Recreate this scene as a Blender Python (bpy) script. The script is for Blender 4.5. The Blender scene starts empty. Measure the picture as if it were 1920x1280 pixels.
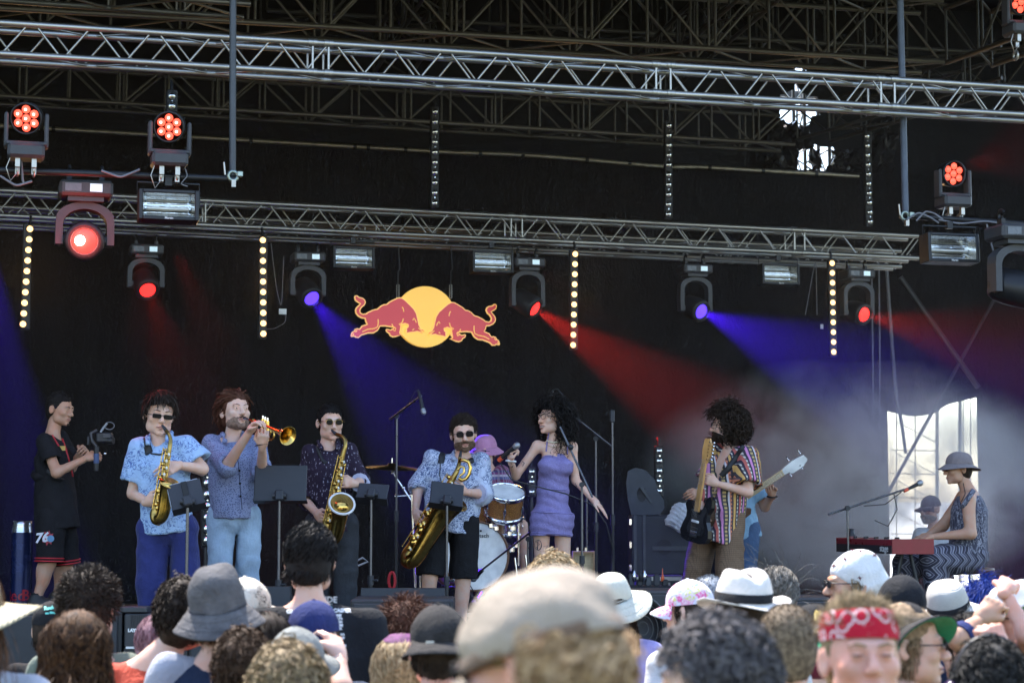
import bpy, math, random
import numpy as np
from mathutils import Vector, Matrix, Euler
from mathutils.geometry import tessellate_polygon
rng = np.random.default_rng(7)
random.seed(7)
SC = bpy.context.scene
COL = SC.collection
R = math.radians
# ------------------------------------------------------------------ camera
CAM_Z = 1.75
FPX = 3660.0            # focal length in photo pixels (photo 1920 wide)
PITCH = math.atan(323 / FPX)
cam_d = bpy.data.cameras.new('camera'); cam = bpy.data.objects.new('camera', cam_d); COL.objects.link(cam)
cam.location = (0, 0, CAM_Z); cam.rotation_euler = (math.pi / 2 + PITCH, 0, 0)
cam_d.sensor_width = 36; cam_d.lens = 36 * FPX / 1920; cam_d.clip_end = 900; cam_d.clip_start = .05
cam_d.dof.use_dof = True; cam_d.dof.focus_distance = 14.2; cam_d.dof.aperture_fstop = 4.2
SC.camera = cam
# ------------------------------------------------------------------ sky + sun (sun stands high behind the stage, a little to the left)
SUN_EL, SUN_AZ = 58, -25
world = bpy.data.worlds.new("World"); SC.world = world; world.use_nodes = True
wn = world.node_tree; wn.nodes.clear()
wo = wn.nodes.new('ShaderNodeOutputWorld'); wb = wn.nodes.new('ShaderNodeBackground'); ws = wn.nodes.new('ShaderNodeTexSky')
ws.sky_type = 'NISHITA'; ws.sun_disc = False; ws.sun_elevation = R(SUN_EL); ws.sun_rotation = R(SUN_AZ)
ws.dust_density = 1.2; ws.ozone_density = .5; ws.air_density = 1.0
wb.inputs['Strength'].default_value = .13
wn.links.new(ws.outputs[0], wb.inputs[0]); wn.links.new(wb.outputs[0], wo.inputs[0])
sun_d = bpy.data.lights.new('sun', 'SUN'); sun = bpy.data.objects.new('sun', sun_d); COL.objects.link(sun)
sun_d.energy = 2.6; sun_d.angle = R(.53); sun_d.color = (1, .95, .88)
_sd = Vector((math.sin(R(SUN_AZ)) * math.cos(R(SUN_EL)), math.cos(R(SUN_AZ)) * math.cos(R(SUN_EL)), math.sin(R(SUN_EL))))
sun.rotation_euler = _sd.to_track_quat('Z', 'Y').to_euler(); sun.location = _sd * 40
SC.view_settings.view_transform = 'Standard'; SC.view_settings.look = 'None'
SC.view_settings.exposure = 2.38; SC.view_settings.gamma = 1; SC.view_settings.use_curve_mapping = False
SC.render.engine = 'CYCLES'
cy = SC.cycles
cy.use_denoising = True; cy.max_bounces = 6; cy.diffuse_bounces = 3; cy.glossy_bounces = 3; cy.transmission_bounces = 4
cy.volume_bounces = 2; cy.transparent_max_bounces = 12; cy.sample_clamp_indirect = 4; cy.sample_clamp_direct = 0
cy.caustics_reflective = False; cy.caustics_refractive = False
cy.volume_step_rate = 3; cy.volume_max_steps = 64
# ------------------------------------------------------------------ pixel <-> place
STAGE_Z = .78
TH = math.atan(.273)                      # the stage is turned: its right end lies farther off
EX = Vector((math.cos(TH), math.sin(TH), 0)); EY = Vector((-math.sin(TH), math.cos(TH), 0)); EZ = Vector((0, 0, 1))
STAGE_R = Matrix((EX, EY, EZ)).transposed()
def ray(px, py):
    a, b = (px - 960) / FPX, (640 - py) / FPX
    c, s = math.cos(PITCH), math.sin(PITCH)
    return Vector((a, c - b * s, s + b * c))
def P(px, py, y):                         # the point seen at a photo pixel, y metres ahead
    v = ray(px, py); return Vector((0, 0, CAM_Z)) + v * (y / v.y)
def PS(px, py, s):                        # the point seen at a photo pixel on the stage plane s (parallel to the trusses)
    v = ray(px, py); return Vector((0, 0, CAM_Z)) + v * (s / v.dot(EY))
def ST(x, y, z):                          # stage frame -> world
    return EX * x + EY * y + EZ * z
# ------------------------------------------------------------------ objects and their ids
def tag(o, label=None, cat=None, group=None, kind=None):
    for k, v in (('label', label), ('category', cat), ('group', group), ('kind', kind)):
        if v: o[k] = v
    return o
def thing(name, label, cat, loc=(0, 0, 0), group=None, rot=None):
    o = bpy.data.objects.new(name, None); COL.objects.link(o); o.location = loc; o.empty_display_size = .1
    if rot is not None: o.rotation_euler = rot
    return tag(o, label, cat, group)
def copy_tree(o, parent=None):
    c = o.copy(); COL.objects.link(c)
    if parent is not None: c.parent = parent
    for ch in list(o.children): copy_tree(ch, c)
    return c
# ------------------------------------------------------------------ mesh collector
def basis(d):
    d = Vector(d).normalized(); a = Vector((0, 0, 1)) if abs(d.z) < .9 else Vector((1, 0, 0))
    u = d.cross(a).normalized(); return u, d.cross(u).normalized(), d
class MB:
    def __init__(s): s.V = []; s.F = []; s.n = 0
    def add(s, V, F, mi=0, sm=True):
        V = np.asarray(V, float).reshape(-1, 3)
        if len(F): s.F.append((np.asarray(F, int) + s.n, mi, sm))
        s.V.append(V); s.n += len(V); return s
    def faces(s, V, FL, mi=0, sm=False):
        V = np.asarray(V, float); base = s.n; s.V.append(V.reshape(-1, 3)); s.n += len(V)
        q = [f for f in FL if len(f) == 4]; t = [f for f in FL if len(f) == 3]
        if q: s.F.append((np.asarray(q, int) + base, mi, sm))
        if t: s.F.append((np.asarray(t, int) + base, mi, sm))
        return s
    def box(s, c, size, rot=None, ch=0, mi=0):
        hx, hy, hz = [a / 2 for a in size]; c = np.array(c, float)
        M = np.array(rot.to_3x3()) if rot is not None else np.eye(3)
        if ch <= 0:
            V = np.array([(x, y, z) for x in (-hx, hx) for y in (-hy, hy) for z in (-hz, hz)])
            F = [(0, 1, 3, 2), (4, 6, 7, 5), (0, 4, 5, 1), (2, 3, 7, 6), (0, 2, 6, 4), (1, 5, 7, 3)]
            return s.faces(V @ M.T + c, F, mi)
        V = []; ix = {}
        for a in (-1, 1):
            for b in (-1, 1):
                for e in (-1, 1):
                    for k in range(3):
                        p = [a * hx, b * hy, e * hz]
                        for m in range(3):
                            if m != k: p[m] -= (a, b, e)[m] * ch
                        ix[(a, b, e, k)] = len(V); V.append(p)
        F = []
        for k in range(3):
            o = [m for m in range(3) if m != k]
            for sg in (-1, 1):
                f = []
                for (p, q) in ((-1, -1), (1, -1), (1, 1), (-1, 1)):
                    t = [0, 0, 0]; t[k] = sg; t[o[0]] = p; t[o[1]] = q; f.append(ix[(*t, k)])
                F.append(f if (sg > 0) != (k == 1) else f[::-1])
            for p in (-1, 1):
                for q in (-1, 1):
                    t0 = [0, 0, 0]; t1 = [0, 0, 0]; t0[k] = -1; t1[k] = 1
                    for t in (t0, t1): t[o[0]] = p; t[o[1]] = q
                    F.append([ix[(*t0, o[0])], ix[(*t1, o[0])], ix[(*t1, o[1])], ix[(*t0, o[1])]])
        for a in (-1, 1):
            for b in (-1, 1):
                for e in (-1, 1): F.append([ix[(a, b, e, 0)], ix[(a, b, e, 1)], ix[(a, b, e, 2)]])
        return s.faces(np.array(V) @ M.T + c, F, mi)
    def tube(s, path, r, n=8, caps=True, mi=0, sm=True, closed=False, flat=1.0, side=None):
        p = np.array([tuple(q) for q in path], float); k = len(p)
        r = np.full(k, r, float) if np.isscalar(r) else np.array(r, float)
        t = np.gradient(p, axis=0) if not closed else (np.roll(p, -1, 0) - np.roll(p, 1, 0))
        t /= np.linalg.norm(t, axis=1)[:, None] + 1e-12
        u = np.array(tuple(basis(t[0])[0])) if side is None else np.array(side, float)
        rings = []; a = np.arange(n) * 2 * math.pi / n
        for i in range(k):
            u = u - t[i] * (u @ t[i]); u /= np.linalg.norm(u) + 1e-12; v = np.cross(t[i], u)
            rings.append(p[i] + r[i] * (np.cos(a)[:, None] * u + flat * np.sin(a)[:, None] * v))
        V = np.concatenate(rings); i = np.arange(n); j = (i + 1) % n; F = []
        for m in range(k if closed else k - 1):
            b0, b1 = m * n, ((m + 1) % k) * n
            F.append(np.stack([b0 + i, b0 + j, b1 + j, b1 + i], 1))
        s.add(V, np.concatenate(F), mi, sm)
        if caps and not closed:
            for ring, pt, fl in ((rings[0], p[0], True), (rings[-1], p[-1], False)):
                V2 = np.vstack([ring, pt]); F2 = np.stack([i, j, np.full(n, n)], 1)
                s.add(V2, F2[:, ::-1] if fl else F2, mi, False)
        return s
    def cyl(s, a, b, r, r2=None, n=10, mi=0, caps=True): return s.tube([a, b], [r, r if r2 is None else r2], n, caps, mi)
    def lathe(s, prof, c=(0, 0, 0), axis=(0, 0, 1), n=20, mi=0, sm=True, sx=1, sy=1, u=None):
        U, W, D = basis(axis)
        if u is not None: U = (Vector(u) - D * Vector(u).dot(D)).normalized(); W = D.cross(U)
        U, W, D = [np.array(tuple(q)) for q in (U, W, D)]; c = np.array(tuple(c), float)
        a = np.arange(n) * 2 * math.pi / n
        V = np.concatenate([c + D * z + max(r, 1e-5) * (np.cos(a)[:, None] * U * sx + np.sin(a)[:, None] * W * sy) for r, z in prof])
        i = np.arange(n); j = (i + 1) % n
        F = [np.stack([m * n + i, m * n + j, (m + 1) * n + j, (m + 1) * n + i], 1) for m in range(len(prof) - 1)]
        return s.add(V, np.concatenate(F), mi, sm)
    def ball(s, c, r, n=12, mi=0):
        r = (r, r, r) if np.isscalar(r) else r; m = max(4, n // 2)
        pr = [(math.sin(math.pi * k / m), -math.cos(math.pi * k / m)) for k in range(m + 1)]
        t = MB(); t.lathe(pr, n=n); s.add(np.concatenate(t.V) * np.array(r) + np.array(tuple(c)), t.F[0][0], mi, True); return s
    def disc(s, c, nrm, r, th=.004, n=14, mi=0):
        d = Vector(nrm).normalized(); c = Vector(c); return s.cyl(c - d * th / 2, c + d * th / 2, r, n=n, mi=mi)
    def prism(s, poly, o, U, W, th, mi=0, holes=(), sm=False):   # outline in the U,W plane, given real thickness
        U, W, o = Vector(U), Vector(W), Vector(o); N = U.cross(W).normalized() * th
        loops = [list(poly)] + [list(h) for h in holes]
        flat = [p for l in loops for p in l]
        tri = tessellate_polygon([[Vector((x, y, 0)) for x, y in l] for l in loops])
        top = [o + U * x + W * y + N * .5 for x, y in flat]; bot = [q - N for q in top]; k = len(flat)
        V = [tuple(q) for q in top + bot]; F = []
        for t in tri:
            a, b, c = [flat[q] for q in t]
            cw = (b[0] - a[0]) * (c[1] - a[1]) - (b[1] - a[1]) * (c[0] - a[0]) > 0
            t = tuple(t) if cw else tuple(t)[::-1]
            F.append(t); F.append(tuple(q + k for q in t[::-1]))
        st = 0
        for l in loops:
            m = len(l)
            for q in range(m): F.append((st + q, st + (q + 1) % m, st + (q + 1) % m + k, st + q + k))
            st += m
        return s.faces(V, F, mi, sm)
    def join(s, o, M=None):
        base = s.n
        for V in o.V:
            if M is not None:
                A = np.array(M); V = V @ A[:3, :3].T + A[:3, 3]
            s.V.append(V); s.n += len(V)
        for F, mi, sm in o.F: s.F.append((F + base, mi, sm))
        return s
    def mesh(s, name, mats):
        me = bpy.data.meshes.new(name); V = np.concatenate(s.V) if s.V else np.zeros((0, 3))
        me.vertices.add(len(V)); me.vertices.foreach_set('co', V.astype(np.float32).ravel())
        loops = []; start = []; mi = []; sm = []; pos = 0
        for F, m, smooth in s.F:
            k = F.shape[1]; loops.append(F.ravel()); start.append(pos + np.arange(len(F)) * k); pos += F.size
            mi.append(np.full(len(F), m)); sm.append(np.full(len(F), smooth))
        if loops:
            loops = np.concatenate(loops); start = np.concatenate(start)
            me.loops.add(len(loops)); me.loops.foreach_set('vertex_index', loops.astype(np.int32))
            me.polygons.add(len(start)); me.polygons.foreach_set('loop_start', start.astype(np.int32))
            me.polygons.foreach_set('material_index', np.concatenate(mi).astype(np.int32))
            me.polygons.foreach_set('use_smooth', np.concatenate(sm))
        for m in (mats if isinstance(mats, (list, tuple)) else [mats]): me.materials.append(m)
        me.update(calc_edges=True); me.validate(); return me
    def build(s, name, mats, parent=None, label=None, loc=None):
        o = bpy.data.objects.new(name, s.mesh(name, mats)); COL.objects.link(o)
        if parent is not None: o.parent = parent
        if loc is not None: o.location = loc
        if label: o['label'] = label
        return o
def shared(name, me, parent, mat4=None):
    o = bpy.data.objects.new(name, me); COL.objects.link(o); o.parent = parent
    if mat4 is not None: o.matrix_local = mat4
    return o
def frame(o, x, y, z): 
    M = Matrix((Vector(x), Vector(y), Vector(z))).transposed().to_4x4(); M.translation = Vector(o); return M
def text_mb(txt, size, origin, U, W, depth=.002, align='CENTER', bold=0):
    cu = bpy.data.curves.new('t', 'FONT'); cu.body = txt; cu.size = size; cu.align_x = align; cu.align_y = 'CENTER'
    cu.extrude = depth; cu.offset = bold; cu.resolution_u = 2
    ob = bpy.data.objects.new('t', cu); COL.objects.link(ob)
    dg = bpy.context.evaluated_depsgraph_get(); me = bpy.data.meshes.new_from_object(ob.evaluated_get(dg))
    V = np.array([v.co[:] for v in me.vertices]); U, W, o = Vector(U).normalized(), Vector(W).normalized(), Vector(origin)
    A = np.array([tuple(U), tuple(W), tuple(U.cross(W))])
    mb = MB()
    if len(V): mb.faces(V @ A + np.array(tuple(o)), [tuple(t) for p in me.polygons for t in ([tuple(p.vertices)] if len(p.vertices) < 5 else [(p.vertices[0], p.vertices[i], p.vertices[i + 1]) for i in range(1, len(p.vertices) - 1)])])
    bpy.data.objects.remove(ob); bpy.data.curves.remove(cu); bpy.data.meshes.remove(me); return mb
# ------------------------------------------------------------------ materials
MATS = {}
class NT:
    def __init__(s, name):
        s.m = bpy.data.materials.new(name); s.m.use_nodes = True; s.t = s.m.node_tree; s.b = s.t.nodes['Principled BSDF']
        s.tc = s.n('ShaderNodeTexCoord').outputs['Object']
    def n(s, ty, **kw):
        q = s.t.nodes.new(ty)
        for k, v in kw.items():
            if hasattr(q, k): setattr(q, k, v)
        return q
    def put(s, sock, v):
        if hasattr(v, 'is_output') or isinstance(v, bpy.types.NodeSocket): s.t.links.new(v, sock)
        else: sock.default_value = v
    def math(s, op, a, b=0., c=None):
        q = s.n('ShaderNodeMath', operation=op); s.put(q.inputs[0], a); s.put(q.inputs[1], b)
        if c is not None: s.put(q.inputs[2], c)
        return q.outputs[0]
    def sep(s): q = s.n('ShaderNodeSeparateXYZ'); s.put(q.inputs[0], s.tc); return q.outputs
    def scaled(s, v): q = s.n('ShaderNodeMapping'); s.put(q.inputs[0], s.tc); q.inputs['Scale'].default_value = v; return q.outputs[0]
    def noise(s, sc, det=3, vec=None, rough=.5, dist=0):
        q = s.n('ShaderNodeTexNoise'); s.put(q.inputs['Vector'], vec if vec is not None else s.tc)
        q.inputs['Scale'].default_value = sc; q.inputs['Detail'].default_value = det; q.inputs['Roughness'].default_value = rough; q.inputs['Distortion'].default_value = dist
        return q.outputs['Fac']
    def voro(s, sc, feat='F1', vec=None, out='Distance', rnd=1):
        q = s.n('ShaderNodeTexVoronoi', feature=feat); s.put(q.inputs['Vector'], vec if vec is not None else s.tc)
        q.inputs['Scale'].default_value = sc; q.inputs['Randomness'].default_value = rnd; return q.outputs[out]
    def step(s, v, a, b):
        q = s.n('ShaderNodeMapRange'); s.put(q.inputs[0], v); q.inputs[1].default_value = a; q.inputs[2].default_value = b; return q.outputs[0]
    def mix(s, f, a, b):
        q = s.n('ShaderNodeMix', data_type='RGBA'); s.put(q.inputs[0], f)
        for k, v in ((6, a), (7, b)): s.put(q.inputs[k], (*v, 1) if isinstance(v, tuple) and len(v) == 3 else v)
        return q.outputs[2]
    def ramp(s, f, cols, const=True):
        q = s.n('ShaderNodeValToRGB'); s.put(q.inputs[0], f); e = q.color_ramp.elements
        if const: q.color_ramp.interpolation = 'CONSTANT'
        while len(e) > 1: e.remove(e[0])
        for k, (p, c) in enumerate(cols):
            el = e[0] if k == 0 else e.new(p)
            el.position = p; el.color = (*c, 1)
        return q.outputs[0]
    def bump(s, h, st=.2, d=.005):
        q = s.n('ShaderNodeBump'); q.inputs['Strength'].default_value = st; q.inputs['Distance'].default_value = d; s.put(q.inputs['Height'], h)
        s.t.links.new(q.outputs[0], s.b.inputs['Normal'])
    def done(s, col, rough=.7, metal=0, spec=.5):
        s.put(s.b.inputs['Base Color'], (*col, 1) if isinstance(col, tuple) else col)
        s.put(s.b.inputs['Roughness'], rough); s.put(s.b.inputs['Metallic'], metal); s.b.inputs['Specular IOR Level'].default_value = spec
        return s.m
def mat(name, col, rough=.6, metal=0, var=.18, vs=9, bump=.12, bs=160, bd=.003, spec=.4, rv=.12):
    if name in MATS: return MATS[name]
    q = NT(name); f = q.noise(vs, 4)
    dark = tuple(c * (1 - var) for c in col); lite = tuple(min(1, c * (1 + var)) for c in col)
    c = q.mix(q.step(f, .3, .7), dark, lite)
    if bump: q.bump(q.noise(bs, 2), bump, bd)
    MATS[name] = q.done(c, q.math('ADD', q.math('MULTIPLY', f, rv * 2), rough - rv), metal, spec); return MATS[name]
def emit(name, col, st):
    if name in MATS: return MATS[name]
    q = NT(name); q.b.inputs['Emission Color'].default_value = (*col, 1); q.b.inputs['Emission Strength'].default_value = st
    MATS[name] = q.done(tuple(min(.8, c) for c in col), .3); return MATS[name]
def cloth(name, col, var=.12, weave=900, fold=0.25, rough=.9):
    if name in MATS: return MATS[name]
    q = NT(name); f = q.noise(14, 3); w = q.noise(weave, 1)
    c = q.mix(q.step(f, .25, .75), tuple(a * (1 - var) for a in col), tuple(min(1, a * (1 + var)) for a in col))
    c = q.mix(q.math('MULTIPLY', w, .25), c, tuple(a * .6 for a in col))
    q.bump(q.math('ADD', q.noise(17, 4, vec=q.scaled((1, 1, .5)), dist=1.0), q.math('MULTIPLY', q.noise(60, 3, dist=.8), .4)), fold * 2, .018)
    q.b.inputs['Sheen Weight'].default_value = .12 if max(col) > .05 else 0
    MATS[name] = q.done(c, rough, 0, .2); return MATS[name]
BLACK = mat('black plastic', (.022, .022, .025), .5)
BLKMET = mat('black metal', (.02, .02, .022), .42, .3)
ALU = mat('aluminium tube', (.36, .345, .32), .36, .9, .2, 14, .08)
CHROME = mat('chrome', (.8, .8, .82), .12, 1, .05, 9, 0)
STEEL = mat('worn steel', (.4, .36, .28), .42, .85, .25, 12, .1)
BRASS = mat('lacquered brass', (.62, .40, .11), .2, 1, .25, 30, .04)
BRASSD = mat('aged brass', (.30, .20, .06), .33, 1, .35, 24, .05)
RUBBER = mat('rubber', (.015, .015, .016), .8)
# ------------------------------------------------------------------ smooth solids (bodies, clothes, heads, hands) grown from a distance field
def V3(*a): return np.array(a if len(a) == 3 else tuple(a[0]), float)
def nrm(v): v = np.asarray(v, float); return v / (np.linalg.norm(v) + 1e-12)
def rcone(a, b, ra, rb=None, k=.03, op='u', end=None):      # round cone; end = cut flat at parameter t
    a, b = V3(a), V3(b); rb = ra if rb is None else rb; ba = b - a; l2 = ba @ ba + 1e-12; m = max(ra, rb)
    def fn(X, Y, Z):
        t = ((X - a[0]) * ba[0] + (Y - a[1]) * ba[1] + (Z - a[2]) * ba[2]) / l2; tc = np.clip(t, 0, 1)
        d = np.sqrt((X - a[0] - tc * ba[0]) ** 2 + (Y - a[1] - tc * ba[1]) ** 2 + (Z - a[2] - tc * ba[2]) ** 2) - (ra + (rb - ra) * tc)
        return d if end is None else np.maximum(d, (t - end) * math.sqrt(l2))
    return (op, fn, np.minimum(a, b) - m, np.maximum(a, b) + m, k)
def ell(c, r, Rm=None, k=.03, op='u'):
    c = V3(c); r = V3(r); Rm = np.eye(3) if Rm is None else Rm; m = np.abs(Rm) @ r
    def fn(X, Y, Z):
        q = [(X - c[0]) * Rm[0, i] + (Y - c[1]) * Rm[1, i] + (Z - c[2]) * Rm[2, i] for i in range(3)]
        k0 = np.sqrt(sum((q[i] / r[i]) ** 2 for i in range(3))); k1 = np.sqrt(sum((q[i] / r[i] ** 2) ** 2 for i in range(3))) + 1e-9
        return k0 * (k0 - 1) / k1
    return (op, fn, c - m, c + m, k)
def etube(c0, c1, r0, r1, Rm, k=.03, op='u'):               # elliptical tube, flat ends
    c0, c1 = V3(c0), V3(c1); ax = c1 - c0; L = np.linalg.norm(ax); ax = ax / L; m = max(*r0, *r1)
    def fn(X, Y, Z):
        t = ((X - c0[0]) * ax[0] + (Y - c0[1]) * ax[1] + (Z - c0[2]) * ax[2]); tc = np.clip(t / L, 0, 1)
        qx = sum((p - c0[i] - ax[i] * t) * Rm[i, 0] for i, p in enumerate((X, Y, Z))); qy = sum((p - c0[i] - ax[i] * t) * Rm[i, 1] for i, p in enumerate((X, Y, Z)))
        rx = r0[0] + (r1[0] - r0[0]) * tc; ry = r0[1] + (r1[1] - r0[1]) * tc
        return np.maximum((np.sqrt((qx / rx) ** 2 + (qy / ry) ** 2) - 1) * np.minimum(rx, ry), np.maximum(-t, t - L))
    return (op, fn, np.minimum(c0, c1) - m, np.maximum(c0, c1) + m, k)
def half(o, n, op='i'):                                     # keep the side n points away from
    o, n = V3(o), nrm(n); return (op, lambda X, Y, Z: (X - o[0]) * n[0] + (Y - o[1]) * n[1] + (Z - o[2]) * n[2], None, None, .004)
def smin(a, b, k):
    h = np.maximum(k - np.abs(a - b), 0) / k; return np.minimum(a, b) - h * h * k * .25
_NZ = [(nrm(rng.normal(size=3)), rng.uniform(.7, 1.6), rng.uniform(0, 6.28)) for _ in range(9)]
def wob(X, Y, Z, fr, seed=0, st=(1, 1, 1)):
    s = 0
    for i in range(5):
        d, f, ph = _NZ[(i + seed) % 9]; s = s + np.sin(fr * f * (X * d[0] * st[0] + Y * d[1] * st[1] + Z * d[2] * st[2]) + ph + seed * 1.7 + 1.3 * np.sin(fr * .6 * (X * d[1] + Y * d[2] - Z * d[0]) + seed))
    return s / 5
def grow_solid(prims, h, post=None, pad=.02):
    lo = np.min([p[2] for p in prims if p[0] == 'u'], 0) - pad - 2 * h; hi = np.max([p[3] for p in prims if p[0] == 'u'], 0) + pad + 2 * h
    n = np.ceil((hi - lo) / h).astype(int) + 1; ax = [lo[i] + np.arange(n[i]) * h for i in range(3)]
    f = np.full(n, 10., np.float32)
    for op, fn, a, b, k in prims:
        if a is None: sl = (slice(None),) * 3
        else:
            m = k + 3 * h; sl = []
            for i in range(3):
                s0 = max(0, int((a[i] - m - lo[i]) / h)); s1 = min(n[i], int((b[i] + m - lo[i]) / h) + 2); sl.append(slice(s0, max(s0, s1)))
            sl = tuple(sl)
        X, Y, Z = ax[0][sl[0]][:, None, None], ax[1][sl[1]][None, :, None], ax[2][sl[2]][None, None, :]
        if X.size == 0 or Y.size == 0 or Z.size == 0: continue
        d = fn(X, Y, Z); g = f[sl]
        if op == 'u': f[sl] = smin(g, d, k)
        elif op == 's': f[sl] = -smin(-g, d, k)
        else: f[sl] = np.maximum(g, d)
    if post is not None: f += post(ax[0][:, None, None], ax[1][None, :, None], ax[2][None, None, :])
    return nets(f, lo, h)
def nets(f, lo, h):
    s = f < 0; c = np.zeros(np.array(f.shape) - 1, np.int8)
    for i in (0, 1):
        for j in (0, 1):
            for k in (0, 1): c += s[i:f.shape[0] - 1 + i, j:f.shape[1] - 1 + j, k:f.shape[2] - 1 + k]
    cell = (c > 0) & (c < 8); idx = np.full(c.shape, -1); I = np.argwhere(cell); n = len(I); idx[cell] = np.arange(n)
    acc = np.zeros((n, 3)); cnt = np.zeros(n)
    for ax in range(3):
        o = [m for m in range(3) if m != ax]
        for u in (0, 1):
            for w in (0, 1):
                a = np.zeros(3, int); a[o[0]] = u; a[o[1]] = w; b = a.copy(); b[ax] = 1
                fa = f[tuple((I + a).T)]; fb = f[tuple((I + b).T)]; m = (fa < 0) != (fb < 0)
                t = fa[m] / (fa[m] - fb[m]); p = np.tile(a.astype(float), (m.sum(), 1)); p[:, ax] = t
                acc[m] += p; cnt[m] += 1
    V = (acc / np.maximum(cnt, 1)[:, None] + I) * h + lo; Fs = []
    for ax in range(3):
        o = [(ax + 1) % 3, (ax + 2) % 3]
        s0 = np.take(s, range(0, f.shape[ax] - 1), ax); s1 = np.take(s, range(1, f.shape[ax]), ax)
        E = np.argwhere(s0 != s1); E = E[(E[:, o[0]] > 0) & (E[:, o[1]] > 0) & (E[:, o[0]] < f.shape[o[0]] - 1) & (E[:, o[1]] < f.shape[o[1]] - 1)]
        q = []
        for du, dw in ((1, 1), (0, 1), (0, 0), (1, 0)):
            g = E.copy(); g[:, o[0]] -= du; g[:, o[1]] -= dw; q.append(idx[tuple(g.T)])
        q = np.stack(q, 1); fl = s0[tuple(E.T)]; q[~fl] = q[~fl][:, ::-1]; Fs.append(q)
    return V, np.concatenate(Fs)
def relax(V, F, it=1):
    for _ in range(it):
        acc = np.zeros_like(V); cnt = np.zeros(len(V))
        for k in range(4):
            a, b = F[:, k], F[:, (k + 1) % 4]
            np.add.at(acc, a, V[b]); np.add.at(cnt, a, 1)
        V = V * .5 + .5 * acc / np.maximum(cnt, 1)[:, None]
    return V
def solid(prims, h, post=None, it=1, mb=None):
    V, F = grow_solid(prims, h, post); mb = mb or MB(); mb.add(relax(V, F, it), F); return mb
# ------------------------------------------------------------------ heads (face towards -Y, origin at eye level in the middle of the skull)
SK_C, SK_R = V3(0, .012, .03), V3(.075, .094, .088)
def head_prims(smile=0, e=0, fat=0):
    p = [ell(SK_C, SK_R + e), ell((0, -.03, -.035), (.059 + fat + e, .06 + e, .075 + e), k=.03), ell((0, -.035, -.077), (.047 + fat + e, .049 + e, .036 + e), k=.02),
         ell((0, -.077, -.104), (.02 + e, .015 + e, .014 + e), k=.02)]
    for s in (-1, 1):
        p += [ell((s * .043, -.062, -.026), (.022 + e, .022 + e, .02 + e), k=.02), ell((s * .05, -.02, -.07), (.018 + fat + e, .03 + e, .03 + e), k=.025)]
    p += [rcone((-.036, -.083, .017), (.036, -.083, .017), .0125 + e, k=.012)]
    if e: return p
    for s in (-1, 1): p += [ell((s * .031, -.106, -.001), (.0165, .0165, .0095), k=.012, op='s'), ell((s * .031, -.082, -.002), (.0135, .0125, .0125), k=.004)]
    p += [rcone((0, -.088, .006), (0, -.112, -.033), .0075, .0125, k=.012), ell((0.0115, -.101, -.037), (.0085, .01, .008), k=.008), ell((-.0115, -.101, -.037), (.0085, .01, .008), k=.008),
          ell((0, -.089, -.064), (.024 + smile * .01, .0105, .0065), k=.006), ell((0, -.088, -.077), (.02 + smile * .008, .0105, .0075), k=.006)]
    p += [ell((0, -.1, -.0705), (.021 + smile * .01, .012, .0013 + smile * .008), k=.004, op='s')]
    c, s_ = math.cos(.45), math.sin(.45)
    for s in (-1, 1):
        Rm = np.array([[c, s * s_, 0], [-s * s_, c, 0], [0, 0, 1.]])
        p += [ell((s * .079, .014, -.01), (.009, .02, .033), Rm, k=.006), ell((s * .087, .006, -.006), (.007, .01, .019), Rm, k=.004, op='s')]
    return p
HEADS = {}
def head_mesh(smile=0, fat=0, h=.0052):
    key = (smile, fat, h)
    if key not in HEADS:
        V, F = grow_solid(head_prims(smile, 0, fat), h); HEADS[key] = (relax(V, F, 1), F)
    return HEADS[key]
def hair_line(x, y, z, low=0):                # > 0 where hair grows
    return z - (.062 - .94 * (y + .085) - low * np.clip((y + .03) * 12, 0, 1)) - .25 * np.abs(x) * (y < -.03)
def cap_hair(t=.012, low=0, h=.0085, seed=0, amp=.004, fr=90):
    if HATZ[0] is not None: t = min(t, .006); amp = min(amp, .003)
    """the mass of the hair close to the skull"""
    p = [ell(SK_C + V3(0, .45, .3) * t, SK_R + t * .72), ell((0, .05, -.03), (.06 + t, .045 + t, .07), k=.04)]
    p.append(('i', lambda X, Y, Z: -hair_line(X, Y, Z, low) * .7 + .006 * np.sin(X * 170 + seed) * np.sin(X * 61 + 2) + 0 * Y, None, None, 0))
    return solid(p, h, lambda X, Y, Z: amp * wob(X, Y, Z, fr, seed))
HATZ = [None]
def scalp(n, low=0, seed=0, t=.004, minz=None):
    g = np.random.default_rng(seed + 100); D = g.normal(size=(n * 4, 3)); D /= np.linalg.norm(D, axis=1)[:, None]
    Pp = SK_C + D * (SK_R + t); k = hair_line(Pp[:, 0], Pp[:, 1], Pp[:, 2], low) > 0
    if minz is not None: k &= Pp[:, 2] > minz
    if HATZ[0] is not None: k &= Pp[:, 2] < HATZ[0] - .3 * (Pp[:, 1] - .012)
    Pp = Pp[k][:n]; N = (Pp - SK_C) / SK_R ** 2; N /= np.linalg.norm(N, axis=1)[:, None]; return Pp, N
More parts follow.
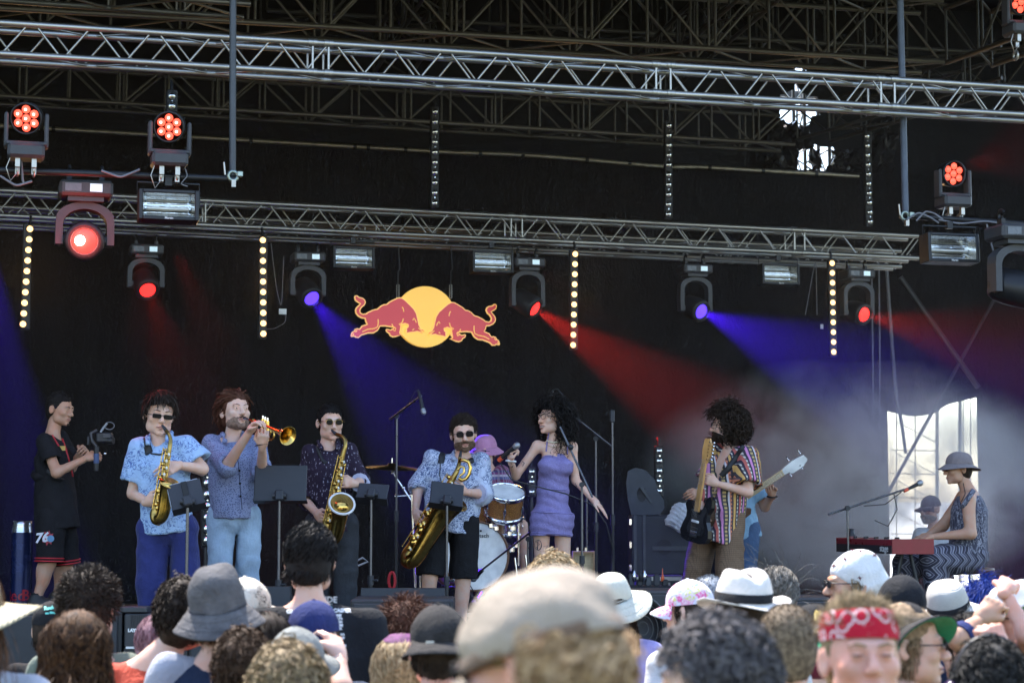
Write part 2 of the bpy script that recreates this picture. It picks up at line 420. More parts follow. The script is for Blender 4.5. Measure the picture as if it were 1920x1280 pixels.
def strands(Pp, N, seg=6, step=.012, out=.5, flow=(0, 0, 0), g=.15, grav=(0, 0, -1), jit=.12, curl=0, turns=3, w=.0022, seed=0, coll=.006, sides=3, body=None, hug=0):
    gn = np.random.default_rng(seed + 5); n = len(Pp); gv0 = np.asarray(grav, float); V = np.asarray(flow) + gn.normal(size=(n, 3)) * jit + gv0 * g * 1.5
    V = V - N * np.sum(V * N, 1)[:, None] * .85 + N * out
    st = step * gn.uniform(.75, 1.25, (n, 1)); pts = [Pp]; p = Pp.copy(); gv = np.asarray(grav, float)
    for i in range(seg):
        V = V / (np.linalg.norm(V, axis=1)[:, None] + 1e-9); p = p + V * st
        if coll is not None:
            q = (p - SK_C) / (SK_R + coll); r = np.linalg.norm(q, axis=1); m = r < 1
            p[m] = SK_C + q[m] / r[m][:, None] * (SK_R + coll)
            if hug:
                m = (r > 1) & (p[:, 2] > -.03); p[m] = SK_C + q[m] / r[m][:, None] * (SK_R + coll) * (1 + hug * np.minimum(r[m] - 1, .3))[:, None]
        if body is not None:
            for c0, r0 in body:
                q = p - c0; r = np.linalg.norm(q / r0, axis=1); m = r < 1; p[m] = c0 + q[m] / (r[m][:, None] + 1e-9)
        V = (p - pts[-1]) / st + gv * g + gn.normal(size=(n, 3)) * jit * .5; pts.append(p.copy())
    A = np.stack(pts, 1)
    if curl:
        e1 = np.cross(N, gn.normal(size=(n, 3))); e1 /= np.linalg.norm(e1, axis=1)[:, None] + 1e-9; e2 = np.cross(N, e1)
        ph = gn.uniform(0, 6.28, (n, 1)); tt = np.linspace(0, 1, seg + 1)[None, :]; am = curl * np.minimum(1, tt * 4) * gn.uniform(.6, 1.3, (n, 1))
        a = ph + tt * 6.28 * turns * gn.uniform(.8, 1.2, (n, 1))
        A = A + am[..., None] * (np.cos(a)[..., None] * e1[:, None] + np.sin(a)[..., None] * e2[:, None])
    T = np.gradient(A, axis=1); T /= np.linalg.norm(T, axis=2)[..., None] + 1e-9
    u = np.cross(T, np.array([.3, .2, .93])); u /= np.linalg.norm(u, axis=2)[..., None] + 1e-9; v = np.cross(T, u)
    ww = w * gn.uniform(.7, 1.6, (n, 1)) * np.array([1, *np.linspace(1, .85, seg - 1), .15])[None, :]
    ph = gn.uniform(0, 3.14, (n, 1, 1)); e = np.cos(ph) * u + np.sin(ph) * v        # flat ribbons, each turned its own way
    VV = np.stack([A + ww[..., None] * e, A - ww[..., None] * e], 2).reshape(-1, 3); base = ((np.arange(n) * (seg + 1))[:, None] + np.arange(seg)[None]).ravel() * 2
    F = [np.stack([base, base + 1, base + 3, base + 2], 1)]
    mb = MB(); mb.add(VV, np.concatenate(F)); return mb
# ------------------------------------------------------------------ hands
def hand_prims(W, F, Nn, T, curl=(.3, .3, .3, .3), thumb=.4, sc=1., spread=.06):
    """W wrist, F towards the fingers, Nn the way the palm faces, T towards the thumb side"""
    W = V3(W); F = nrm(F); Nn = nrm(np.asarray(Nn) - F * (np.asarray(Nn) @ F)); T0 = np.cross(F, Nn); T = T0 * (1 if T0 @ np.asarray(T) > 0 else -1)
    p = []; kn = []
    for i in range(4):
        o = (.030 - .020 * i) * sc; b = W + F * (.082 - .004 * abs(i - 1)) * sc + T * o
        p.append(rcone(W + F * .012 * sc + T * o * .6, b, .0135 * sc, .0115 * sc, k=.012)); kn.append((b, o))
    p.append(rcone(W - F * .02 * sc, W + F * .03 * sc, .024 * sc, .026 * sc, k=.02))
    LN = [(.044, .027, .022), (.048, .031, .023), (.045, .029, .023), (.035, .022, .019)]
    for i in range(4):
        b, o = kn[i]; c = curl[i] if not np.isscalar(curl) else curl
        d = nrm(F + T * (1.5 - i) * spread); a = 0
        for j in range(3):
            a += c * (1.25, 1.5, .9)[j]; dd = d * math.cos(a) + Nn * math.sin(a); e = b + dd * LN[i][j] * sc
            p.append(rcone(b, e, (.0092, .0082, .0075)[j] * sc, (.0082, .0075, .0062)[j] * sc, k=.004)); b = e
    b = W + F * .022 * sc + T * .022 * sc; d = nrm(F * .75 + T * .75 + Nn * .35); m = b + d * .04 * sc
    p.append(rcone(b, m, .0155 * sc, .0115 * sc, k=.012)); d2 = nrm(F * (1 - .4 * thumb) + T * (.35 - thumb) + Nn * (.2 + thumb)); e = m + d2 * .032 * sc
    p.append(rcone(m, e, .0105 * sc, .009 * sc, k=.004)); d3 = nrm(d2 - T * thumb * .5); p.append(rcone(e, e + d3 * .026 * sc, .009 * sc, .0072 * sc, k=.004))
    return p
from mathutils.bvhtree import BVHTree
# ------------------------------------------------------------------ skin, hair, cloth
def skin_mat(name, col, red=.25):
    if name in MATS: return MATS[name]
    q = NT(name); f = q.noise(18, 4); g = q.noise(160, 2)
    c = q.mix(q.step(f, .35, .7), col, (min(1, col[0] * 1.05), col[1] * (1 - red * .6), col[2] * (1 - red)))
    q.bump(g, .08, .002); q.b.inputs['Subsurface Weight'].default_value = .12; q.b.inputs['Subsurface Radius'].default_value = (.012, .004, .002)
    MATS[name] = q.done(c, .48, 0, .35); return MATS[name]
SKIN = skin_mat('skin fair', (.60, .40, .315)); SKIN2 = skin_mat('skin tanned', (.44, .265, .185)); SKIN3 = skin_mat('skin brown', (.17, .09, .06)); SKINR = skin_mat('skin flushed', (.58, .32, .25), .3)
def hair_mat(name, col, tip=None, var=.45):
    if name in MATS: return MATS[name]
    q = NT(name); f = q.noise(60, 2); g = q.noise(400, 1)
    c = q.mix(q.step(f, .3, .7), tuple(a * (1 - var) for a in col), tip or tuple(min(1, a * (1 + var)) for a in col))
    c = q.mix(q.math('MULTIPLY', g, .5), c, tuple(a * .5 for a in col)); q.bump(g, .5, .004)
    MATS[name] = q.done(c, .68, 0, .18); return MATS[name]
H_BLACK = hair_mat('hair black', (.014, .011, .010)); H_DARK = hair_mat('hair dark brown', (.030, .019, .013)); H_BROWN = hair_mat('hair brown', (.075, .042, .024))
H_AUB = hair_mat('hair auburn', (.09, .035, .02)); H_BLOND = hair_mat('hair blond', (.42, .28, .14), (.62, .47, .28)); H_DBLOND = hair_mat('hair dark blond', (.20, .13, .07), (.45, .33, .18))
H_GREY = hair_mat('hair grey brown', (.13, .115, .10), (.32, .29, .25)); H_PINK = hair_mat('hair faded pink', (.32, .15, .17), (.45, .26, .28)); H_BLUE = hair_mat('hair dyed blue', (.01, .03, .22), (.02, .07, .4))
H_SILV = hair_mat('hair silver', (.22, .24, .28), (.45, .48, .52))
EYE = mat('eye', (.05, .035, .03), .15, bump=0); LIP = mat('lips', (.36, .15, .13), .4); TEETH = mat('teeth', (.75, .72, .66), .25, bump=0); LENS = mat('dark lens', (.004, .004, .005), .22, bump=0, spec=.15, rv=.02)
AMBER = mat('amber lens', (.18, .05, .03), .08, bump=0, spec=.6)
def pattern(name, fn, rough=.85):
    if name in MATS: return MATS[name]
    q = NT(name); c = fn(q); q.bump(q.math('ADD', q.noise(19, 4, vec=q.scaled((1, 1, .6)), dist=1.0), q.math('MULTIPLY', q.noise(55, 3, dist=.8), .4)), .55, .018); MATS[name] = q.done(c, rough, 0, .2); return MATS[name]
def linework(base, ink, sc, dist, th, masksc=9, lo=.4):
    def fn(q):
        l = q.math('ABSOLUTE', q.math('SUBTRACT', q.noise(sc, 2, dist=dist), .5)); l = q.step(l, th, th * .4)
        m = q.step(q.noise(masksc, 2), lo, lo + .08); v = q.noise(14, 3)
        return q.mix(q.math('MULTIPLY', l, m), q.mix(v, tuple(a * .88 for a in base), tuple(min(1, a * 1.1) for a in base)), ink)
    return fn
def dots(base, ink, sc, th=.3):
    def fn(q):
        d = q.step(q.voro(sc, rnd=.75), th, th * .7); v = q.noise(14, 3)
        return q.mix(q.math('MULTIPLY', d, .85), q.mix(v, tuple(a * .85 for a in base), tuple(min(1, a * 1.12) for a in base)), ink)
    return fn
def streaks(base, ink):
    def fn(q):
        v = q.voro(62, vec=q.scaled((1.1, 1.1, .38)), rnd=1); d = q.step(v, .36, .24); m = q.step(q.noise(70, 2), .46, .56)
        return q.mix(q.math('MULTIPLY', d, m), base, q.mix(q.noise(11, 2), ink, tuple(a * .6 for a in ink)))
    return fn
def glitter(base):
    def fn(q):
        g = q.step(q.noise(420, 1), .4, .68); v = q.noise(12, 3)
        return q.mix(g, q.mix(v, tuple(a * .62 for a in base), tuple(a * .8 for a in base)), tuple(min(1, a * 1.7) for a in base))
    return fn
def stripes(q):
    x, y, z = q.sep(); u = q.math('ADD', q.math('MULTIPLY', x, 1.), q.math('MULTIPLY', y, .45)); u = q.math('ADD', u, q.math('MULTIPLY', q.noise(6, 2), .012))
    f = q.math('FRACT', q.math('MULTIPLY', u, 5.2))
    c = q.ramp(f, [(0, (.52, .30, .10)), (.1, (.03, .02, .03)), (.16, (.55, .52, .46)), (.21, (.04, .03, .05)), (.28, (.45, .12, .10)), (.38, (.60, .55, .50)), (.43, (.05, .04, .06)), (.5, (.55, .22, .42)),
                   (.58, (.06, .05, .08)), (.64, (.48, .34, .14)), (.74, (.03, .03, .03)), (.8, (.48, .45, .48)), (.86, (.5, .18, .10)), (.94, (.05, .04, .04))])
    w = q.math('FRACT', q.math('MULTIPLY', z, 34)); k = q.step(q.math('ABSOLUTE', q.math('SUBTRACT', w, .5)), .2, .26)
    b = q.math('FRACT', q.math('MULTIPLY', u, 21)); k2 = q.math('MULTIPLY', k, q.math('GREATER_THAN', b, .55))
    return q.mix(q.math('MULTIPLY', k2, .8), c, (.05, .045, .06))
def zigzag(q):
    x, y, z = q.sep(); u = q.math('ADD', x, q.math('MULTIPLY', y, .8)); t = q.math('ABSOLUTE', q.math('SUBTRACT', q.math('FRACT', q.math('MULTIPLY', z, 9)), .5))
    f = q.math('FRACT', q.math('ADD', q.math('MULTIPLY', u, 13), q.math('MULTIPLY', t, 1.3)))
    c = q.ramp(f, [(0, (.025, .025, .04)), (.3, (.30, .29, .34)), (.42, (.09, .09, .13)), (.62, (.34, .33, .38)), (.72, (.03, .03, .05)), (.9, (.18, .17, .22))])
    return q.mix(q.math('MULTIPLY', q.noise(90, 2), .5), c, (.06, .06, .08))
def tribal(q):
    l = q.math('ABSOLUTE', q.math('SUBTRACT', q.noise(30, 3, vec=q.scaled((1, 1, .5)), dist=1.5), .5)); return q.mix(q.step(l, .05, .015), (.055, .055, .08), (.28, .28, .33))
def knit(q):
    x, y, z = q.sep(); f = q.math('FRACT', q.math('MULTIPLY', z, 8)); c = q.ramp(f, [(0, (.16, .03, .08)), (.35, (.09, .10, .22)), (.55, (.42, .36, .42)), (.7, (.16, .04, .14)), (.85, (.05, .05, .12))])
    d = q.step(q.math('SINE', q.math('MULTIPLY', q.math('ADD', x, y), 260)), .1, .5); return q.mix(q.math('MULTIPLY', d, .6), c, (.30, .25, .30))
def jeans(base):
    def fn(q):
        v = q.noise(7, 4); w = q.noise(260, 1, vec=q.scaled((1, 1, .15)))
        return q.mix(q.math('MULTIPLY', w, .35), q.mix(q.step(v, .3, .7), tuple(a * .72 for a in base), tuple(min(1, a * 1.25) for a in base)), tuple(a * .5 for a in base))
    return fn
def grid_check(base, ink):
    def fn(q):
        x, y, z = q.sep(); a = q.math('GREATER_THAN', q.math('SINE', q.math('MULTIPLY', q.math('ADD', x, y), 420)), .7); b = q.math('GREATER_THAN', q.math('SINE', q.math('MULTIPLY', z, 420)), .7)
        return q.mix(q.math('MULTIPLY', q.math('MAXIMUM', a, b), .6), q.mix(q.noise(8, 3), tuple(k * .85 for k in base), tuple(k * 1.15 for k in base)), ink)
    return fn
# ------------------------------------------------------------------ hats, glasses (head frame)
def dome(rx, ry, rz, zc, zb, n=36, m=10, seam=.0032, wr=.002, seed=0, yc=.012, flat=1.0, mb=None, th=.003, ns=6):
    mb = mb or MB(); a = np.arange(n) * 2 * math.pi / n; rows = []
    for off in (0, -th):
        t0 = math.asin(np.clip((zb - zc) / rz, -1, 1)); tt = np.linspace(t0, math.pi / 2, m)
        for t in (tt if off == 0 else tt[::-1]):
            c, s = math.cos(t) ** flat, math.sin(t); r = 1 - seam / rx * (np.abs(np.sin(a * ns / 2)) < .18)
            x, y, z = rx * c * np.cos(a) * r, ry * c * np.sin(a) * r, np.full(n, rz * s)
            d = wr * wob(x * 1., y * 1., z * 1., 55, seed); k = 1 + (off + d) / rx
            rows.append(np.stack([x * k, y * k + yc, z * k + zc], 1))
    V = np.concatenate(rows); i = np.arange(n); j = (i + 1) % n
    F = [np.stack([q * n + i, q * n + j, (q + 1) * n + j, (q + 1) * n + i], 1) for q in range(len(rows) - 1)]
    return mb.add(V, np.concatenate(F))
def brim(rx, ry, w, z0, fn, n=48, m=7, a0=0, a1=2 * math.pi, th=.0035, yc=.012, taper=None):
    """a brim w wide round an oval; fn(angle, 0..1) -> height; angle -pi/2 is the front"""
    full = a1 - a0 > 6.2; a = np.linspace(a0, a1, n, endpoint=not full); mb = MB(); rows = []
    for off, ks in ((0, np.linspace(0, 1, m)), (-th, np.linspace(1, 0, m))):
        for k in ks:
            ww = w * k * (1 if taper is None else taper(a)); z = np.array([fn(q, k) for q in a])
            rows.append(np.stack([(rx + ww) * np.cos(a), (ry + ww) * np.sin(a) + yc, z0 + z + off], 1))
    V = np.concatenate(rows); i = np.arange(n if full else n - 1); j = (i + 1) % n
    F = [np.stack([q * n + i, (q + 1) * n + i, (q + 1) * n + j, q * n + j], 1) for q in range(len(rows) - 1)]
    F.append(np.stack([(len(rows) - 1) * n + i, i, j, (len(rows) - 1) * n + j], 1)); mb.add(V, np.concatenate(F))
    if not full:
        for e in (0, n - 1):
            for q in range(m - 1): mb.add(V[[q * n + e, (q + 1) * n + e, (2 * m - 2 - q) * n + e, (2 * m - 1 - q) * n + e]], np.array([[0, 1, 2, 3]]), 0, False)
    return mb
def put_head(mb, name, mats, Hm, root, label=None): o = MB().join(mb, Hm); return o.build(name, mats, root, label)
def ball_cap(Hm, root, m, brim_m=None, back=False, tilt=0, under=None, wr=.003, seed=0, big=1, label=None, peak=True):
    T = Hm @ Matrix.Rotation(R(180 if back else 0), 4, 'Z') @ Matrix.Rotation(R(tilt), 4, 'X')
    if back: T = Hm @ Matrix.Translation((0, .012, 0)) @ Matrix.Rotation(R(180), 4, 'Z') @ Matrix.Translation((0, -.012, 0)) @ Matrix.Rotation(R(tilt), 4, 'X')
    d = dome(.086 * big, .105 * big, .098 * big, .032, .026, wr=wr, seed=seed); d.ball((0, .012, .032 + .098 * big), (.008, .008, .005), 8)
    cap = put_head(d, 'cap', m, T, root, label)
    tp = lambda a: np.sqrt(np.clip(1 - (np.abs(a + math.pi / 2) / 1.15) ** 2.4, 0, 1))
    f = lambda a, k: -.020 * k * k - .030 * (a + math.pi / 2) ** 2 * k ** .5 * 1.0
    if peak:
        b = brim(.085 * big, .104 * big, .072, .030, f, n=22, m=6, a0=-math.pi / 2 - 1.14, a1=-math.pi / 2 + 1.14, taper=tp)
        put_head(b, 'peak', brim_m or m, T, cap)
        if under:
            b2 = brim(.084 * big, .103 * big, .070, .0255, f, n=22, m=6, a0=-math.pi / 2 - 1.12, a1=-math.pi / 2 + 1.12, taper=tp, th=.001); put_head(b2, 'peak_lining', under, T, cap)
    return cap, T
def glasses(Hm, root, lens=LENS, frame=BLKMET, w=.022, hh=.014, tilt=0, rnd=.5, slip=0, rim=False):
    mb = MB(); 
    for s in (-1, 1):
        poly = [(s * .031 + w * (abs(math.cos(a)) ** rnd) * (1 if math.cos(a) > 0 else -1), slip + hh * (abs(math.sin(a)) ** rnd) * (1 if math.sin(a) > 0 else -1)) for a in np.linspace(0, 6.283, 20)[:-1]]
        if not rim: mb.prism(poly, (0, -.106, 0), (1, 0, 0), (0, 0, 1), .004, 1)
        mb.tube([(x, -.1065, z) for x, z in poly], .0016, 5, closed=True, mi=0)
        mb.tube([(s * (.031 + w), -.104, slip + .005), (s * .074, -.085, slip + .004), (s * .083, .005, .004), (s * .08, .03, -.012)], .0022, 5, mi=0)
    mb.tube([(-.031 + w, -.107, slip + .004), (0, -.115, slip + .007), (.031 - w, -.107, slip + .004)], .0018, 5, mi=0)
    return put_head(mb, 'glasses' if rim else 'sunglasses', [frame, lens], Hm @ Matrix.Rotation(R(tilt), 4, 'X'), root)
def beard(Hm, root, m, full=1., t=.004, stub=True):
    p = head_prims(0, t); p.append(('i', lambda X, Y, Z: np.maximum(Z + .052 + .45 * np.abs(X) * 0 + .35 * (Y + .06), Y - .0 + 0 * X) , None, None, 0))
    p.append(ell((0, -.1, -.0705), (.018, .03, .007), k=.006, op='s')); p.append(rcone((-.03, -.1, -.044), (-.055, -.09, -.04), .012, op='s', k=.01)); p.append(rcone((.03, -.1, -.044), (.055, -.09, -.04), .012, op='s', k=.01))
    mb = solid(p, .005, lambda X, Y, Z: .0015 * wob(X, Y, Z, 400)); V = mb.V[0]
    gi = np.random.default_rng(3).choice(len(V), min(len(V), 700), replace=False); Pp = V[gi]; Pp = Pp[Pp[:, 1] < -.02]; N = Pp - V3(0, 0, -.05); N /= np.linalg.norm(N, axis=1)[:, None]
    mb.join(strands(Pp, N, 2, .003 * full, .6, (0, -.1, -.6), w=.0012, coll=None, seed=4)); return put_head(mb, 'beard', m, Hm, root)
def brows(Hm, root, m, lift=0, th=.0035):
    for s in (-1, 1): put_head(MB().tube([(s * .014, -.098, .017 + lift), (s * .032, -.0985, .023 + lift), (s * .05, -.086, .018 + lift)], [th, th * 1.1, th * .5], 6, flat=.6), 'eyebrow', m, Hm, root)
STUB = hair_mat('stubble', (.29, .18, .13), (.36, .23, .17))
def lips(Hm, root, smile=0, m=LIP):
    mb = MB(); w = .023 + smile * .01
    mb.tube([(-w, -.088, -.0685 + smile * .006), (-w * .4, -.0985, -.0655), (0, -.0995, -.0665), (w * .4, -.0985, -.0655), (w, -.088, -.0685 + smile * .006)], [.001, .0032, .003, .0032, .001], 6)
    mb.tube([(-w, -.088, -.0705 + smile * .004), (0, -.0975, -.0775 - smile * .009), (w, -.088, -.0705 + smile * .004)], [.001, .004, .001], 6)
    o = put_head(mb, 'lips', m, Hm, root)
    if smile: put_head(MB().tube([(-w * .8, -.086, -.068), (0, -.0965, -.0705), (w * .8, -.086, -.068)], [.002, .005, .002], 6), 'teeth', TEETH, Hm, root)
    return o
# ------------------------------------------------------------------ the figure
def hmat(hd, yaw=0, pitch=0, roll=0, sc=1):
    return Matrix.Translation(Vector(hd)) @ Matrix.Rotation(R(yaw), 4, 'Z') @ Matrix.Rotation(R(-pitch), 4, 'X') @ Matrix.Rotation(R(roll), 4, 'Y') @ Matrix.Scale(sc, 4)
class Fig: pass
def slit(f, wd=.011):
    a = f.pel - V3(0, 0, .105); b = (f.J['al'] + f.J['ar']) / 2; kk = (f.J['kl'] + f.J['kr']) / 2; d = nrm(f.J['kr'] - f.J['kl'])
    if abs(d @ f.R) < .3: d = f.R
    n = nrm(np.cross(d, nrm(b - a))); Rm = np.stack([d, n, np.cross(d, n)], 1); L2 = np.linalg.norm(kk - a)
    return ell(a * .05 + kk * .95, (wd, .2, L2), Rm, k=.03, op='s')
def figure(J, hm, bulk=1., fem=False, hands=(), h=.0165, smile=0, fat=0, feet=True, hh=.0060, hnd=.0055):
    """bare body as arrays in the frame of its root + torso axes"""
    f = Fig(); f.J = J = {k: V3(v) for k, v in J.items()}; f.hm = hm
    f.R = nrm(J['sr'] - J['sl']); f.pel = (J['hl'] + J['hr']) / 2; f.nk = J['nk']; f.U = nrm(f.nk - f.pel); f.F = nrm(np.cross(f.R, f.U)); f.R = np.cross(f.U, f.F)
    f.w = w = np.linalg.norm(J['sr'] - J['sl']) / 2; f.L = L = np.linalg.norm(f.nk - f.pel); f.M = M = np.stack([f.R, f.F, f.U], 1); b = bulk; f.b = b
    hb = np.array(hm @ Vector((0, .02, -.055))); f.hb = hb; nb = f.nk - f.U * .03
    p = [ell(f.pel + f.U * .02, (w * .80 * b, .108 * b, .13), M), ell(f.pel + f.U * L * .33, (w * (.64 if fem else .72) * b, .088 * b, .16), M), ell(f.pel + f.U * L * .66, (w * .86 * b, .104 * b, .18), M, k=.05)]
    for s in ('l', 'r'):
        S, E, W_ = J['s' + s], J['e' + s], J['w' + s]; K, A = J['k' + s], J['a' + s]; Hh = J['h' + s]
        p += [rcone(nb - f.U * .01, S - f.U * .006, .038, .042 * b, k=.05), rcone(S - f.U * .006, E, .047 * b * (.86 if fem else 1), .040 * b * (.85 if fem else 1), k=.03), rcone(E, W_, .041 * b * (.85 if fem else 1), .0265 * (.9 if fem else 1), k=.02)]
        p += [rcone(Hh, K, .080 * b, .054 * b, k=.015), rcone(K, A, .054 * b, .036, k=.012), ell(K * .72 + A * .28 - f.F * .02, (.05, .056, .11), M, k=.02)]
        if feet: p += [rcone(A - V3(0, 0, .03), A + f.F * .13 - V3(0, 0, .045), .036, .03, k=.03)]
        if fem: p += [ell(f.pel + f.U * L * .68 + f.F * .085 + f.R * .07 * (1 if s == 'r' else -1), (.06, .05, .06), M, k=.04)]
    p.append(slit(f)); p += [rcone(nb, hb, .058, .050, k=.03)]
    mb = solid(p, h); V, F = head_mesh(smile, fat, hh); A = np.array(hm); mb.add(V @ A[:3, :3].T + A[:3, 3], F)
    for hd in hands: mb.join(solid(hand_prims(**hd), hnd, it=1))
    f.body = mb; return f
def top_prims(f, e=.018, hem=.1, sleeve=.6, sr=.016, vneck=0, loose=.02, collar=False, crew=.062, hemw=0, flare=.0, straight=.0):
    J, M, L, w, b = f.J, f.M, f.L, f.w, f.b
    p = [ell(f.pel + f.U * .02, (w * .80 * b + e, .108 * b + e, .13), M), ell(f.pel + f.U * L * .33, (w * .74 * b + e, .09 * b + e, .2), M), ell(f.pel + f.U * L * .66, (w * .86 * b + e, .104 * b + e, .165 + e * .5), M, k=.05)]
    p += [etube(f.pel - f.U * hem, f.pel + f.U * L * .7, (w * .80 * b + e + loose + hemw, .11 * b + e + loose), (w * .84 * b + e + loose, .1 * b + e), M, k=.04)]
    nb = f.nk - f.U * .03; cuts = []
    for s in ('l', 'r'):
        S, E, W_ = J['s' + s], J['e' + s], J['w' + s]; sv = sleeve if np.isscalar(sleeve) else sleeve[s]
        p.append(rcone(nb - f.U * .02, S - f.U * .008, .036 + e * .3, .040 * b + e * .55, k=.04)); t = min(sv, 1)
        if sv > 0:
            p.append(rcone(S - f.U * .008, E, .043 * b + sr * .75, .043 * b + sr + flare, k=.035, end=None if sv > 1 else t)); d = nrm(E - S); q = S + (E - S) * t; r0 = .043 * b
            if sv > 1:
                p.append(rcone(E, W_, .045 * b + sr, .034 + sr, k=.03, end=sv - 1)); d = nrm(W_ - E); q = E + (W_ - E) * (sv - 1); r0 = .036 * b
            cuts.append(rcone(q - d * .025, q + d * .10, r0 + sr * .35, r0 + sr * .6 + flare * .8, k=.004, op='s'))
    p += cuts; p.append(rcone(f.nk - f.U * .0 + f.F * .012, f.hb + f.U * .06, crew, crew + .02, k=.01, op='s'))
    if vneck: p.append(rcone(f.nk + f.F * .075 + f.U * .02, f.nk - f.U * vneck + f.F * (.15 + straight), .055, .012, k=.01, op='s'))
    if collar:
        for s in (-1, 1):
            a = [f.nk + f.U * .035 - f.F * .055 + f.R * s * .0, f.nk + f.U * .03 - f.F * .03 + f.R * s * .062, f.nk + f.U * .012 + f.F * .045 + f.R * s * .066, f.nk - f.U * .035 + f.F * .105 + f.R * s * .058]
            for i in range(3): p.append(rcone(a[i], a[i + 1], .016, .017, k=.008))
    p.append(('i', lambda X, Y, Z: -((X - f.pel[0]) * f.U[0] + (Y - f.pel[1]) * f.U[1] + (Z - f.pel[2]) * f.U[2]) - hem - .004 * np.sin(X * 40 + Y * 30), None, None, 0)); return p
def leg_prims(f, e=.014, t=2., rk=.07, ra=.062, waist=.08, cut=True):
    J, M, L, w, b = f.J, f.M, f.L, f.w, f.b; U2 = nrm(f.U * .6 + V3(0, 0, .4))
    p = [ell(f.pel + f.U * .01, (w * .80 * b + e, .108 * b + e, .15), M)]; cuts = []
    for s in ('l', 'r'):
        Hh, K, A = J['h' + s], J['k' + s], J['a' + s]
        if t >= 2: A = A + nrm(A - K) * .05
        p.append(rcone(Hh, K, .080 * b + e, rk * b, k=.02, end=None if t > 1 else t))
        if t > 1: p.append(rcone(K, A, rk * b, ra, k=.02, end=t - 1)); d = nrm(A - K); q = K + (A - K) * (t - 1); rr = .045
        else: d = nrm(K - Hh); q = Hh + (K - Hh) * t; rr = .06 * b
        cuts.append(rcone(q - d * .02, q + d * .1, rr + .006, rr + .01, k=.004, op='s'))
    p.append(slit(f, .009)); p += cuts; p.append(half(f.pel + f.U * waist, f.U)); return p
FOLD = lambda amp=.005, fr=38, sd=0, st=(1, 1, .7): (lambda X, Y, Z: amp * (.9 * wob(X, Y, Z, fr, sd, st) + 2.2 * (np.abs(wob(X, Y, Z, fr * .8, sd + 3, st)) ** .7 - .35) + .7 * (np.abs(wob(X, Y, Z, fr * 1.9, sd + 5, (1, 1, 1.3))) - .3)))
def hit(root, px, py, mb, off=.004):
    """where the view through a photo pixel meets a surface of the figure (root frame)"""
    if not hasattr(mb, 'bvh'):
        V = np.concatenate(mb.V); F = [tuple(r) for q, _, _ in mb.F for r in q]; mb.bvh = BVHTree.FromPolygons([tuple(v) for v in V], F)
    o = Vector((0, 0, CAM_Z)) - root.location; d = ray(px, py).normalized(); q = mb.bvh.ray_cast(o, d)
    return None if q[0] is None else np.array(q[0] - d * off)
def drape(root, pts, mb, w=.012, th=.003, n=14, off=.004, name='strap', m=None, label=None):
    """a strap lying on a surface along a line of photo pixels"""
    pts = np.array(pts, float); t = np.linspace(0, len(pts) - 1, n); q = np.stack([np.interp(t, range(len(pts)), pts[:, i]) for i in (0, 1)], 1)
    h_ = [hit(root, *a, mb, off) for a in q]; h_ = [a for a in h_ if a is not None]
    if len(h_) < 2: return None
    T = nrm(h_[-1] - h_[0]); side = np.cross(T, (0, 1, 0)); return MB().tube(h_, w, 6, flat=th / w, side=side).build(name, m or RUBBER, root, label)
# ------------------------------------------------------------------ ground, stage, roof, cloths
def structure(o): o['kind'] = 'structure'; return o
GRASS = NT('trodden grass'); MATS['trodden grass'] = GRASS.done(GRASS.mix(GRASS.step(GRASS.noise(1.3, 5), .35, .65), (.10, .085, .05), (.06, .085, .03)), .95)
GRAVEL = mat('pale gravel', (.42, .40, .37), .95, var=.3, vs=6, bump=.5, bs=60, bd=.02)
def gz(y): return .12 - .06 * min(max(y, -3), 11.3)
nx, ys = 2, [-60, -3, 0, 3, 6, 9, 11.3, 14, 90, 400]; V = [(x, y, gz(y)) for y in ys for x in (-400, 400)]
g_ = MB(); g_.add(V, [[2 * i, 2 * i + 1, 2 * i + 3, 2 * i + 2] for i in range(len(ys) - 1)], 0, False); structure(g_.build('ground', MATS['trodden grass']))
gp = [ST(2, 23.2, 0), ST(40, 23.2, 0), ST(40, 60, 0), ST(2, 60, 0)]; structure(MB().faces([(p.x, p.y, gz(20) + .004) for p in gp], [(0, 1, 2, 3)]).build('gravel_yard', GRAVEL))
FRONT, BACK = 12.15, 22.4
DECK = mat('stage deck', (.022, .022, .024), .55, var=.35, vs=4, bump=.2); CLOTHB = cloth('black molton', (.0042, .0042, .005), .25, fold=.6); FOIL = mat('black roof foil', (.006, .006, .007), .6, bump=.4, bs=5, bd=.05, var=.3, spec=.15); SKIRT = cloth('black stage skirt', (.012, .012, .014), .3, fold=.8)
def sx(px, py, s): v = PS(px, py, s); return v.dot(EX)
X_OPEN0, X_OPEN1 = sx(1667, 900, BACK), sx(1836, 900, BACK)
XL, XR = -6.2, X_OPEN1 + .9
def slab(name, x0, x1, y0, y1, z0, z1, m): 
    c = ST((x0 + x1) / 2, (y0 + y1) / 2, (z0 + z1) / 2); return MB().box(c, (x1 - x0, y1 - y0, z1 - z0), STAGE_R).build(name, m)
st_ = slab('stage', XL, XR, FRONT, BACK + .04, STAGE_Z - .12, STAGE_Z, DECK); structure(st_)
sk = MB()
for i in range(60):
    x = XL + (XR - XL) * i / 60; sk.box(ST(x + .128, FRONT - .02 + .012 * math.sin(i * 2.1), (gz(12) + STAGE_Z - .02) / 2), ((XR - XL) / 60 + .02, .02 + .0007 * i, STAGE_Z - .02 - gz(12)), STAGE_R)
q = sk.build('stage_skirt', SKIRT); tag(q, 'black pleated skirt closing the space under the stage front', 'stage skirt')
_k = P(900, 1000, 16.3); KX, KY = _k.dot(EX), _k.dot(EY)
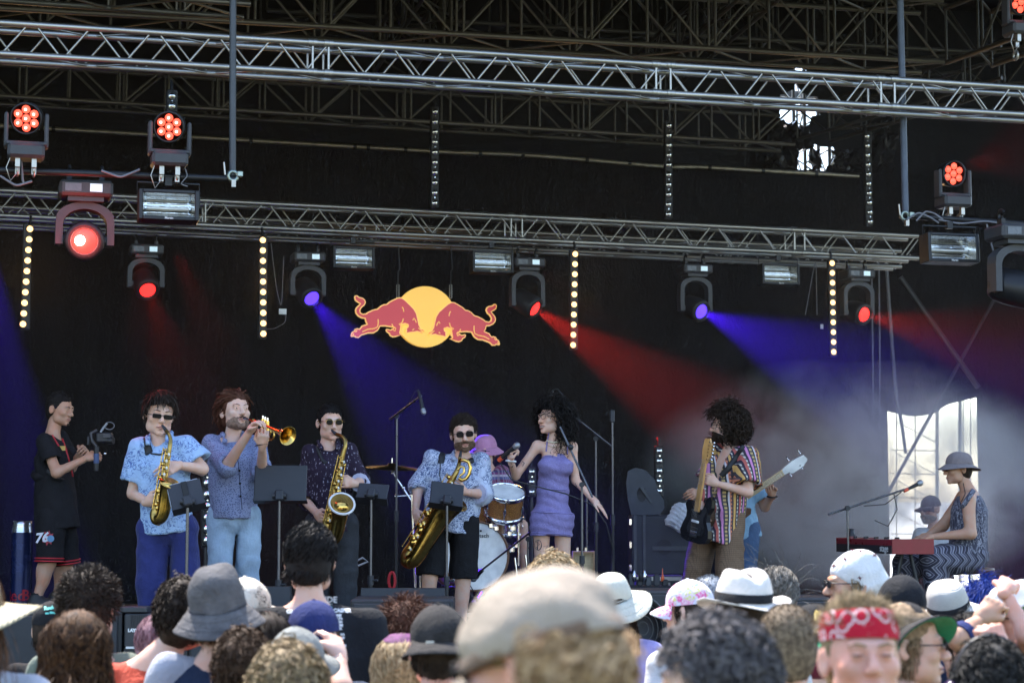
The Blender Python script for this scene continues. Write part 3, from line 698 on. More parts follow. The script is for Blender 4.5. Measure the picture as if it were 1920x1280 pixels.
rs = slab('drum_riser', KX - .85, KX + 1.05, KY - .85, KY + 1.6, STAGE_Z + .002, 1.0, DECK); tag(rs, 'low black riser with a pale edge under the drum kit', 'riser')
q = MB(); q.box(ST(KX + .1, KY - .86, .965), (1.9, .015, .03), STAGE_R); q.build('edge_strip', ALU, rs)
q = P(95, 1000, 15.0); b_ = MB().box((0, 0, 0), (1.9, 1.5, .24), ch=.012); rb = b_.build('riser_box', DECK, loc=(q.x - .1, 15.05, STAGE_Z + .122)); rb.rotation_euler = (0, 0, TH); tag(rb, 'black platform box under the man filming at the left', 'riser')
# backdrop: a gathered black cloth hung on a pipe; the right end leaves an opening to the yard behind
def curtain(name, x0, x1, y, z0, z1, m, depth=.05, per=.42, ztop=None, n=None, ang=0):
    n = n or int(abs(x1 - x0) / .07) + 2; V = []; rows = 12
    for k in range(rows + 1):
        t = k / rows
        for i in range(n):
            u = i / (n - 1); x = x0 + (x1 - x0) * u; zt = z1 if ztop is None else ztop(u); zb = z0 if not callable(z0) else z0(u)
            d = depth * (math.sin(x / per * 6.28 + .6 * math.sin(x * 1.7)) + .4 * math.sin(x / per * 15 + t)) * (.5 + .5 * t)
            V.append(ST(x, y + d, zt + (zb - zt) * t))
    V = np.array([tuple(v) for v in V]); b = V + np.array(tuple(EY)) * .006; i0 = (np.arange(rows)[:, None] * n + np.arange(n - 1)[None]).ravel(); mb = MB()
    Fq = np.stack([i0, i0 + n, i0 + n + 1, i0 + 1], 1); mb.add(V, Fq); mb.add(b, Fq[:, ::-1]); return mb.build(name, m)
def sx(px, py, s): v = PS(px, py, s); return v.dot(EX)
X_OPEN0, X_OPEN1 = sx(1667, 900, BACK), sx(1836, 900, BACK)
PIPE_Z = PS(300, 258, BACK).z
q = curtain('backdrop_cloth', XL, X_OPEN0, BACK, STAGE_Z - .2, PIPE_Z, CLOTHB, .03); tag(q, 'black backdrop cloth hanging behind the whole band', 'backdrop')
zl = PS(1750, 765, BACK).z; zr = PS(1832, 742, BACK).z
q = curtain('opening_valance', X_OPEN0 - .1, X_OPEN1 + .1, BACK + .05, lambda u: zl - .10 * math.sin(min(u * 1.5, 1) * 3.14) + (zr - zl) * max(0, (u - .55) / .45) ** .8, PIPE_Z, CLOTHB, .03); tag(q, 'rolled up black cloth above the bright opening at the right', 'cloth')
q = curtain('side_cloth', X_OPEN1, XR + .4, BACK + .02, STAGE_Z - .2, PIPE_Z, CLOTHB, .03, .8); tag(q, 'black cloth wall right of the bright opening', 'cloth')
def wall_y(name, x, y0, y1, z0, z1, m): return slab(name, x - .02, x + .02, y0, y1, z0, z1, m)
q = wall_y('stage_wall', XL - .02, FRONT + .8, BACK + .5, gz(13), 8.4, CLOTHB); tag(q, 'black side wall at the left end of the stage', 'wall')
q = wall_y('stage_wall', XR + .45, 18.6, BACK + .5, gz(13), 8.4, CLOTHB); tag(q, 'black side wall at the right end of the stage', 'wall')
# roof skin: slopes up to the front; rear gable foil torn open at the upper right
GX0, GX1 = sx(1455, 200, BACK + .3), sx(1605, 200, BACK + .3)
ROOF_F, ROOF_B = 6.45, 8.3
rf = MB(); 
def rz(y): return ROOF_F if y < 14 else ROOF_B
for y0_, y1_, z0_, z1_ in ((13.2, 14.9, 6.45, 8.3), (14.9, BACK + .6, 8.301, 8.302)):
    a = [ST(XL - .1, y0_, z0_), ST(XR + .5, y0_, z0_), ST(XR + .5, y1_, z1_), ST(XL - .1, y1_, z1_)]
    rf.faces([tuple(p) for p in a] + [tuple(p + EZ * .05) for p in a], [(0, 1, 2, 3), (4, 7, 6, 5), (0, 4, 5, 1), (1, 5, 6, 2), (2, 6, 7, 3), (3, 7, 4, 0)])
q = rf.build('stage_roof', FOIL); tag(q, 'black foil roof covering the stage', 'roof')
zt0, zt1 = PS(1500, 345, BACK + .3).z, PS(1500, 118, BACK + .3).z
def gpt(px, py): v = PS(px, py, BACK + .3); return (v.dot(EX), v.z)
outer = [(XL - .1, PIPE_Z - .6), (XR + .5, PIPE_Z - .6), (XR + .5, 8.35), (XL - .1, 8.35)]
hole1 = [gpt(*p) for p in ((1462, 178), (1488, 168), (1510, 176), (1532, 182), (1534, 205), (1518, 232), (1505, 243), (1482, 247), (1462, 226))]
hole2 = [gpt(*p) for p in ((1478, 275), (1520, 268), (1562, 276), (1556, 300), (1548, 332), (1520, 338), (1497, 338), (1496, 305))]
hole3 = [gpt(*p) for p in ((1484, 132), (1500, 122), (1512, 132), (1508, 136))]
def ragged(poly, n=5, amp=.035):
    g = np.random.default_rng(3); out = []
    for i, a in enumerate(poly):
        b = poly[(i + 1) % len(poly)]
        for k in range(n): t = k / n; j = g.normal(size=2) * amp * (0 if k == 0 else 1); out.append((a[0] + (b[0] - a[0]) * t + j[0], a[1] + (b[1] - a[1]) * t + j[1]))
    return out
hole1, hole2, hole3 = ragged(hole1, 3), ragged(hole2, 4), ragged(hole3, 2, .012)
q = MB().prism(outer, EY * (BACK + .3), EX, EZ, .012, holes=[hole1, hole2, hole3]).build('gable_foil', FOIL); tag(q, 'black foil gable torn open to the sky at the upper right', 'wall')
cr = np.random.default_rng(5); 
def crumple(name, pts, s, m, label, n=13, amp=.10):
    P0 = [gpt(*p) for p in pts]; V = []; fr = np.linspace(0, 1, n)
    for v in fr:
        for u in fr:
            x = (P0[0][0] * (1 - u) + P0[1][0] * u) * (1 - v) + (P0[3][0] * (1 - u) + P0[2][0] * u) * v; z = (P0[0][1] * (1 - u) + P0[1][1] * u) * (1 - v) + (P0[3][1] * (1 - u) + P0[2][1] * u) * v
            V.append(ST(x + cr.normal() * .012, s + amp * cr.normal() * .5 + .06 * math.sin(u * 12), z + cr.normal() * .012))
    i0 = (np.arange(n - 1)[:, None] * n + np.arange(n - 1)[None]).ravel(); Fq = np.stack([i0, i0 + 1, i0 + n + 1, i0 + n], 1); mb = MB(); V = np.array([tuple(p) for p in V]); mb.add(V, Fq, 0, False); mb.add(V + np.array(tuple(EY)) * .004, Fq[:, ::-1], 0, False); q = mb.build(name, m); tag(q, label, 'foil'); return q
GLOSS = mat('glossy black foil', (.03, .03, .035), .13, bump=.3, bs=14, bd=.05)
crumple('loose_foil', [(1552, 285), (1600, 285), (1612, 345), (1545, 345)], BACK + .1, GLOSS, 'crumpled shiny black foil hanging beside the torn roof opening'); crumple('loose_foil', [(1430, 230), (1480, 238), (1482, 330), (1420, 325)], BACK + .12, GLOSS, 'crumpled shiny black foil left of the torn roof opening')
crumple('loose_foil', [(1625, 235), (1680, 225), (1660, 330), (1615, 330)], BACK + .12, GLOSS, 'creased black foil right of the torn roof opening', amp=.06)
crumple('loose_foil', [(1468, 236), (1500, 244), (1520, 280), (1474, 292)], BACK + .14, GLOSS, 'flap of shiny black foil between the two torn roof openings', n=9); crumple('loose_foil', [(1508, 282), (1526, 286), (1530, 318), (1516, 326)], BACK + .16, FOIL, 'narrow torn strip of foil hanging inside the lower roof opening', n=7)
# pipe the backdrop hangs from
pp = MB(); pts = [PS(x, 236 + (x) * .0588 + (3 * math.sin(x / 90) if 900 < x < 1300 else 0), BACK - .06) for x in range(-40, 1614, 50)]; pp.tube(pts, .026, 8); pr = pp.build('backdrop_pipe', STEEL); tag(pr, 'long metal pipe carrying the black backdrop cloth', 'pipe')
for x in (78, 100, 345, 470, 665, 690, 760, 900, 980, 1100, 1180, 1260, 1330, 1430, 1530): 
    v = PS(x, 236 + x * .0588, BACK - .06); u_ = MB().cyl(v - EX * .02, v + EX * .02, .034, n=8).build('cable_tie', RUBBER, pr)
# ------------------------------------------------------------------ lattice trusses
TUBE = {}
def rod(parent, name, a, b, r, m, n=8):
    """a tube as its own part; one unit cylinder shared by all alike"""
    key = (r, m.name, n)
    if key not in TUBE: TUBE[key] = MB().cyl((0, 0, 0), (0, 0, 1), r, n=n).mesh(name, m)
    d = Vector(b) - Vector(a); u, v, w = basis(d); M = Matrix((u, v, w)).transposed().to_4x4() @ Matrix.Diagonal((1, 1, d.length, 1)); M.translation = Vector(a) - parent.location
    return shared(name, TUBE[key], parent, M)
def truss(label, A, B, up, side, h, wd, bay, rc, rb, m, joints_=(), verts=False, cat='truss', zig=0):
    """a four-chord truss; A,B run along its lower front chord"""
    A, B = Vector(A), Vector(B); root = thing('truss', label, cat, A); d = (B - A); Ln = d.length; d.normalize(); up, side = Vector(up), Vector(side)
    off = {'lf': Vector(), 'uf': up * h, 'lb': side * wd, 'ub': side * wd + up * h}
    for k in off: rod(root, 'chord', A + off[k], B + off[k], rc, m, 10)
    n = max(1, round(Ln / bay)); s = Ln / n
    for i in range(n):
        a, b = A + d * s * (i + .06), A + d * s * (i + .94); c0 = A + d * s * (i + .5)
        for lo, hi_, ph in (('lf', 'uf', 0), ('lb', 'ub', .33 + zig)):
            if verts:
                p, q_ = (lo, hi_) if i % 2 else (hi_, lo)
                rod(root, 'brace', a + off[p], b + off[q_], rb, m, 6); rod(root, 'upright', A + d * s * i + off[lo], A + d * s * i + off[hi_], rb, m, 6)
                if i % 2: rod(root, 'upright', A + d * (s * i + .07) + off[lo], A + d * (s * i + .07) + off[hi_], rb, m, 6)
            else:
                t = d * s * ph; rod(root, 'brace', a + off[hi_] + t, c0 - d * s * .03 + off[lo] + t, rb, m, 6); rod(root, 'brace', c0 + d * s * .03 + off[lo] + t, b + off[hi_] + t, rb, m, 6)
        for lo, hi_ in (('lf', 'lb'), ('uf', 'ub')):
            if i % 2: rod(root, 'brace', A + d * s * i + off[lo], A + d * s * (i + 1) + off[hi_], rb, m, 6)
            else: rod(root, 'brace', A + d * s * i + off[hi_], A + d * s * (i + 1) + off[lo], rb, m, 6)
    for t in joints_:
        for dx in (-.06, .06):
            c = A + d * (Ln * t + dx)
            for k in off: rod(root, 'coupler', c + off[k] - d * .035, c + off[k] + d * .035, rc * 1.22, m, 10)
            for lo, hi_ in (('lf', 'uf'), ('lb', 'ub')): rod(root, 'upright', c + off[lo], c + off[hi_], rb * 1.2, m, 6)
    return root
TF = 14.2
def at_line(x, y0, y1920, s): return PS(x, y0 + (y1920 - y0) * x / 1920, s)
FA = [at_line(x, 101, 215, TF) for x in (-60, 1990)]
FT = at_line(960, 45, 163, TF); FB = at_line(960, 101, 215, TF); hF = FT.z - FB.z
truss('front lighting truss of bright aluminium tubes running across the top of the picture', FA[0], FA[1], EZ, EY, hF, .24, .44, .025, .0085, ALU, (.29, .60, .82))
TR = 19.6
RA = [PS(-60, 401, TR), PS(1722, 484, TR)]; rT = PS(900, 402, TR).z - PS(900, 446, TR).z
truss('rear lighting truss carrying the spotlights and the logo sign above the band', RA[0], RA[1], EZ, EY, rT, .26, .48, .025, .0085, ALU, (.22, .545, .86))
truss('second aluminium truss close behind the rear lighting truss', PS(-60, 418, TR + .5), PS(1690, 500, TR + .5), EZ, EY, rT * .72, .22, .48, .022, .008, ALU, (.4, .8), zig=.2)
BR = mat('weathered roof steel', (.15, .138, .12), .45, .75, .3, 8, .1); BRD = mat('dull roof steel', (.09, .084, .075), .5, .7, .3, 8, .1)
truss('high roof truss with paired uprights along the top of the picture', PS(-60, 12, 17.4), PS(1770, 116, 17.4), EZ, EY, .62, .5, .62, .027, .014, BR, verts=True)
truss('roof truss seen just below the front lighting truss', PS(-60, 176, 20.6), PS(1490, 271, 20.6), EZ, EY, .42, .42, .52, .024, .013, BR, verts=True)
truss('roof truss at the far left corner under the roof', PS(-60, -30, 15.6), PS(470, 8, 15.6), EZ, EY, .5, .45, .55, .025, .012, BR, verts=True)
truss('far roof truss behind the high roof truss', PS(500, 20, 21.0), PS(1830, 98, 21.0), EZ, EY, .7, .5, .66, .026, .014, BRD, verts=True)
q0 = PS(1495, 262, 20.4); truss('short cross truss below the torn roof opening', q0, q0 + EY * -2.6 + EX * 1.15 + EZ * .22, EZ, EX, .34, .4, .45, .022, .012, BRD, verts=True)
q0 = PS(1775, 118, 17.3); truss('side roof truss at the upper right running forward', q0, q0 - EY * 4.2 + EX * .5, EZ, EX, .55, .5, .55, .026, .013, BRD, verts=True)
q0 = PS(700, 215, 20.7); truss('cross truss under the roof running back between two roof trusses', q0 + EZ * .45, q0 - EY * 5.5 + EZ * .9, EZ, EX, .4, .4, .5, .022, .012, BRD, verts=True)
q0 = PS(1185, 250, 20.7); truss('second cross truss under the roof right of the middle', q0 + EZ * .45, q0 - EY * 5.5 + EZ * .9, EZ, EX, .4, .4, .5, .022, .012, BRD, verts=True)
# upright truss tower behind the torn opening
tw = PS(1510, 345, BACK + 1.0); truss('upright truss tower behind the torn roof opening', Vector((tw.x, tw.y, gz(20))), Vector((tw.x, tw.y, 8.6)), EX, EY, .35, .35, .5, .025, .012, BR)
for px0, w_, label in ((1466, .30, 'pale panel behind the torn roof opening'),): 
    v = PS(1505, 178, BACK + 1.6); o = MB().box(v, (.8, .04, .09), STAGE_R).build('panel', GRAVEL); tag(o, label, 'panel')
# ------------------------------------------------------------------ stage lights
RED_E = emit('red lens', (1, .016, .014), .9); REDHOT = emit('hot red lens', (1, .015, .012), 1.3); BLUE_E = emit('blue lens', (.07, .03, 1), .6); WARM_E = emit('warm lamp', (1, .58, .22), .62); SUNNY = emit('orange red lens', (1, .09, .05), .42)
PINKY = emit('hot lamp core', (1, .4, .33), 1.2)
GREYP = mat('grey black plastic', (.045, .045, .05), .5); REFL = mat('silver reflector', (.75, .75, .73), .16, 1, .1, 20, .15, 40, .01); PANEL = mat('display panel', (.12, .13, .15), .3); SCREEN = emit('small display', (.55, .72, .8), .12)
def spot(loc, tgt, col, power, size, blend=.25, r=.05, parent=None):
    d = bpy.data.lights.new('spot_lamp', 'SPOT'); d.energy = power; d.color = col; d.spot_size = R(size); d.spot_blend = blend; d.shadow_soft_size = r
    o = bpy.data.objects.new('spot_lamp', d); COL.objects.link(o); v = Vector(tgt) - Vector(loc)
    if parent is not None:
        o.parent = parent; M = parent.matrix_world.inverted(); 
    o.rotation_euler = v.to_track_quat('-Z', 'Y').to_euler(); o.location = Vector(loc) - (parent.location if parent is not None else Vector()); return o
def arch(w, h, t, n=14):
    """outline of a lamp yoke: an arch with two legs"""
    r = w / 2; o = [(-r, -h), (-r, -.02)] + [(-r * math.cos(a), r * .62 * math.sin(a)) for a in np.linspace(.25, math.pi - .25, n)] + [(r, -.02), (r, -h)]
    ri = r - t; i = [(ri, -h), (ri, -.03)] + [(ri * math.cos(a), ri * .72 * math.sin(a) - .03) for a in np.linspace(.12, math.pi - .12, n)] + [(-ri, -.03), (-ri, -h)]
    return o + i
def moving_head(label, px, py_lens, py_base, s, aim, lens, power, col, beam=13, sc=1., pool=None, group='moving head spotlights on the rear truss', blend=.3):
    """base with display, arched yoke, head aimed at a point; hangs from the truss"""
    b = PS(px, py_base, s); root = thing('moving_head_light', label, 'stage light', b, group); A = Matrix((EX, EY, EZ)).transposed()
    lz = PS(px, py_lens, s).z - b.z; Mx = lambda *v: ST(*v) * sc
    mb = MB().box((0, 0, .0), (.33 * sc, .27 * sc, .10 * sc), STAGE_R, ch=.018 * sc); mb.box(Mx(0, 0, -.06), (.22 * sc, .2 * sc, .04 * sc), STAGE_R); base = mb.build('base', GREYP, root)
    MB().box(Mx(.06, -.138, .0), (.075 * sc, .006, .05 * sc), STAGE_R).build('display', SCREEN, base); MB().box(Mx(-.08, -.137, .0), (.10 * sc, .005, .05 * sc), STAGE_R).build('button_panel', PANEL, base)
    for x in (-.1, .1):
        c = MB(); c.box(Mx(x, 0, .07), (.03 * sc, .06 * sc, .05 * sc), STAGE_R); c.tube([Mx(x, .035 * math.cos(a), .12 + .035 * math.sin(a)) for a in np.linspace(-2.2, 2.9, 9)], .011 * sc, 6); c.build('clamp', BLKMET, root)
    hh = -lz / sc
    y_ = MB().prism(arch(.36, hh - .19 + .03, .045), Mx(0, 0, -.19), EX * sc, EZ * sc, .12 * sc); y_.build('yoke', GREYP, root)
    c0 = Vector((0, 0, lz)); d = (Vector(aim) - (b + c0)).normalized(); u, v, _ = basis(d); hm_ = MB()
    prof = [(.0, -.17), (.09, -.17), (.115, -.13), (.125, -.02), (.125, .10), (.115, .125), (.085, .13), (.082, .115)]
    hm_.lathe([(r * sc, z * sc) for r, z in prof], c0, d, 20); head = hm_.build('head', BLKMET, root)
    for x in (-1, 1): MB().cyl(c0 + EX * x * .10 * sc, c0 + EX * x * .165 * sc, .04 * sc, n=12).build('pivot', GREYP, root)
    MB().lathe([(.0, .122 * sc), (.04 * sc, .120 * sc), (.078 * sc, .112 * sc)], c0, d, 18).build('lens', lens, head)
    MB().lathe([(.078 * sc, .11 * sc), (.086 * sc, .134 * sc), (.094 * sc, .131 * sc)], c0, d, 18).build('lens_ring', BLKMET, head)
    if power:
        spot(b + c0 + d * .15 * sc, aim, col, power, beam, blend, .035, root)
    return root
RW, BW = (1, .02, .015), (.06, .004, 1.0)
def bd(px, py, s=BACK): return PS(px, py, s)
moving_head('left spotlight of the rear truss with a dim red lens', 274, 533, 470, TR - .1, P(335, 700, 18.0), RED_E, 70, RW, 26, blend=.7)
moving_head('spotlight with a blue lens hanging left of the logo sign', 577, 549, 484, TR - .1, P(715, 720, 18.4), BLUE_E, 800, BW, 28, blend=.55)
moving_head('spotlight with a red lens hanging right of the logo sign', 988, 569, 494, TR - .1, P(1290, 765, 19.2), RED_E, 1250, RW, 30, blend=.7)
moving_head('spotlight with a blue lens right of the middle of the rear truss', 1302, 578, 506, TR - .1, P(1570, 700, 19.0), BLUE_E, 1500, BW, 31, blend=.6)
moving_head('dim spotlight with a red lens at the right end of the rear truss', 1606, 586, 515, TR - .1, P(1850, 650, 19.6), RED_E, 380, RW, 30, blend=.7)
g2 = 'large spotlights on the front truss'
mh = moving_head('large spotlight glaring red at the left end of the front truss', 160, 452, 358, TF - .25, Vector((0, 0, 1.7)), REDHOT, 0, RW, sc=1.12, group=g2)
MB().ball(mh.children[0].location * 0 + (PS(160, 452, TF - .25) - mh.location) + Vector((0, -.17, -.02)), (.036, .012, .036), 12).build('lamp', emit('white hot lamp', (1, .55, .45), 14), mh)
moving_head('large black spotlight with a blue lens at the right edge of the picture', 1903, 540, 438, TF - .25, PS(2900, 760, 11.5), BLUE_E, 0, BW, sc=1.2, group=g2)
def wash(label, px, py, s, pipe_py, d, lensm, core=False):
    """a round wash light standing on the pipe: base, U bracket, ring of seven lenses"""
    c = PS(px, py, s); zp = PS(px, pipe_py, s).z; root = thing('wash_light', label, 'stage light', Vector((c.x, c.y, zp)), 'round wash lights standing on pipes'); h = c.z - zp; d = Vector(d).normalized(); O = Vector((0, 0, h)); u, v, _ = basis(d)
    MB().box((0, 0, h - .24), (.25, .22, .10), STAGE_R, ch=.02).build('base', GREYP, root)
    y = MB(); 
    for x in (-1, 1): y.box(ST(x * .135, 0, h - .09), (.028, .11, .24), STAGE_R, ch=.01)
    y.box((0, 0, h - .185), (.29, .13, .03), STAGE_R, ch=.01); y.build('yoke', GREYP, root)
    hd = MB().lathe([(0, -.15), (.07, -.15), (.10, -.10), (.112, 0), (.112, .035), (.1, .04), (.098, .012)], O, d, 24); head = hd.build('head', BLKMET, root)
    for k in range(7):
        o = (u * math.cos(k * 1.0472 + .5) + v * math.sin(k * 1.0472 + .5)) * .063 if k else Vector(); MB().lathe([(.0, .034), (.018, .030), (.0295, .016)], O + o, d, 12).build('lens', lensm, head)
        if core: MB().disc(O + o + d * .036, d, .010, .004, 8).build('lamp', PINKY, head)
    for x in (-.055, .055):
        cl = MB(); cl.box(ST(x, -.05, h - .315), (.032, .035, .07), STAGE_R); cl.box(ST(x, -.02, h - .37), (.03, .03, .05), STAGE_R); cl.tube([ST(x, .036 * math.cos(a), .036 * math.sin(a)) for a in np.linspace(0, 6.283, 13)[:-1]], .012, 6, closed=True); cl.build('clamp', ALU, root)
    sf = MB().tube([ST(-.09, -.05, h - .25), ST(-.13, -.06, h - .36), ST(-.10, -.06, h - .45), ST(-.05, -.05, h - .38)], .004, 5).build('safety_wire', ALU, root); return root
DCAM = Vector((0, -1, -.08))
wash('wash light with orange red lenses at the left end of the hanging pipe', 50, 222, 13.7, 320, Vector((.05, -1, -.30)), SUNNY, True)
wash('wash light with orange red lenses at the right end of the left pipe', 318, 238, 13.7, 332, Vector((-.02, -1, -.25)), SUNNY, True)
w3 = wash('wash light with red lenses on the pipe at the right', 1786, 326, 14.6, 410, Vector((.35, -1, -.12)), SUNNY)
wash('wash light with red lenses cut by the top right corner of the picture', 1913, 4, 14.3, 105, Vector((.3, -1, -.25)), SUNNY)
def strobe(label, px, py, w_px, s, tilt=3):
    c = PS(px, py, s); w = w_px * c.y / FPX * 1.0; h = w * .52; root = thing('strobe_light', label, 'stage light', c, 'rectangular strobe lights on the trusses'); T = STAGE_R @ Matrix.Rotation(R(-tilt), 3, 'X'); f = lambda x, y, z: T @ Vector((x, y, z))
    hs = MB()
    for sg in (-1, 1): hs.box(f(sg * (w / 2 - .014), 0, 0), (.028, .17, h), T, ch=.005); hs.box(f(0, 0, sg * (h / 2 - .012)), (w - .056, .17, .024), T, ch=.004)
    hs.box(f(0, .08, 0), (w - .06, .02, h - .05), T); house = hs.build('housing', BLKMET, root)
    rf = MB(); x0, z0, x1, z1 = w / 2 - .03, h / 2 - .026, w / 2 - .06, h * .18
    pts = [f(-x0, -.075, -z0), f(x0, -.075, -z0), f(x0, -.075, z0), f(-x0, -.075, z0), f(-x1, .05, -z1), f(x1, .05, -z1), f(x1, .05, z1), f(-x1, .05, z1)]
    rf.faces([tuple(p) for p in pts], [(0, 1, 5, 4), (2, 3, 7, 6), (4, 5, 6, 7)], 0); rf.faces([tuple(p) for p in pts], [(1, 2, 6, 5), (3, 0, 4, 7)], 0); rf.build('reflector', REFL, root)
    for k in range(7): z = -h * .3 + h * .6 * k / 6; MB().cyl(f(-x1, .02, z), f(x1, .02, z), .0035, n=5).build('grille_wire', STEEL, root)
    MB().cyl(f(-x1, .015, -.01), f(x1, .015, -.01), .009, n=8).build('flash_tube', mat('flash tube glass', (.8, .8, .78), .1), root)
    yk = MB(); yk.tube([f(-w / 2 - .008, 0, 0), ST(-w / 2 - .008, 0, h * .78), ST(w / 2 + .008, 0, h * .78), f(w / 2 + .008, 0, 0)], .009, 6, side=(0, 0, 1)); yk.box(ST(0, 0, h * .82), (.05, .05, .06), STAGE_R); yk.build('bracket', BLKMET, root)
    text_mb('Martin', .022, f(0, -.0865, -h / 2 + .012), T @ Vector((1, 0, 0)), T @ Vector((0, 0, 1)), .0008, bold=.0005).build('lettering', WHITE, house); return root
WHITE = mat('white plastic', (.7, .7, .7), .4)
strobe('large strobe light hanging from the left pipe with a bright silver reflector', 315, 388, 112, 13.75); strobe('strobe light on the rear truss between blue spotlight and logo sign', 661, 485, 80, TR - .15); strobe('strobe light on the rear truss above the right part of the logo sign', 921, 493, 80, TR - .15)
strobe('strobe light on the rear truss left of the rightmost lit lamp strip', 1459, 516, 76, TR - .15); strobe('large strobe light hanging at the right from the pipe with the red wash light', 1780, 467, 106, 14.4)
def strip(label, p_top, p_bot, s, lit, n=10, group=None):
    a, b = PS(*p_top, s), PS(*p_bot, s); root = thing('lamp_strip', label, 'lamp strip', a, group); d = b - a; L_ = d.length; d.normalize(); u = d.cross(EY).normalized(); Rm = Matrix((u, d.cross(u) * -1, -d)).transposed()
    Rm = Matrix((EX, EY, EZ)).transposed(); bar = MB(); bar.box(d * L_ / 2, (.085, .06, L_ + .10), Rm, ch=.008)
    nb = bar.build('bar', BLKMET, root)
    lamp = MB().lathe([(0, .012), (.018, .010), (.026, .001), (.033, -.002)], (0, 0, 0), -EY, 14).mesh('lamp', WARM_E if lit else REFL); ring = MB().lathe([(.030, .0), (.035, .008), (.041, -.002)], (0, 0, 0), -EY, 14).mesh('lamp_ring', BLKMET)
    dot = MB().disc((0, 0, 0), -EY, .007, .004, 8).mesh('pixel', REFL)
    for k in range(n):
        q = d * (L_ * (k + .0) / (n - 1)) - EY * .032; shared('lamp', lamp, root, Matrix.Translation(q)); shared('lamp_ring', ring, root, Matrix.Translation(q))
        if not lit and k < n - 1 and k % 3 != 1: shared('pixel', dot, root, Matrix.Translation(q + d * L_ / (n - 1) / 2))
    MB().tube([(0, 0, 0), -d * .10, -d * .13 + EY * .03], .014, 6).build('hook', BLKMET, root)
    if lit:
        q = spot(a + d * L_ / 2 - EY * .12, a + d * L_ / 2 - EY * 3, (1, .6, .25), 7, 150, .6, .15, root)
    return root
gl, gu = 'lit warm lamp strips hanging from the rear truss', 'unlit lamp strips standing above the rear truss'
strip('lit lamp strip hanging at the left, tilted a little', (56, 430), (43, 608), TR - .2, True, group=gl); strip('lit lamp strip above the trumpet player', (492, 451), (493, 626), TR - .2, True, group=gl)
strip('lit lamp strip in front of the red beam above the singer', (1077, 477), (1073, 647), TR - .2, True, group=gl); strip('lit lamp strip at the right beside the last strobe', (1558, 494), (1561, 660), TR - .2, True, group=gl)
strip('unlit lamp strip standing above the logo sign', (815, 210), (814, 381), TR - .2, False, group=gu); strip('unlit lamp strip standing right of the middle', (1253, 236), (1252, 402), TR - .2, False, group=gu)
strip('unlit lamp strip standing near the torn roof opening', (1624, 256), (1630, 416), TR - .1, False, group=gu); strip('two lamps of an unlit strip showing above the left wash light', (322, 181), (322, 200), 15.3, False, n=2, group=gu)
gs = 'unlit lamp strips standing on the stage floor'
def floor_strip(label, px, y0, y1, s, n):
    r = strip(label, (px, y0), (px, y1), s, False, n=n, group=gs); b = PS(px, y1, s); MB().cyl((0, 0, -(r.location.z - b.z) - .04), (0, 0, STAGE_Z - r.location.z + .01), .02, n=8).build('post', BLKMET, r); MB().box((0, 0, STAGE_Z - r.location.z + .012), (.3, .3, .02), ch=.004).build('foot', BLKMET, r)
floor_strip('unlit lamp strip between flowered saxophonist and trumpet player', 388, 884, 1012, 15.0, 7); floor_strip('unlit lamp strip showing left of the singer', 996, 884, 922, 18.6, 3); floor_strip('unlit lamp strip behind the guitar shaped panel', 1235, 845, 920, 18.2, 5)
# pipes hanging in front of the front truss
def pole(label, a, b, s, r=.024, m=None, cat='pipe', s2=None):
    A, B = PS(*a, s), PS(*b, s2 or s); q = MB().cyl((0, 0, 0), tuple(B - A), r, n=10).build('pipe', m or GREYM); q.location = A; tag(q, label, cat); return q
GREYM = mat('painted grey tube', (.055, .06, .068), .45, .2); SLATE = mat('slate painted tube', (.07, .085, .115), .5, .1)
for q in (pole('grey square tube hanging down in front of the trusses at the left', (437, -60), (436, 330), 13.75, .025), pole('blue grey tube hanging down in front of the trusses at the right', (1686, -60), (1698, 404), 14.5, .028, SLATE)): pass
pole('horizontal black pipe at the left carrying wash lights', (-60, 317), (448, 336), 13.75, .024, BLKMET); pole('horizontal pipe at the right carrying wash light and strobe', (1686, 404), (2000, 425), 14.5, .024, BLKMET)
def clamp(label, px, py, s):
    c = PS(px, py, s); r = thing('pipe_clamp', label, 'clamp', c); tealm = mat('tarnished clamp', (.30, .36, .33), .4, .8); MB().tube([ST(.034 * math.cos(a), 0, .034 * math.sin(a)) for a in np.linspace(0, 6.283, 11)[:-1]], .013, 6, closed=True).build('ring', tealm, r); MB().cyl(ST(-.06, -.03, .0), ST(-.07, -.03, .09), .008, n=6).build('bolt', ALU, r); MB().box(ST(0, -.03, -.06), (.03, .03, .05), STAGE_R).build('nut', ALU, r); MB().box(ST(.045, -.02, .01), (.04, .05, .04), STAGE_R, ch=.006).build('jaw', tealm, r)
clamp('tarnished pipe clamp joining hanging tube and horizontal pipe at the left', 437, 330, 13.72); clamp('pipe clamp joining hanging tube and horizontal pipe at the right', 1697, 405, 14.46)
CABLE = mat('black cable', (.03, .03, .033), .6); CABG = mat('grey cable', (.16, .16, .18), .6)
def cable(label, pts, s, r=.006, m=None, name='cable', wob_=0):
    P3 = [PS(x, y, s) if len(k) == 0 else PS(x, y, k[0]) for x, y, *k in pts]; t = np.linspace(0, len(P3) - 1, len(P3) * 5); A = np.array([tuple(p) for p in P3])
    q = np.stack([np.interp(t, range(len(A)), A[:, i]) for i in range(3)], 1)
    for _ in range(2): q[1:-1] = (q[:-2] + q[2:] + 2 * q[1:-1]) / 4
    o = MB().tube(q - q[0], r, 5).build(name, m or CABLE); o.location = q[0]; tag(o, label, 'cable'); return o
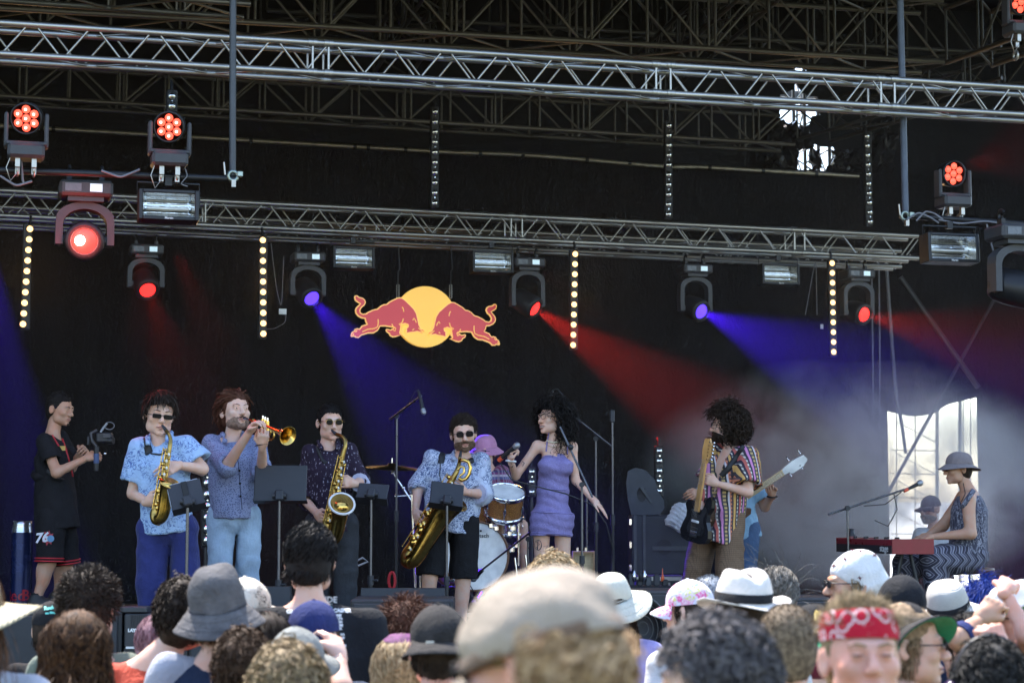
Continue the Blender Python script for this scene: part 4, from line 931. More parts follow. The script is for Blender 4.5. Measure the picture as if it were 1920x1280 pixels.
for i, (x0, y0, x1, y1) in enumerate(((0, 330, 60, 340), (190, 320, 262, 318), (40, 300, 45, 345))):
    cable(('cable loop drooping under the left pipe beside the first wash light', 'bundle of cables tied along the left pipe', 'cable hanging from the first wash light at the far left')[i], [(x0, y0), ((x0 + x1) / 2, (y0 + y1) / 2 + 14), (x1, y1)], 13.7, .009, CABG)
for i, pts in enumerate(([(1700, 412), (1722, 398), (1745, 408), (1760, 418)], [(1718, 414), (1735, 396), (1752, 400), (1768, 412)], [(1760, 412), (1800, 420), (1850, 414), (1920, 428)], [(1850, 420), (1856, 450), (1862, 470)], [(345, 312), (352, 330), (338, 345), (352, 350)], [(1510, 590), (1530, 480), (1532, 590)])):
    cable(('cable arching over the right pipe at its left end', 'second cable arching over the right pipe', 'cable tied along the right pipe', 'cable dropping from the right pipe to the large spotlight', 'safety wire of the second wash light', 'thin cable beside the rightmost lit lamp strip')[i], pts, 14.4 if i < 4 else 13.7 if i == 4 else TR, .008 if i < 4 else .005, CABG)
cable('thin cable hanging beside the lit strip above the trumpet player', [(508, 455), (518, 540), (528, 580), (532, 480)], TR - .1, .004, CABG); cable('thin cable looping from the bottom of that warm strip to a white tag', [(498, 617), (515, 616), (535, 605), (537, 580)], TR - .1, .004, CABG)
q = MB().box(PS(530, 584, TR - .1), (.075, .01, .055), STAGE_R).build('cable_tag', WHITE); tag(q, 'small white tag hanging on a cable beside the blue spotlight', 'tag')
q = MB().box(PS(1541, 612, TR - .1), (.03, .01, .05), STAGE_R).build('cable_tag', WHITE); tag(q, 'small white tag beside the rightmost lit lamp strip', 'tag')
# ------------------------------------------------------------------ the hanging logo sign: a yellow disc and two red bulls
YEL = emit('lit yellow acrylic', (.95, .50, .07), .13); RDB = emit('lit red acrylic', (.58, .028, .045), .085); EDGE = emit('lit yellow edge', (.95, .52, .14), .13)
SG = TR + .3; oc = PS(797, 594, SG); sgn = thing('logo_sign', 'hanging sign of a yellow disc with two red bulls charging at each other', 'sign', oc); k_ = oc.y / FPX
MB().cyl(EY * .03, -EY * .03, 57.5 * k_ * 1.0, n=64).build('disc', YEL, sgn)
ZB = lambda x, y: ((x / 6 + 640 - 797) * k_, -(y / 6 + 520 - 594) * k_)
BODY = [(700, 535), (655, 545), (650, 600), (640, 640), (655, 650), (672, 655), (600, 683), (560, 690), (525, 672), (517, 650), (488, 632), (478, 606), (492, 594), (530, 604), (552, 592), (575, 578), (552, 578), (470, 568), (415, 570), (402, 596), (385, 622), (340, 650), (280, 652), (225, 670), (205, 676), (188, 690), (172, 706), (130, 702), (128, 690), (90, 696), (80, 684), (90, 650), (100, 636), (118, 628), (128, 604), (160, 596), (178, 604), (196, 582), (206, 566), (250, 552), (264, 548), (248, 524), (240, 488), (200, 484), (160, 462), (134, 430), (128, 396), (140, 366), (166, 338), (184, 322), (150, 304), (126, 284), (118, 252), (126, 230), (150, 228), (172, 246), (216, 256), (240, 276), (250, 306), (234, 340), (204, 364), (186, 392), (190, 420), (214, 434), (248, 430), (276, 410), (330, 384), (380, 372), (420, 336), (452, 320), (486, 316), (520, 286), (570, 260), (610, 240), (650, 236), (690, 256), (740, 300), (800, 358), (832, 410), (848, 470), (862, 540), (884, 580), (930, 620), (900, 610), (872, 600), (908, 640), (880, 632), (838, 622), (800, 632), (770, 634), (730, 642), (708, 636), (712, 600), (704, 590), (728, 566), (732, 548)]
def inset(poly, e):
    A = np.array(poly, float); p, n = np.roll(A, 1, 0), np.roll(A, -1, 0); t1 = A - p; t2 = n - A; t1 /= np.linalg.norm(t1, axis=1)[:, None] + 1e-9; t2 /= np.linalg.norm(t2, axis=1)[:, None] + 1e-9
    nn = np.stack([-(t1 + t2)[:, 1], (t1 + t2)[:, 0]], 1); nn /= np.linalg.norm(nn, axis=1)[:, None] + 1e-9
    area = .5 * np.sum(A[:, 0] * np.roll(A[:, 1], -1) - A[:, 1] * np.roll(A[:, 0], -1)); return [tuple(q) for q in A + nn * e * (1 if area > 0 else -1)]
LINES = [[(388, 492), (390, 540), (380, 580), (340, 598), (270, 608), (210, 636)], [(676, 478), (668, 510), (654, 530), (626, 540), (654, 560), (664, 600), (655, 630)], [(662, 346), (676, 370), (680, 400)], [(784, 492), (798, 470), (812, 488), (826, 520)], [(782, 604), (800, 590)], [(545, 540), (556, 566), (590, 590), (580, 620), (560, 606)], [(850, 578), (880, 604), (904, 636)], [(118, 632), (136, 640), (150, 620)], [(100, 690), (112, 660)], [(660, 545), (700, 542), (728, 538)]]
for sgnx in (1, -1):
    fx = (lambda p: p) if sgnx > 0 else (lambda p: (1884 - p[0], p[1] + 26 + (p[0] - 900) * -.035))
    pl = [ZB(*fx(p)) for p in BODY]; pl = pl if sgnx > 0 else pl[::-1]
    bl = MB().prism(inset(pl, -.0), -EY * .045, EX, EZ, .02).build('bull_edge', EDGE, sgn); b2 = MB().prism(inset(pl, .0115), -EY * .058, EX, EZ, .012).build('bull', RDB, sgn)
    for ln in LINES: q = [ZB(*fx(p)) for p in ln]; MB().tube([EX * x + EZ * z - EY * .066 for x, z in q], .0055, 5).build('outline', EDGE, sgn)
for px in (746, 845):
    a = PS(px, 556, SG); b = PS(px, 462, SG); w_ = thing('hanging_chain', 'chain holding the %s half of the logo sign' % ('left' if px < 800 else 'right'), 'chain', a)
    MB().tube([(0, 0, 0), (0, 0, (b.z - a.z) * .5), tuple(EX * .02 + EZ * (b.z - a.z) * .55), (0, 0, b.z - a.z)], .008, 6).build('strap', CABLE, w_); 
    for k in range(5): MB().tube([(.014 * math.cos(t), .004 * (k % 2), k * .028 + .018 * math.sin(t)) for t in np.linspace(0, 6.283, 9)[:-1]], .0045, 5, closed=True).build('link', ALU, w_)
# ------------------------------------------------------------------ air: smoke on the stage that shows the beams, lit red edges on hair
rim = [(150, 700, RW, 90, 11)]
for tgt, px, py, pw in ((P(300, 745, 12.3), 260, 460, 190), (P(440, 745, 12.9), 330, 465, 190), (P(1352, 790, 15.0), 1010, 500, 60)):
    s_ = PS(px, py, TR - .3); spot(s_, tgt, RW, pw, 5, .5, .05)
# ------------------------------------------------------------------ things on and around the stage
def tp(label, name, cat, px, py, D, group=None): return thing(name, label, cat, P(px, py, D), group)
def floor_root(label, name, cat, px, D, z=STAGE_Z, group=None): q = P(px, 1000, D); return thing(name, label, cat, (q.x, D, z), group)
def loc(r, px, py, D): return P(px, py, D) - r.location
def music_stand(label, px, top, bot, wpx, D, tilt=25, yaw=0, roll=0, tablet=False, thick=.016, group='music stands in front of the players'):
    r = floor_root(label, 'music_stand', 'music stand', px, D, group=group); k = D / FPX; c = loc(r, px, (top + bot) / 2, D); w = wpx * k; h = (bot - top) * k / math.cos(R(tilt))
    Rm = Matrix.Rotation(R(yaw), 3, 'Z') @ Matrix.Rotation(R(roll), 3, 'Y') @ Matrix.Rotation(R(-tilt), 3, 'X'); f = lambda x, y, z: c + Rm @ Vector((x, y, z))
    MB().box(f(0, 0, 0), (w, thick, h), Rm, ch=.005).build('desk', BLKPL, r); MB().box(f(0, .03, -h / 2 + .004), (w * 1.02, .075, .012), Rm).build('ledge', BLKPL, r)
    if tablet: MB().box(f(-.01, .014, .02), (w * .96, .012, h * .92), Rm, ch=.004).build('tablet', mat('silver tablet edge', (.4, .42, .45), .3, .6), r); MB().box(f(0, -.014, 0), (.035, .012, h * .95), Rm, ch=.003).build('holder', RUBBER, r)
    b = f(0, -.03, -h * .40); hd = MB(); hd.box(b, (.055, .05, .07), Rm, ch=.008); hd.cyl(b + Vector((-.045, 0, 0)), b + Vector((.045, 0, 0)), .018, n=10); hd.build('tilt_joint', BLKPL, r)
    zt = b.z - .03; MB().cyl((b.x, b.y, zt * .48), (b.x, b.y, zt), .0095, n=8).build('upper_tube', STGREY, r); MB().cyl((b.x, b.y, .12), (b.x, b.y, zt * .5), .0135, n=8).build('lower_tube', BLKMET, r); MB().cyl((b.x, b.y, zt * .46), (b.x, b.y, zt * .52), .021, n=10).build('collar', BLKPL, r); MB().cyl((b.x, b.y, zt * .49), (b.x + .05, b.y - .02, zt * .49), .009, n=6).build('knob', BLKPL, r)
    for a in (0, 2.1, 4.2): MB().tube([(b.x, b.y, .22), (b.x + .26 * math.cos(a), b.y + .26 * math.sin(a), .012)], .010, 6).build('leg', BLKMET, r)
    return r
BLKPL = mat('matt black desk', (.020, .021, .026), .5, bump=.05); STGREY = mat('stand tube', (.10, .10, .11), .3, .8)
music_stand('music stand with a tablet in front of the flowered shirt', 349, 903, 950, 62, 11.85, 30, 8, -14, True); music_stand('widest music stand, with a flat black desk, between two players', 526, 872, 938, 98, 12.7, 16, 0, 0)
music_stand('music stand right of the dark shirted player', 699, 907, 934, 58, 13.3, 38, -6, 4); music_stand('music stand in front of the long low saxophone', 838, 905, 946, 62, 13.75, 30, 8, 8)
# microphones
def mic(r, a, b, rad=.012, ball=.025, name='microphone', band=None):
    a, b = Vector(a), Vector(b); d = (b - a).normalized(); mb = MB(); mb.tube([a, b - d * ball], [rad * .75, rad * 1.25], 10); o = mb.build(name, BLKMET, r); MB().lathe([(rad * 1.3, -.025), (ball * .92, -.012), (ball, 0), (ball * .8, .016), (ball * .3, .026), (0, .027)], b, d, 14).build('grille', mat('mic grille', (.30, .31, .33), .35, .8, bump=.6, bs=700), o)
    if band: MB().cyl(a, a + d * .035, rad * 1.1, n=10).build('band', band, o)
    return o
def mic_stand(label, px, D, ztop_py, boom=None, m=None, base='tripod', clutch=True, group='microphone stands on the stage', z=STAGE_Z):
    r = floor_root(label, 'mic_stand', 'microphone stand', px, D, z, group); t = loc(r, px, ztop_py, D)
    MB().cyl((t.x, t.y, .04), (t.x, t.y, t.z * .55), .0125, n=8).build('lower_tube', BLKMET, r); MB().cyl((t.x, t.y, t.z * .53), (t.x, t.y, t.z), .0085, n=8).build('upper_tube', STGREY, r); MB().cyl((t.x, t.y, t.z * .52), (t.x, t.y, t.z * .57), .02, n=10).build('collar', BLKPL, r)
    if base == 'tripod':
        for a in (.4, 2.5, 4.6): MB().tube([(t.x, t.y, .14), (t.x + .3 * math.cos(a), t.y + .3 * math.sin(a), .012)], .009, 6).build('leg', BLKMET, r)
    else: MB().lathe([(0, .02), (.14, .02), (.15, .01), (.15, 0), (0, 0)], (t.x, t.y, .003), (0, 0, 1), 24).build('base', BLKMET, r)
    if boom:
        a, b = [loc(r, *q) for q in boom]; MB().cyl(a, b, .0085, n=8).build('boom', STGREY, r); k = MB(); k.cyl(Vector((t.x, t.y - .025, t.z)), Vector((t.x, t.y + .025, t.z)), .02, n=10); k.build('clutch', BLKPL, r)
    return r
r = mic_stand('tall microphone stand with overhead boom left of the baritone player', 744, 15.6, 780, ((731, 786, 15.6), (790, 742, 15.2))); mic(r, loc(r, 785, 733, 15.2), loc(r, 794, 772, 15.15), .014, .021, 'overhead_microphone'); MB().tube([loc(r, *q) for q in ((786, 730, 15.2), (778, 735, 15.2), (765, 757, 15.3), (752, 775, 15.5))], .004, 5).build('cable', CABLE, r)
r = mic_stand('tall microphone stand with overhead boom right of the singer', 1117, 16.0, 822, ((1146, 836, 16.0), (1050, 760, 15.7))); mic(r, loc(r, 1036, 733, 15.7), loc(r, 1027, 760, 15.6), .014, .021, 'overhead_microphone'); MB().tube([loc(r, *q) for q in ((1036, 731, 15.7), (1046, 729, 15.7), (1062, 750, 15.7), (1090, 790, 15.8))], .004, 5).build('cable', CABLE, r)
r = mic_stand('thin stand with a flat black antenna on top, right of the singer', 1148, 15.4, 790, base='round'); MB().box(loc(r, 1148, 780, 15.4), (.04, .03, .10), ch=.008).build('antenna', BLKPL, r)
r = mic_stand('black microphone stand with a steep boom in front of the singer', 1091, 14.1, 908, ((1111, 932, 14.05), (1050, 800, 14.15)), base='round'); MB().ball(loc(r, 1070, 838, 14.1), .022, 10).build('boom_knob', BLKPL, r)
r = mic_stand('short microphone stand behind the legs of the singer', 1100, 16.5, 930)
r = mic_stand('low microphone stand with boom reaching into the bass drum', 990, 14.9, 1010, ((996, 996, 14.9), (893, 1076, 15.3)), z=STAGE_Z); mic(r, loc(r, 905, 1068, 15.3), loc(r, 886, 1082, 15.35), .02, .04, 'drum_microphone'); MB().tube([loc(r, *q) for q in ((886, 1082, 15.3), (880, 1094, 15.3), (888, 1108, 15.3))], .004, 5).build('cable', CABLE, r)
r = mic_stand('microphone stand with long boom in front of the keyboard', 1589, 15.0, 952, ((1553, 964, 15.0), (1712, 912, 15.2))); mic(r, loc(r, 1695, 920, 15.18), loc(r, 1725, 905, 15.22), .013, .026, 'microphone', mat('orange tape', (.6, .08, .03), .5)); MB().tube([loc(r, *q) for q in ((1690, 922, 15.1), (1660, 945, 15.1), (1620, 948, 15.05))], .004, 5).build('cable', CABLE, r); MB().tube([loc(r, *q) for q in ((1676, 925, 15.2), (1682, 955, 15.2), (1665, 986, 15.2), (1640, 975, 15.2))], .004, 5).build('cable', CABLE, r)
# ---- drum kit
SPARK = NT('orange sparkle'); MATS['orange sparkle'] = SPARK.done(SPARK.mix(SPARK.step(SPARK.noise(300, 2), .45, .62), (.20, .07, .015), (.75, .36, .10)), .28, .3); HEADW = mat('white drum skin', (.80, .80, .78), .45, bump=.05); WOODH = mat('walnut hoop', (.16, .075, .035), .35); HEADG = mat('clear drum skin', (.05, .05, .055), .3)
kit = floor_root('drum kit with white bass drum and orange sparkle toms', 'drum_kit', 'drum kit', 900, 16.2, 1.0); kl = lambda px, py, D=16.0: loc(kit, px, py, D)
def drum(c, ax, r_, dep, shell, headm, hoop, name, lugs=8, front=None):
    ax = Vector(ax).normalized(); c = Vector(c); u, v, _ = basis(ax); o = MB().lathe([(r_, -dep / 2), (r_, dep / 2)], c, ax, 36).build(name, shell, kit)
    for sg in (-1, 1): MB().lathe([(r_ * 1.0, -.022), (r_ * 1.045, -.022), (r_ * 1.045, .018), (r_ * .99, .018), (r_ * .985, -.002)], c + ax * sg * dep / 2, ax * sg, 36).build('hoop', hoop, o); MB().disc(c + ax * sg * (dep / 2 + .002), ax, r_ * .99, .004, 36).build('drum_skin', headm if sg > 0 else (front or headm), o)
    for k in range(lugs):
        a = 2 * math.pi * (k + .3) / lugs; e = u * math.cos(a) + v * math.sin(a); q = c + e * (r_ + .012); b = MB(); b.cyl(q - ax * dep * .47, q + ax * dep * .47, .005, n=6); b.tube([q - ax * dep * .15, q, q + ax * dep * .15], [.007, .014, .007], 8); b.build('lug', CHROME, o)
    return o
bdc = kl(890, 1042, 16.0); bax = Vector((.34, -.94, .0)).normalized(); bdo = drum(bdc + Vector((-.06, .2, 0)), bax, .275, .40, MATS['orange sparkle'], HEADW, WOODH, 'bass_drum', 8)
fr = bdc + Vector((-.06, .2, 0)) + bax * .206; u_ = Vector((0, 0, 1)).cross(bax).normalized(); MB().lathe([(0, .001), (.05, .002), (.056, .0), (.058, -.004)], fr - u_ * .02 + EZ * -.14 + bax * .003, bax, 20).build('sound_hole', BLACK, bdo)
text_mb('Gretsch', .05, fr + u_ * .03 + EZ * .165 + bax * .004, u_, EZ, .001).build('lettering', INKK := mat('black print', (.02, .02, .02), .6), bdo); MB().disc(fr + u_ * .04 + EZ * .205 + bax * .004, bax, .009, .002).build('emblem', INKK, bdo)
drum(kl(947, 944, 16.1), (.10, -.45, .9), .152, .20, MATS['orange sparkle'], HEADW, CHROME, 'tom', 6, HEADG); drum(kl(900, 955, 16.3), (-.1, -.35, .92), .135, .18, MATS['orange sparkle'], HEADW, CHROME, 'tom', 6, HEADG); drum(kl(945, 985, 16.7), (0, -.1, 1), .17, .14, CHROME, HEADW, CHROME, 'snare_drum', 8)
drum(kl(835, 1040, 16.9), (.05, -.1, 1), .19, .34, MATS['orange sparkle'], HEADW, CHROME, 'floor_tom', 6)
def stand_rod(a, b, r_=.010, name='stand_tube'): MB().cyl(a, b, r_, n=8).build(name, CHROME, kit)
CYM = mat('cymbal bronze', (.07, .055, .03), .42, 1, .3, 60, .1); cy0 = kl(735, 874, 16.4)
MB().lathe([(0, .03), (.03, .026), (.045, .008), (.225, -.012), (.226, -.014), (.045, .005), (0, .026)], cy0, (.05, -.12, 1), 36).build('cymbal', CYM, kit); stand_rod(cy0 + Vector((0, 0, -.06)), cy0 + Vector((0, 0, .07)), .005); stand_rod(kl(736, 884, 16.4), kl(772, 940, 16.4)); stand_rod(kl(742, 930, 16.4), kl(775, 928, 16.4), .008); stand_rod(kl(772, 925, 16.4), Vector((kl(780, 1000, 16.4).x, kl(780, 1000, 16.4).y, .02)), .012)
for q in (kl(736, 886, 16.4), kl(756, 914, 16.4), kl(742, 930, 16.4)): MB().ball(q, .018, 8).build('wing_nut', CHROME, kit)
for px, py0, py1 in ((965, 1045, 1108), (985, 1040, 1105), (972, 985, 1060), (938, 1000, 1100), (788, 1000, 1106)): stand_rod(kl(px, py0, 16.2), kl(px + (8 if py0 > 1030 else 0), py1, 16.2), .009)
for px, py in ((960, 1030), (955, 1000), (968, 1022), (930, 990), (920, 985), (962, 990)): MB().box(kl(px, py, 15.95), (.04, .05, .05), ch=.01).build('bracket', CHROME, kit)
thr = floor_root('drum stool under the drummer', 'drum_stool', 'stool', 922, 17.05, 1.0); MB().lathe([(0, 0), (.15, 0), (.17, .03), (.16, .07), (0, .08)], (0, 0, .43), (0, 0, 1), 20).build('seat', LEATHR := mat('black vinyl', (.02, .02, .022), .45), thr); MB().cyl((0, 0, 0), (0, 0, .44), .02).build('post', CHROME, thr)
for a in (0, 2.1, 4.2): MB().cyl((0, 0, .2), (.25 * math.cos(a), .25 * math.sin(a), .01), .012).build('leg', CHROME, thr)
# ---- wicker fronted amp, cases, guitar shaped panel, towels
amp = floor_root('small amplifier with woven cane front and wooden case', 'amplifier', 'amplifier', 1094, 16.4); c = loc(amp, 1094, 1064, 16.4); w, h = 42 * 16.4 / FPX, 62 * 16.4 / FPX
case = MB(); 
for sg in (-1, 1): case.box(c + Vector((sg * (w / 2 - .008), 0, 0)), (.016, .2, h)); case.box(c + Vector((0, 0, sg * (h / 2 - .008))), (w - .034, .2, .016))
case.build('case', mat('light wood', (.38, .23, .12), .45), amp); MB().box(c + Vector((0, .02, 0)), (w - .03, .1, h - .03)).build('backing', BLACK, amp); CANE = mat('woven cane', (.52, .42, .25), .6); wv = MB()
for i in range(13): x = -w / 2 + .024 + (w - .048) * i / 12; wv.box(c + Vector((x, -.055, 0)), (.0085, .005, h - .034))
for i in range(20): z = -h / 2 + .022 + (h - .044) * i / 19; wv.box(c + Vector((0, -.060, z)), (w - .034, .005, .0085))
q = wv.build('woven_front', CANE, amp); q['kind'] = 'stuff'; MB().box(c - EZ * (h / 2 + (c.z - h / 2) / 2 + .002), (w, .2, max(.02, c.z - h / 2 - .004))).build('stand', BLACK, amp)
for x in (-.05, .02): MB().cyl(c + Vector((x, 0, h / 2)), c + Vector((x, 0, h / 2 + .03)), .012).build('knob', CHROME, amp)
CASEB = mat('dark case panel', (.035, .037, .042), .55, bump=.3); 
pan = tp('grey guitar shaped panel standing on the dark case', 'guitar_cutout', 'panel', 1210, 965, 17.4); k = 17.4 / FPX
outl = [(-26, 0), (-33, 30), (-36, 60), (-32, 82), (-18, 88), (0, 84), (18, 66), (22, 48), (34, 28), (35, 12), (26, 1)]; MB().prism([(x * k, y * k) for x, y in outl], (0, 0, 0), (1, 0, 0), (0, 0, 1), .05, holes=[[((-7 + 9 * math.cos(a)) * k, (38 + 14 * math.sin(a)) * k) for a in np.linspace(6.28, 0, 15)[:-1]]]).build('panel', mat('grey felt', (.055, .058, .066), .8), pan); MB().box(Vector((2 * k, -.03, 38 * k)), (5 * k, .012, 34 * k), Matrix.Rotation(R(-35), 3, 'Y')).build('strap', GREYM, pan); MB().box(Vector((-7 * k, .02, 30 * k)), (22 * k, .02, 40 * k)).build('backing', BLACK, pan)
cab = floor_root('large dark case with round openings and a crossbar behind the guitarist', 'equipment_case', 'case', 1244, 17.4); c = loc(cab, 1244, 1020, 17.4); w, h = 126 * k, 108 * k; zc = c.z; MB().box((c.x, c.y, zc), (w, .6, h), ch=.01).build('body', CASEB, cab)
MB().box((c.x, c.y, (zc - h / 2) / 2), (w * .95, .5, zc - h / 2 - .004)).build('plinth', BLACK, cab)
for x in (-.02, .30): MB().disc((c.x + x, c.y - .302, zc - .02), (0, -1, 0), .07, .006, 20).build('opening', BLACK, cab)
MB().box((c.x + .09, c.y - .315, zc - .03), (.42, .02, .035)).build('crossbar', mat('case bar', (.06, .063, .07), .45), cab)
for x in (-w / 2 + .03, -w / 2 + .11): MB().box((c.x + x, c.y - .31, zc), (.025, .02, h)).build('edge_rail', mat('case bar', (.06, .063, .07), .45), cab)
for z in (-.2, 0, .2): MB().box((c.x - w / 2 - .01, c.y - .29, zc + z), (.03, .03, .06), ch=.006).build('hinge', CHROME, cab)
tw_ = tp('pile of white towels hanging over the edge of the dark case', 'towels', 'towel', 1275, 970, 16.9); TOW = cloth('white towelling', (.62, .62, .66), .1, fold=.8); 
solid([ell((0, 0, 0), (.10, .09, .13)), ell((.04, -.02, -.07), (.09, .09, .08)), ell((-.07, 0, -.03), (.07, .08, .06)), ell((.02, 0, .08), (.09, .08, .05))], .009, lambda X, Y, Z: .012 * np.abs(np.sin((Z + .35 * X) * 75 + 2 * np.sin(X * 18))) + .006 * wob(X, Y, Z, 40)).build('cloth', TOW, tw_)
fc = floor_root('flight case with metal edges behind the guitarist legs', 'flight_case', 'case', 1235, 15.9); c = loc(fc, 1235, 1092, 15.9); w = 90 * 15.9 / FPX; MB().box((c.x, c.y, c.z / 2 + .06), (w, .45, c.z * 1.0), ch=.01).build('body', CASEB, fc); zt = c.z + .06
for z in (zt - .02, .09): MB().box((c.x, c.y - .23, z), (w, .012, .03)).build('edge_rail', ALU, fc)
for x in (.06, .13): MB().box((c.x + x, c.y - .235, zt - .12), (.03, .008, .14)).build('latch', ALU, fc)
pb = tp('board of effect pedals and bottles with an orange capped marker', 'pedal_board', 'pedal board', 1200, 1096, 15.3); MB().box((0, 0, -.05), (.5, .3, .09), ch=.01).build('board', BLACK, pb)
for i in range(7): MB().box((-.2 + i * .065, -.05, .02 + .01 * (i % 3)), (.045, .09, .05 + .02 * (i % 3)), ch=.006).build('pedal', (BLACK, GREYM, CASEB)[i % 3], pb)
for i, x in enumerate((-.05, .0, .03)): MB().lathe([(0, 0), (.018, 0), (.018, .05), (.008, .07), (.008, .085), (0, .085)], (x, -.09, .03), (0, 0, 1), 10).build('bottle', (CHROME, BLACK, CHROME)[i], pb)
mk = MB(); mk.lathe([(0, 0), (.014, 0), (.014, .03), (.006, .05), (.003, .10)], (.17, -.08, .03), (0, 0, 1), 10); mk.build('marker', mat('orange plastic', (.65, .12, .04), .4), pb)
# ---- monitors and front speakers
SPK = mat('speaker paint', (.020, .021, .024), .55, bump=.5, bs=260, var=.15); GRIL = mat('speaker grille', (.028, .030, .035), .5, bump=.8, bs=420, bd=.004)
def wedge(label, px, py_top, wpx, D, hpx, lean=.16):
    r = thing('monitor_speaker', label, 'speaker', (P(px, py_top, D).x, D, STAGE_Z + .003), 'wedge monitor speakers at the stage edge'); k = D / FPX; w, h = wpx * k, P(px, py_top, D).z - STAGE_Z
    V = [(-w / 2, -.26, 0), (w / 2, -.26, 0), (w / 2, .26, 0), (-w / 2, .26, 0), (-w / 2 + .01, -.26 + lean, h), (w / 2 - .01, -.26 + lean, h), (w / 2 - .01, -.02, h), (-w / 2 + .01, -.02, h)]
    MB().faces(V, [(0, 3, 2, 1), (4, 5, 6, 7), (0, 1, 5, 4), (1, 2, 6, 5), (3, 0, 4, 7)]).build('cabinet', SPK, r); MB().faces([(a, b + .004, c) for a, b, c in (V[3], V[2], V[6], V[7])], [(1, 0, 3, 2)]).build('grille', GRIL, r)
    MB().disc((0, -.27 + lean * .7, h * .62), (0, -1, .4), .011, .01).build('socket', BLACK, r); return r
wedge('wedge monitor speaker left of the man in the black tour shirt', 512, 1099, 76, 12.6, 60); wedge('wedge monitor speaker in front of the baritone player', 757, 1102, 160, 12.9, 60)
wedge('dark monitor speaker behind the white fedora at the stage edge', 1240, 1108, 160, 12.7, 60)
def sub(label, px0, px1, py_top, D, dep=.5, m=None, zbot=None):
    a, b = P(px0, py_top, D), P(px1, py_top, D); z0 = gz(D) + .004; h = a.z - z0; w = b.x - a.x; r = thing('front_speaker', label, 'speaker', ((a.x + b.x) / 2, D + dep / 2, z0), 'black front speakers in a row before the stage')
    MB().box((0, 0, h / 2), (w - .006, dep - .03, h), ch=.012).build('cabinet', SPK, r); MB().box((0, -dep / 2 + .005, h / 2), (w - .05, .02, h - .05), ch=.004).build('grille', GRIL, r); return r
subs = [('front speaker cabinet at the far left in front of the filming man', 0, 120, 1146), ('front speaker cabinet right of the spiky haired man', 122, 228, 1146), ('front speaker cabinet behind the orange shirt', 352, 480, 1124), ('front speaker cabinet right of the black tour shirt', 655, 732, 1123), ('front speaker cabinet behind the man in the black cap', 736, 850, 1123), ('front speaker cabinet behind the large beige cap', 930, 1100, 1128), ('front speaker cabinet beside the lilac shirt', 1180, 1300, 1107), ('front speaker cabinet behind the white fedora', 1304, 1430, 1110), ('front speaker cabinet behind the knotted blond hair', 1434, 1560, 1120), ('front speaker cabinet behind the white headscarf', 1564, 1760, 1132), ('front speaker cabinet at the far right of the stage front', 1764, 1960, 1136)]
for lb, a, b, y in subs: sub(lb, a, b, y, 11.55 + (a + b) / 2 / 1920 * .2)
lb = tp('dark amplifier unit with pale lettering between the front speakers', 'amplifier_rack', 'amplifier', 292, 1172, 11.6); k = 11.6 / FPX; MB().box((0, .2, -.03), (118 * k, .4, 62 * k), ch=.008).build('housing', CASEB, lb)
for i in range(9): MB().box(((-46 + i * 4.2) * k, -.002, 8 * k), (1.6 * k, .006, 24 * k)).build('vent', BLACK, lb)
text_mb('LAYSER', 8 * k, (-38 * k, -.004, -9 * k), (1, 0, 0), (0, 0, 1), .001, bold=.002).build('lettering', WHITE, lb); zlo = -.03 - 31 * k; MB().box((0, .2, (zlo + gz(11.6) - lb.location.z) / 2), (118 * k, .38, zlo - (gz(11.6) - lb.location.z) - .004)).build('lower_cabinet', SPK, lb)
for i in range(3): MB().box((-20 * k, .005, (-24 - 8 * i) * k), (70 * k, .006, 5.5 * k)).build('white_panel', WHITE, lb)
tp_ = MB().box(P(256, 1141, 11.7), (.16, .2, .03), ch=.004).build('distribution_box', CASEB); tag(tp_, 'flat grey box lying on the amplifier unit at the stage edge', 'box')
# big stage fan housing / round speaker by the lilac shirt
fan = tp('round black stage fan between lilac shirt and front speaker', 'stage_fan', 'fan', 1196, 1178, 11.2); 
MB().lathe([(.0, -.10), (.12, -.10), (.17, -.07), (.185, 0), (.185, .05), (.17, .055), (.165, .0)], (0, 0, 0), (.55, -.8, .1), 28).build('housing', BLACK, fan)
for k_i in range(4): MB().lathe([(.035 + k_i * .035, .05), (.039 + k_i * .035, .05)], (0, 0, 0), (.55, -.8, .1), 24).build('guard_ring', BLKMET, fan)
MB().box((0, .05, (gz(11.2) - fan.location.z) / 2 - .08), (.2, .2, -(gz(11.2) - fan.location.z) - .17), ch=.01).build('stand', BLACK, fan)
# ---- giant drink can cooler at the left
can = thing('giant_drink_can', 'giant blue and silver drink can standing at the left end of the stage', 'drink can', (P(42, 1000, 15.2).x, 15.2, STAGE_Z + .003)); zt = P(42, 977, 15.2).z - STAGE_Z; rc = 19.5 * 15.2 / FPX; BLU = mat('metallic blue', (.012, .022, .085), .25, .5, bump=0); SIL = mat('metallic silver', (.55, .57, .6), .25, .9, bump=0); REDM = mat('red print', (.30, .01, .02), .4)
MB().lathe([(rc, .20), (rc, zt - .09)], (0, 0, 0), (0, 0, 1), 36).build('blue_body', BLU, can); MB().lathe([(0, 0), (rc * .9, 0), (rc, .03), (rc, .198)], (0, 0, 0), (0, 0, 1), 36).build('silver_foot', SIL, can); MB().lathe([(rc, zt - .088), (rc * .92, zt - .05), (rc * .90, zt - .03), (rc * .94, zt), (rc * .9, zt), (rc * .86, zt - .02), (0, zt - .02)], (0, 0, 0), (0, 0, 1), 36).build('lid', SIL, can)
def wrap(mb, rad, ph): 
    for i, V in enumerate(mb.V): a = V[:, 0] / rad + ph; mb.V[i] = np.stack([(rad + .002 - V[:, 1] * .0) * np.sin(a), -(rad + .002) * np.cos(a), V[:, 2]], 1)
    return mb
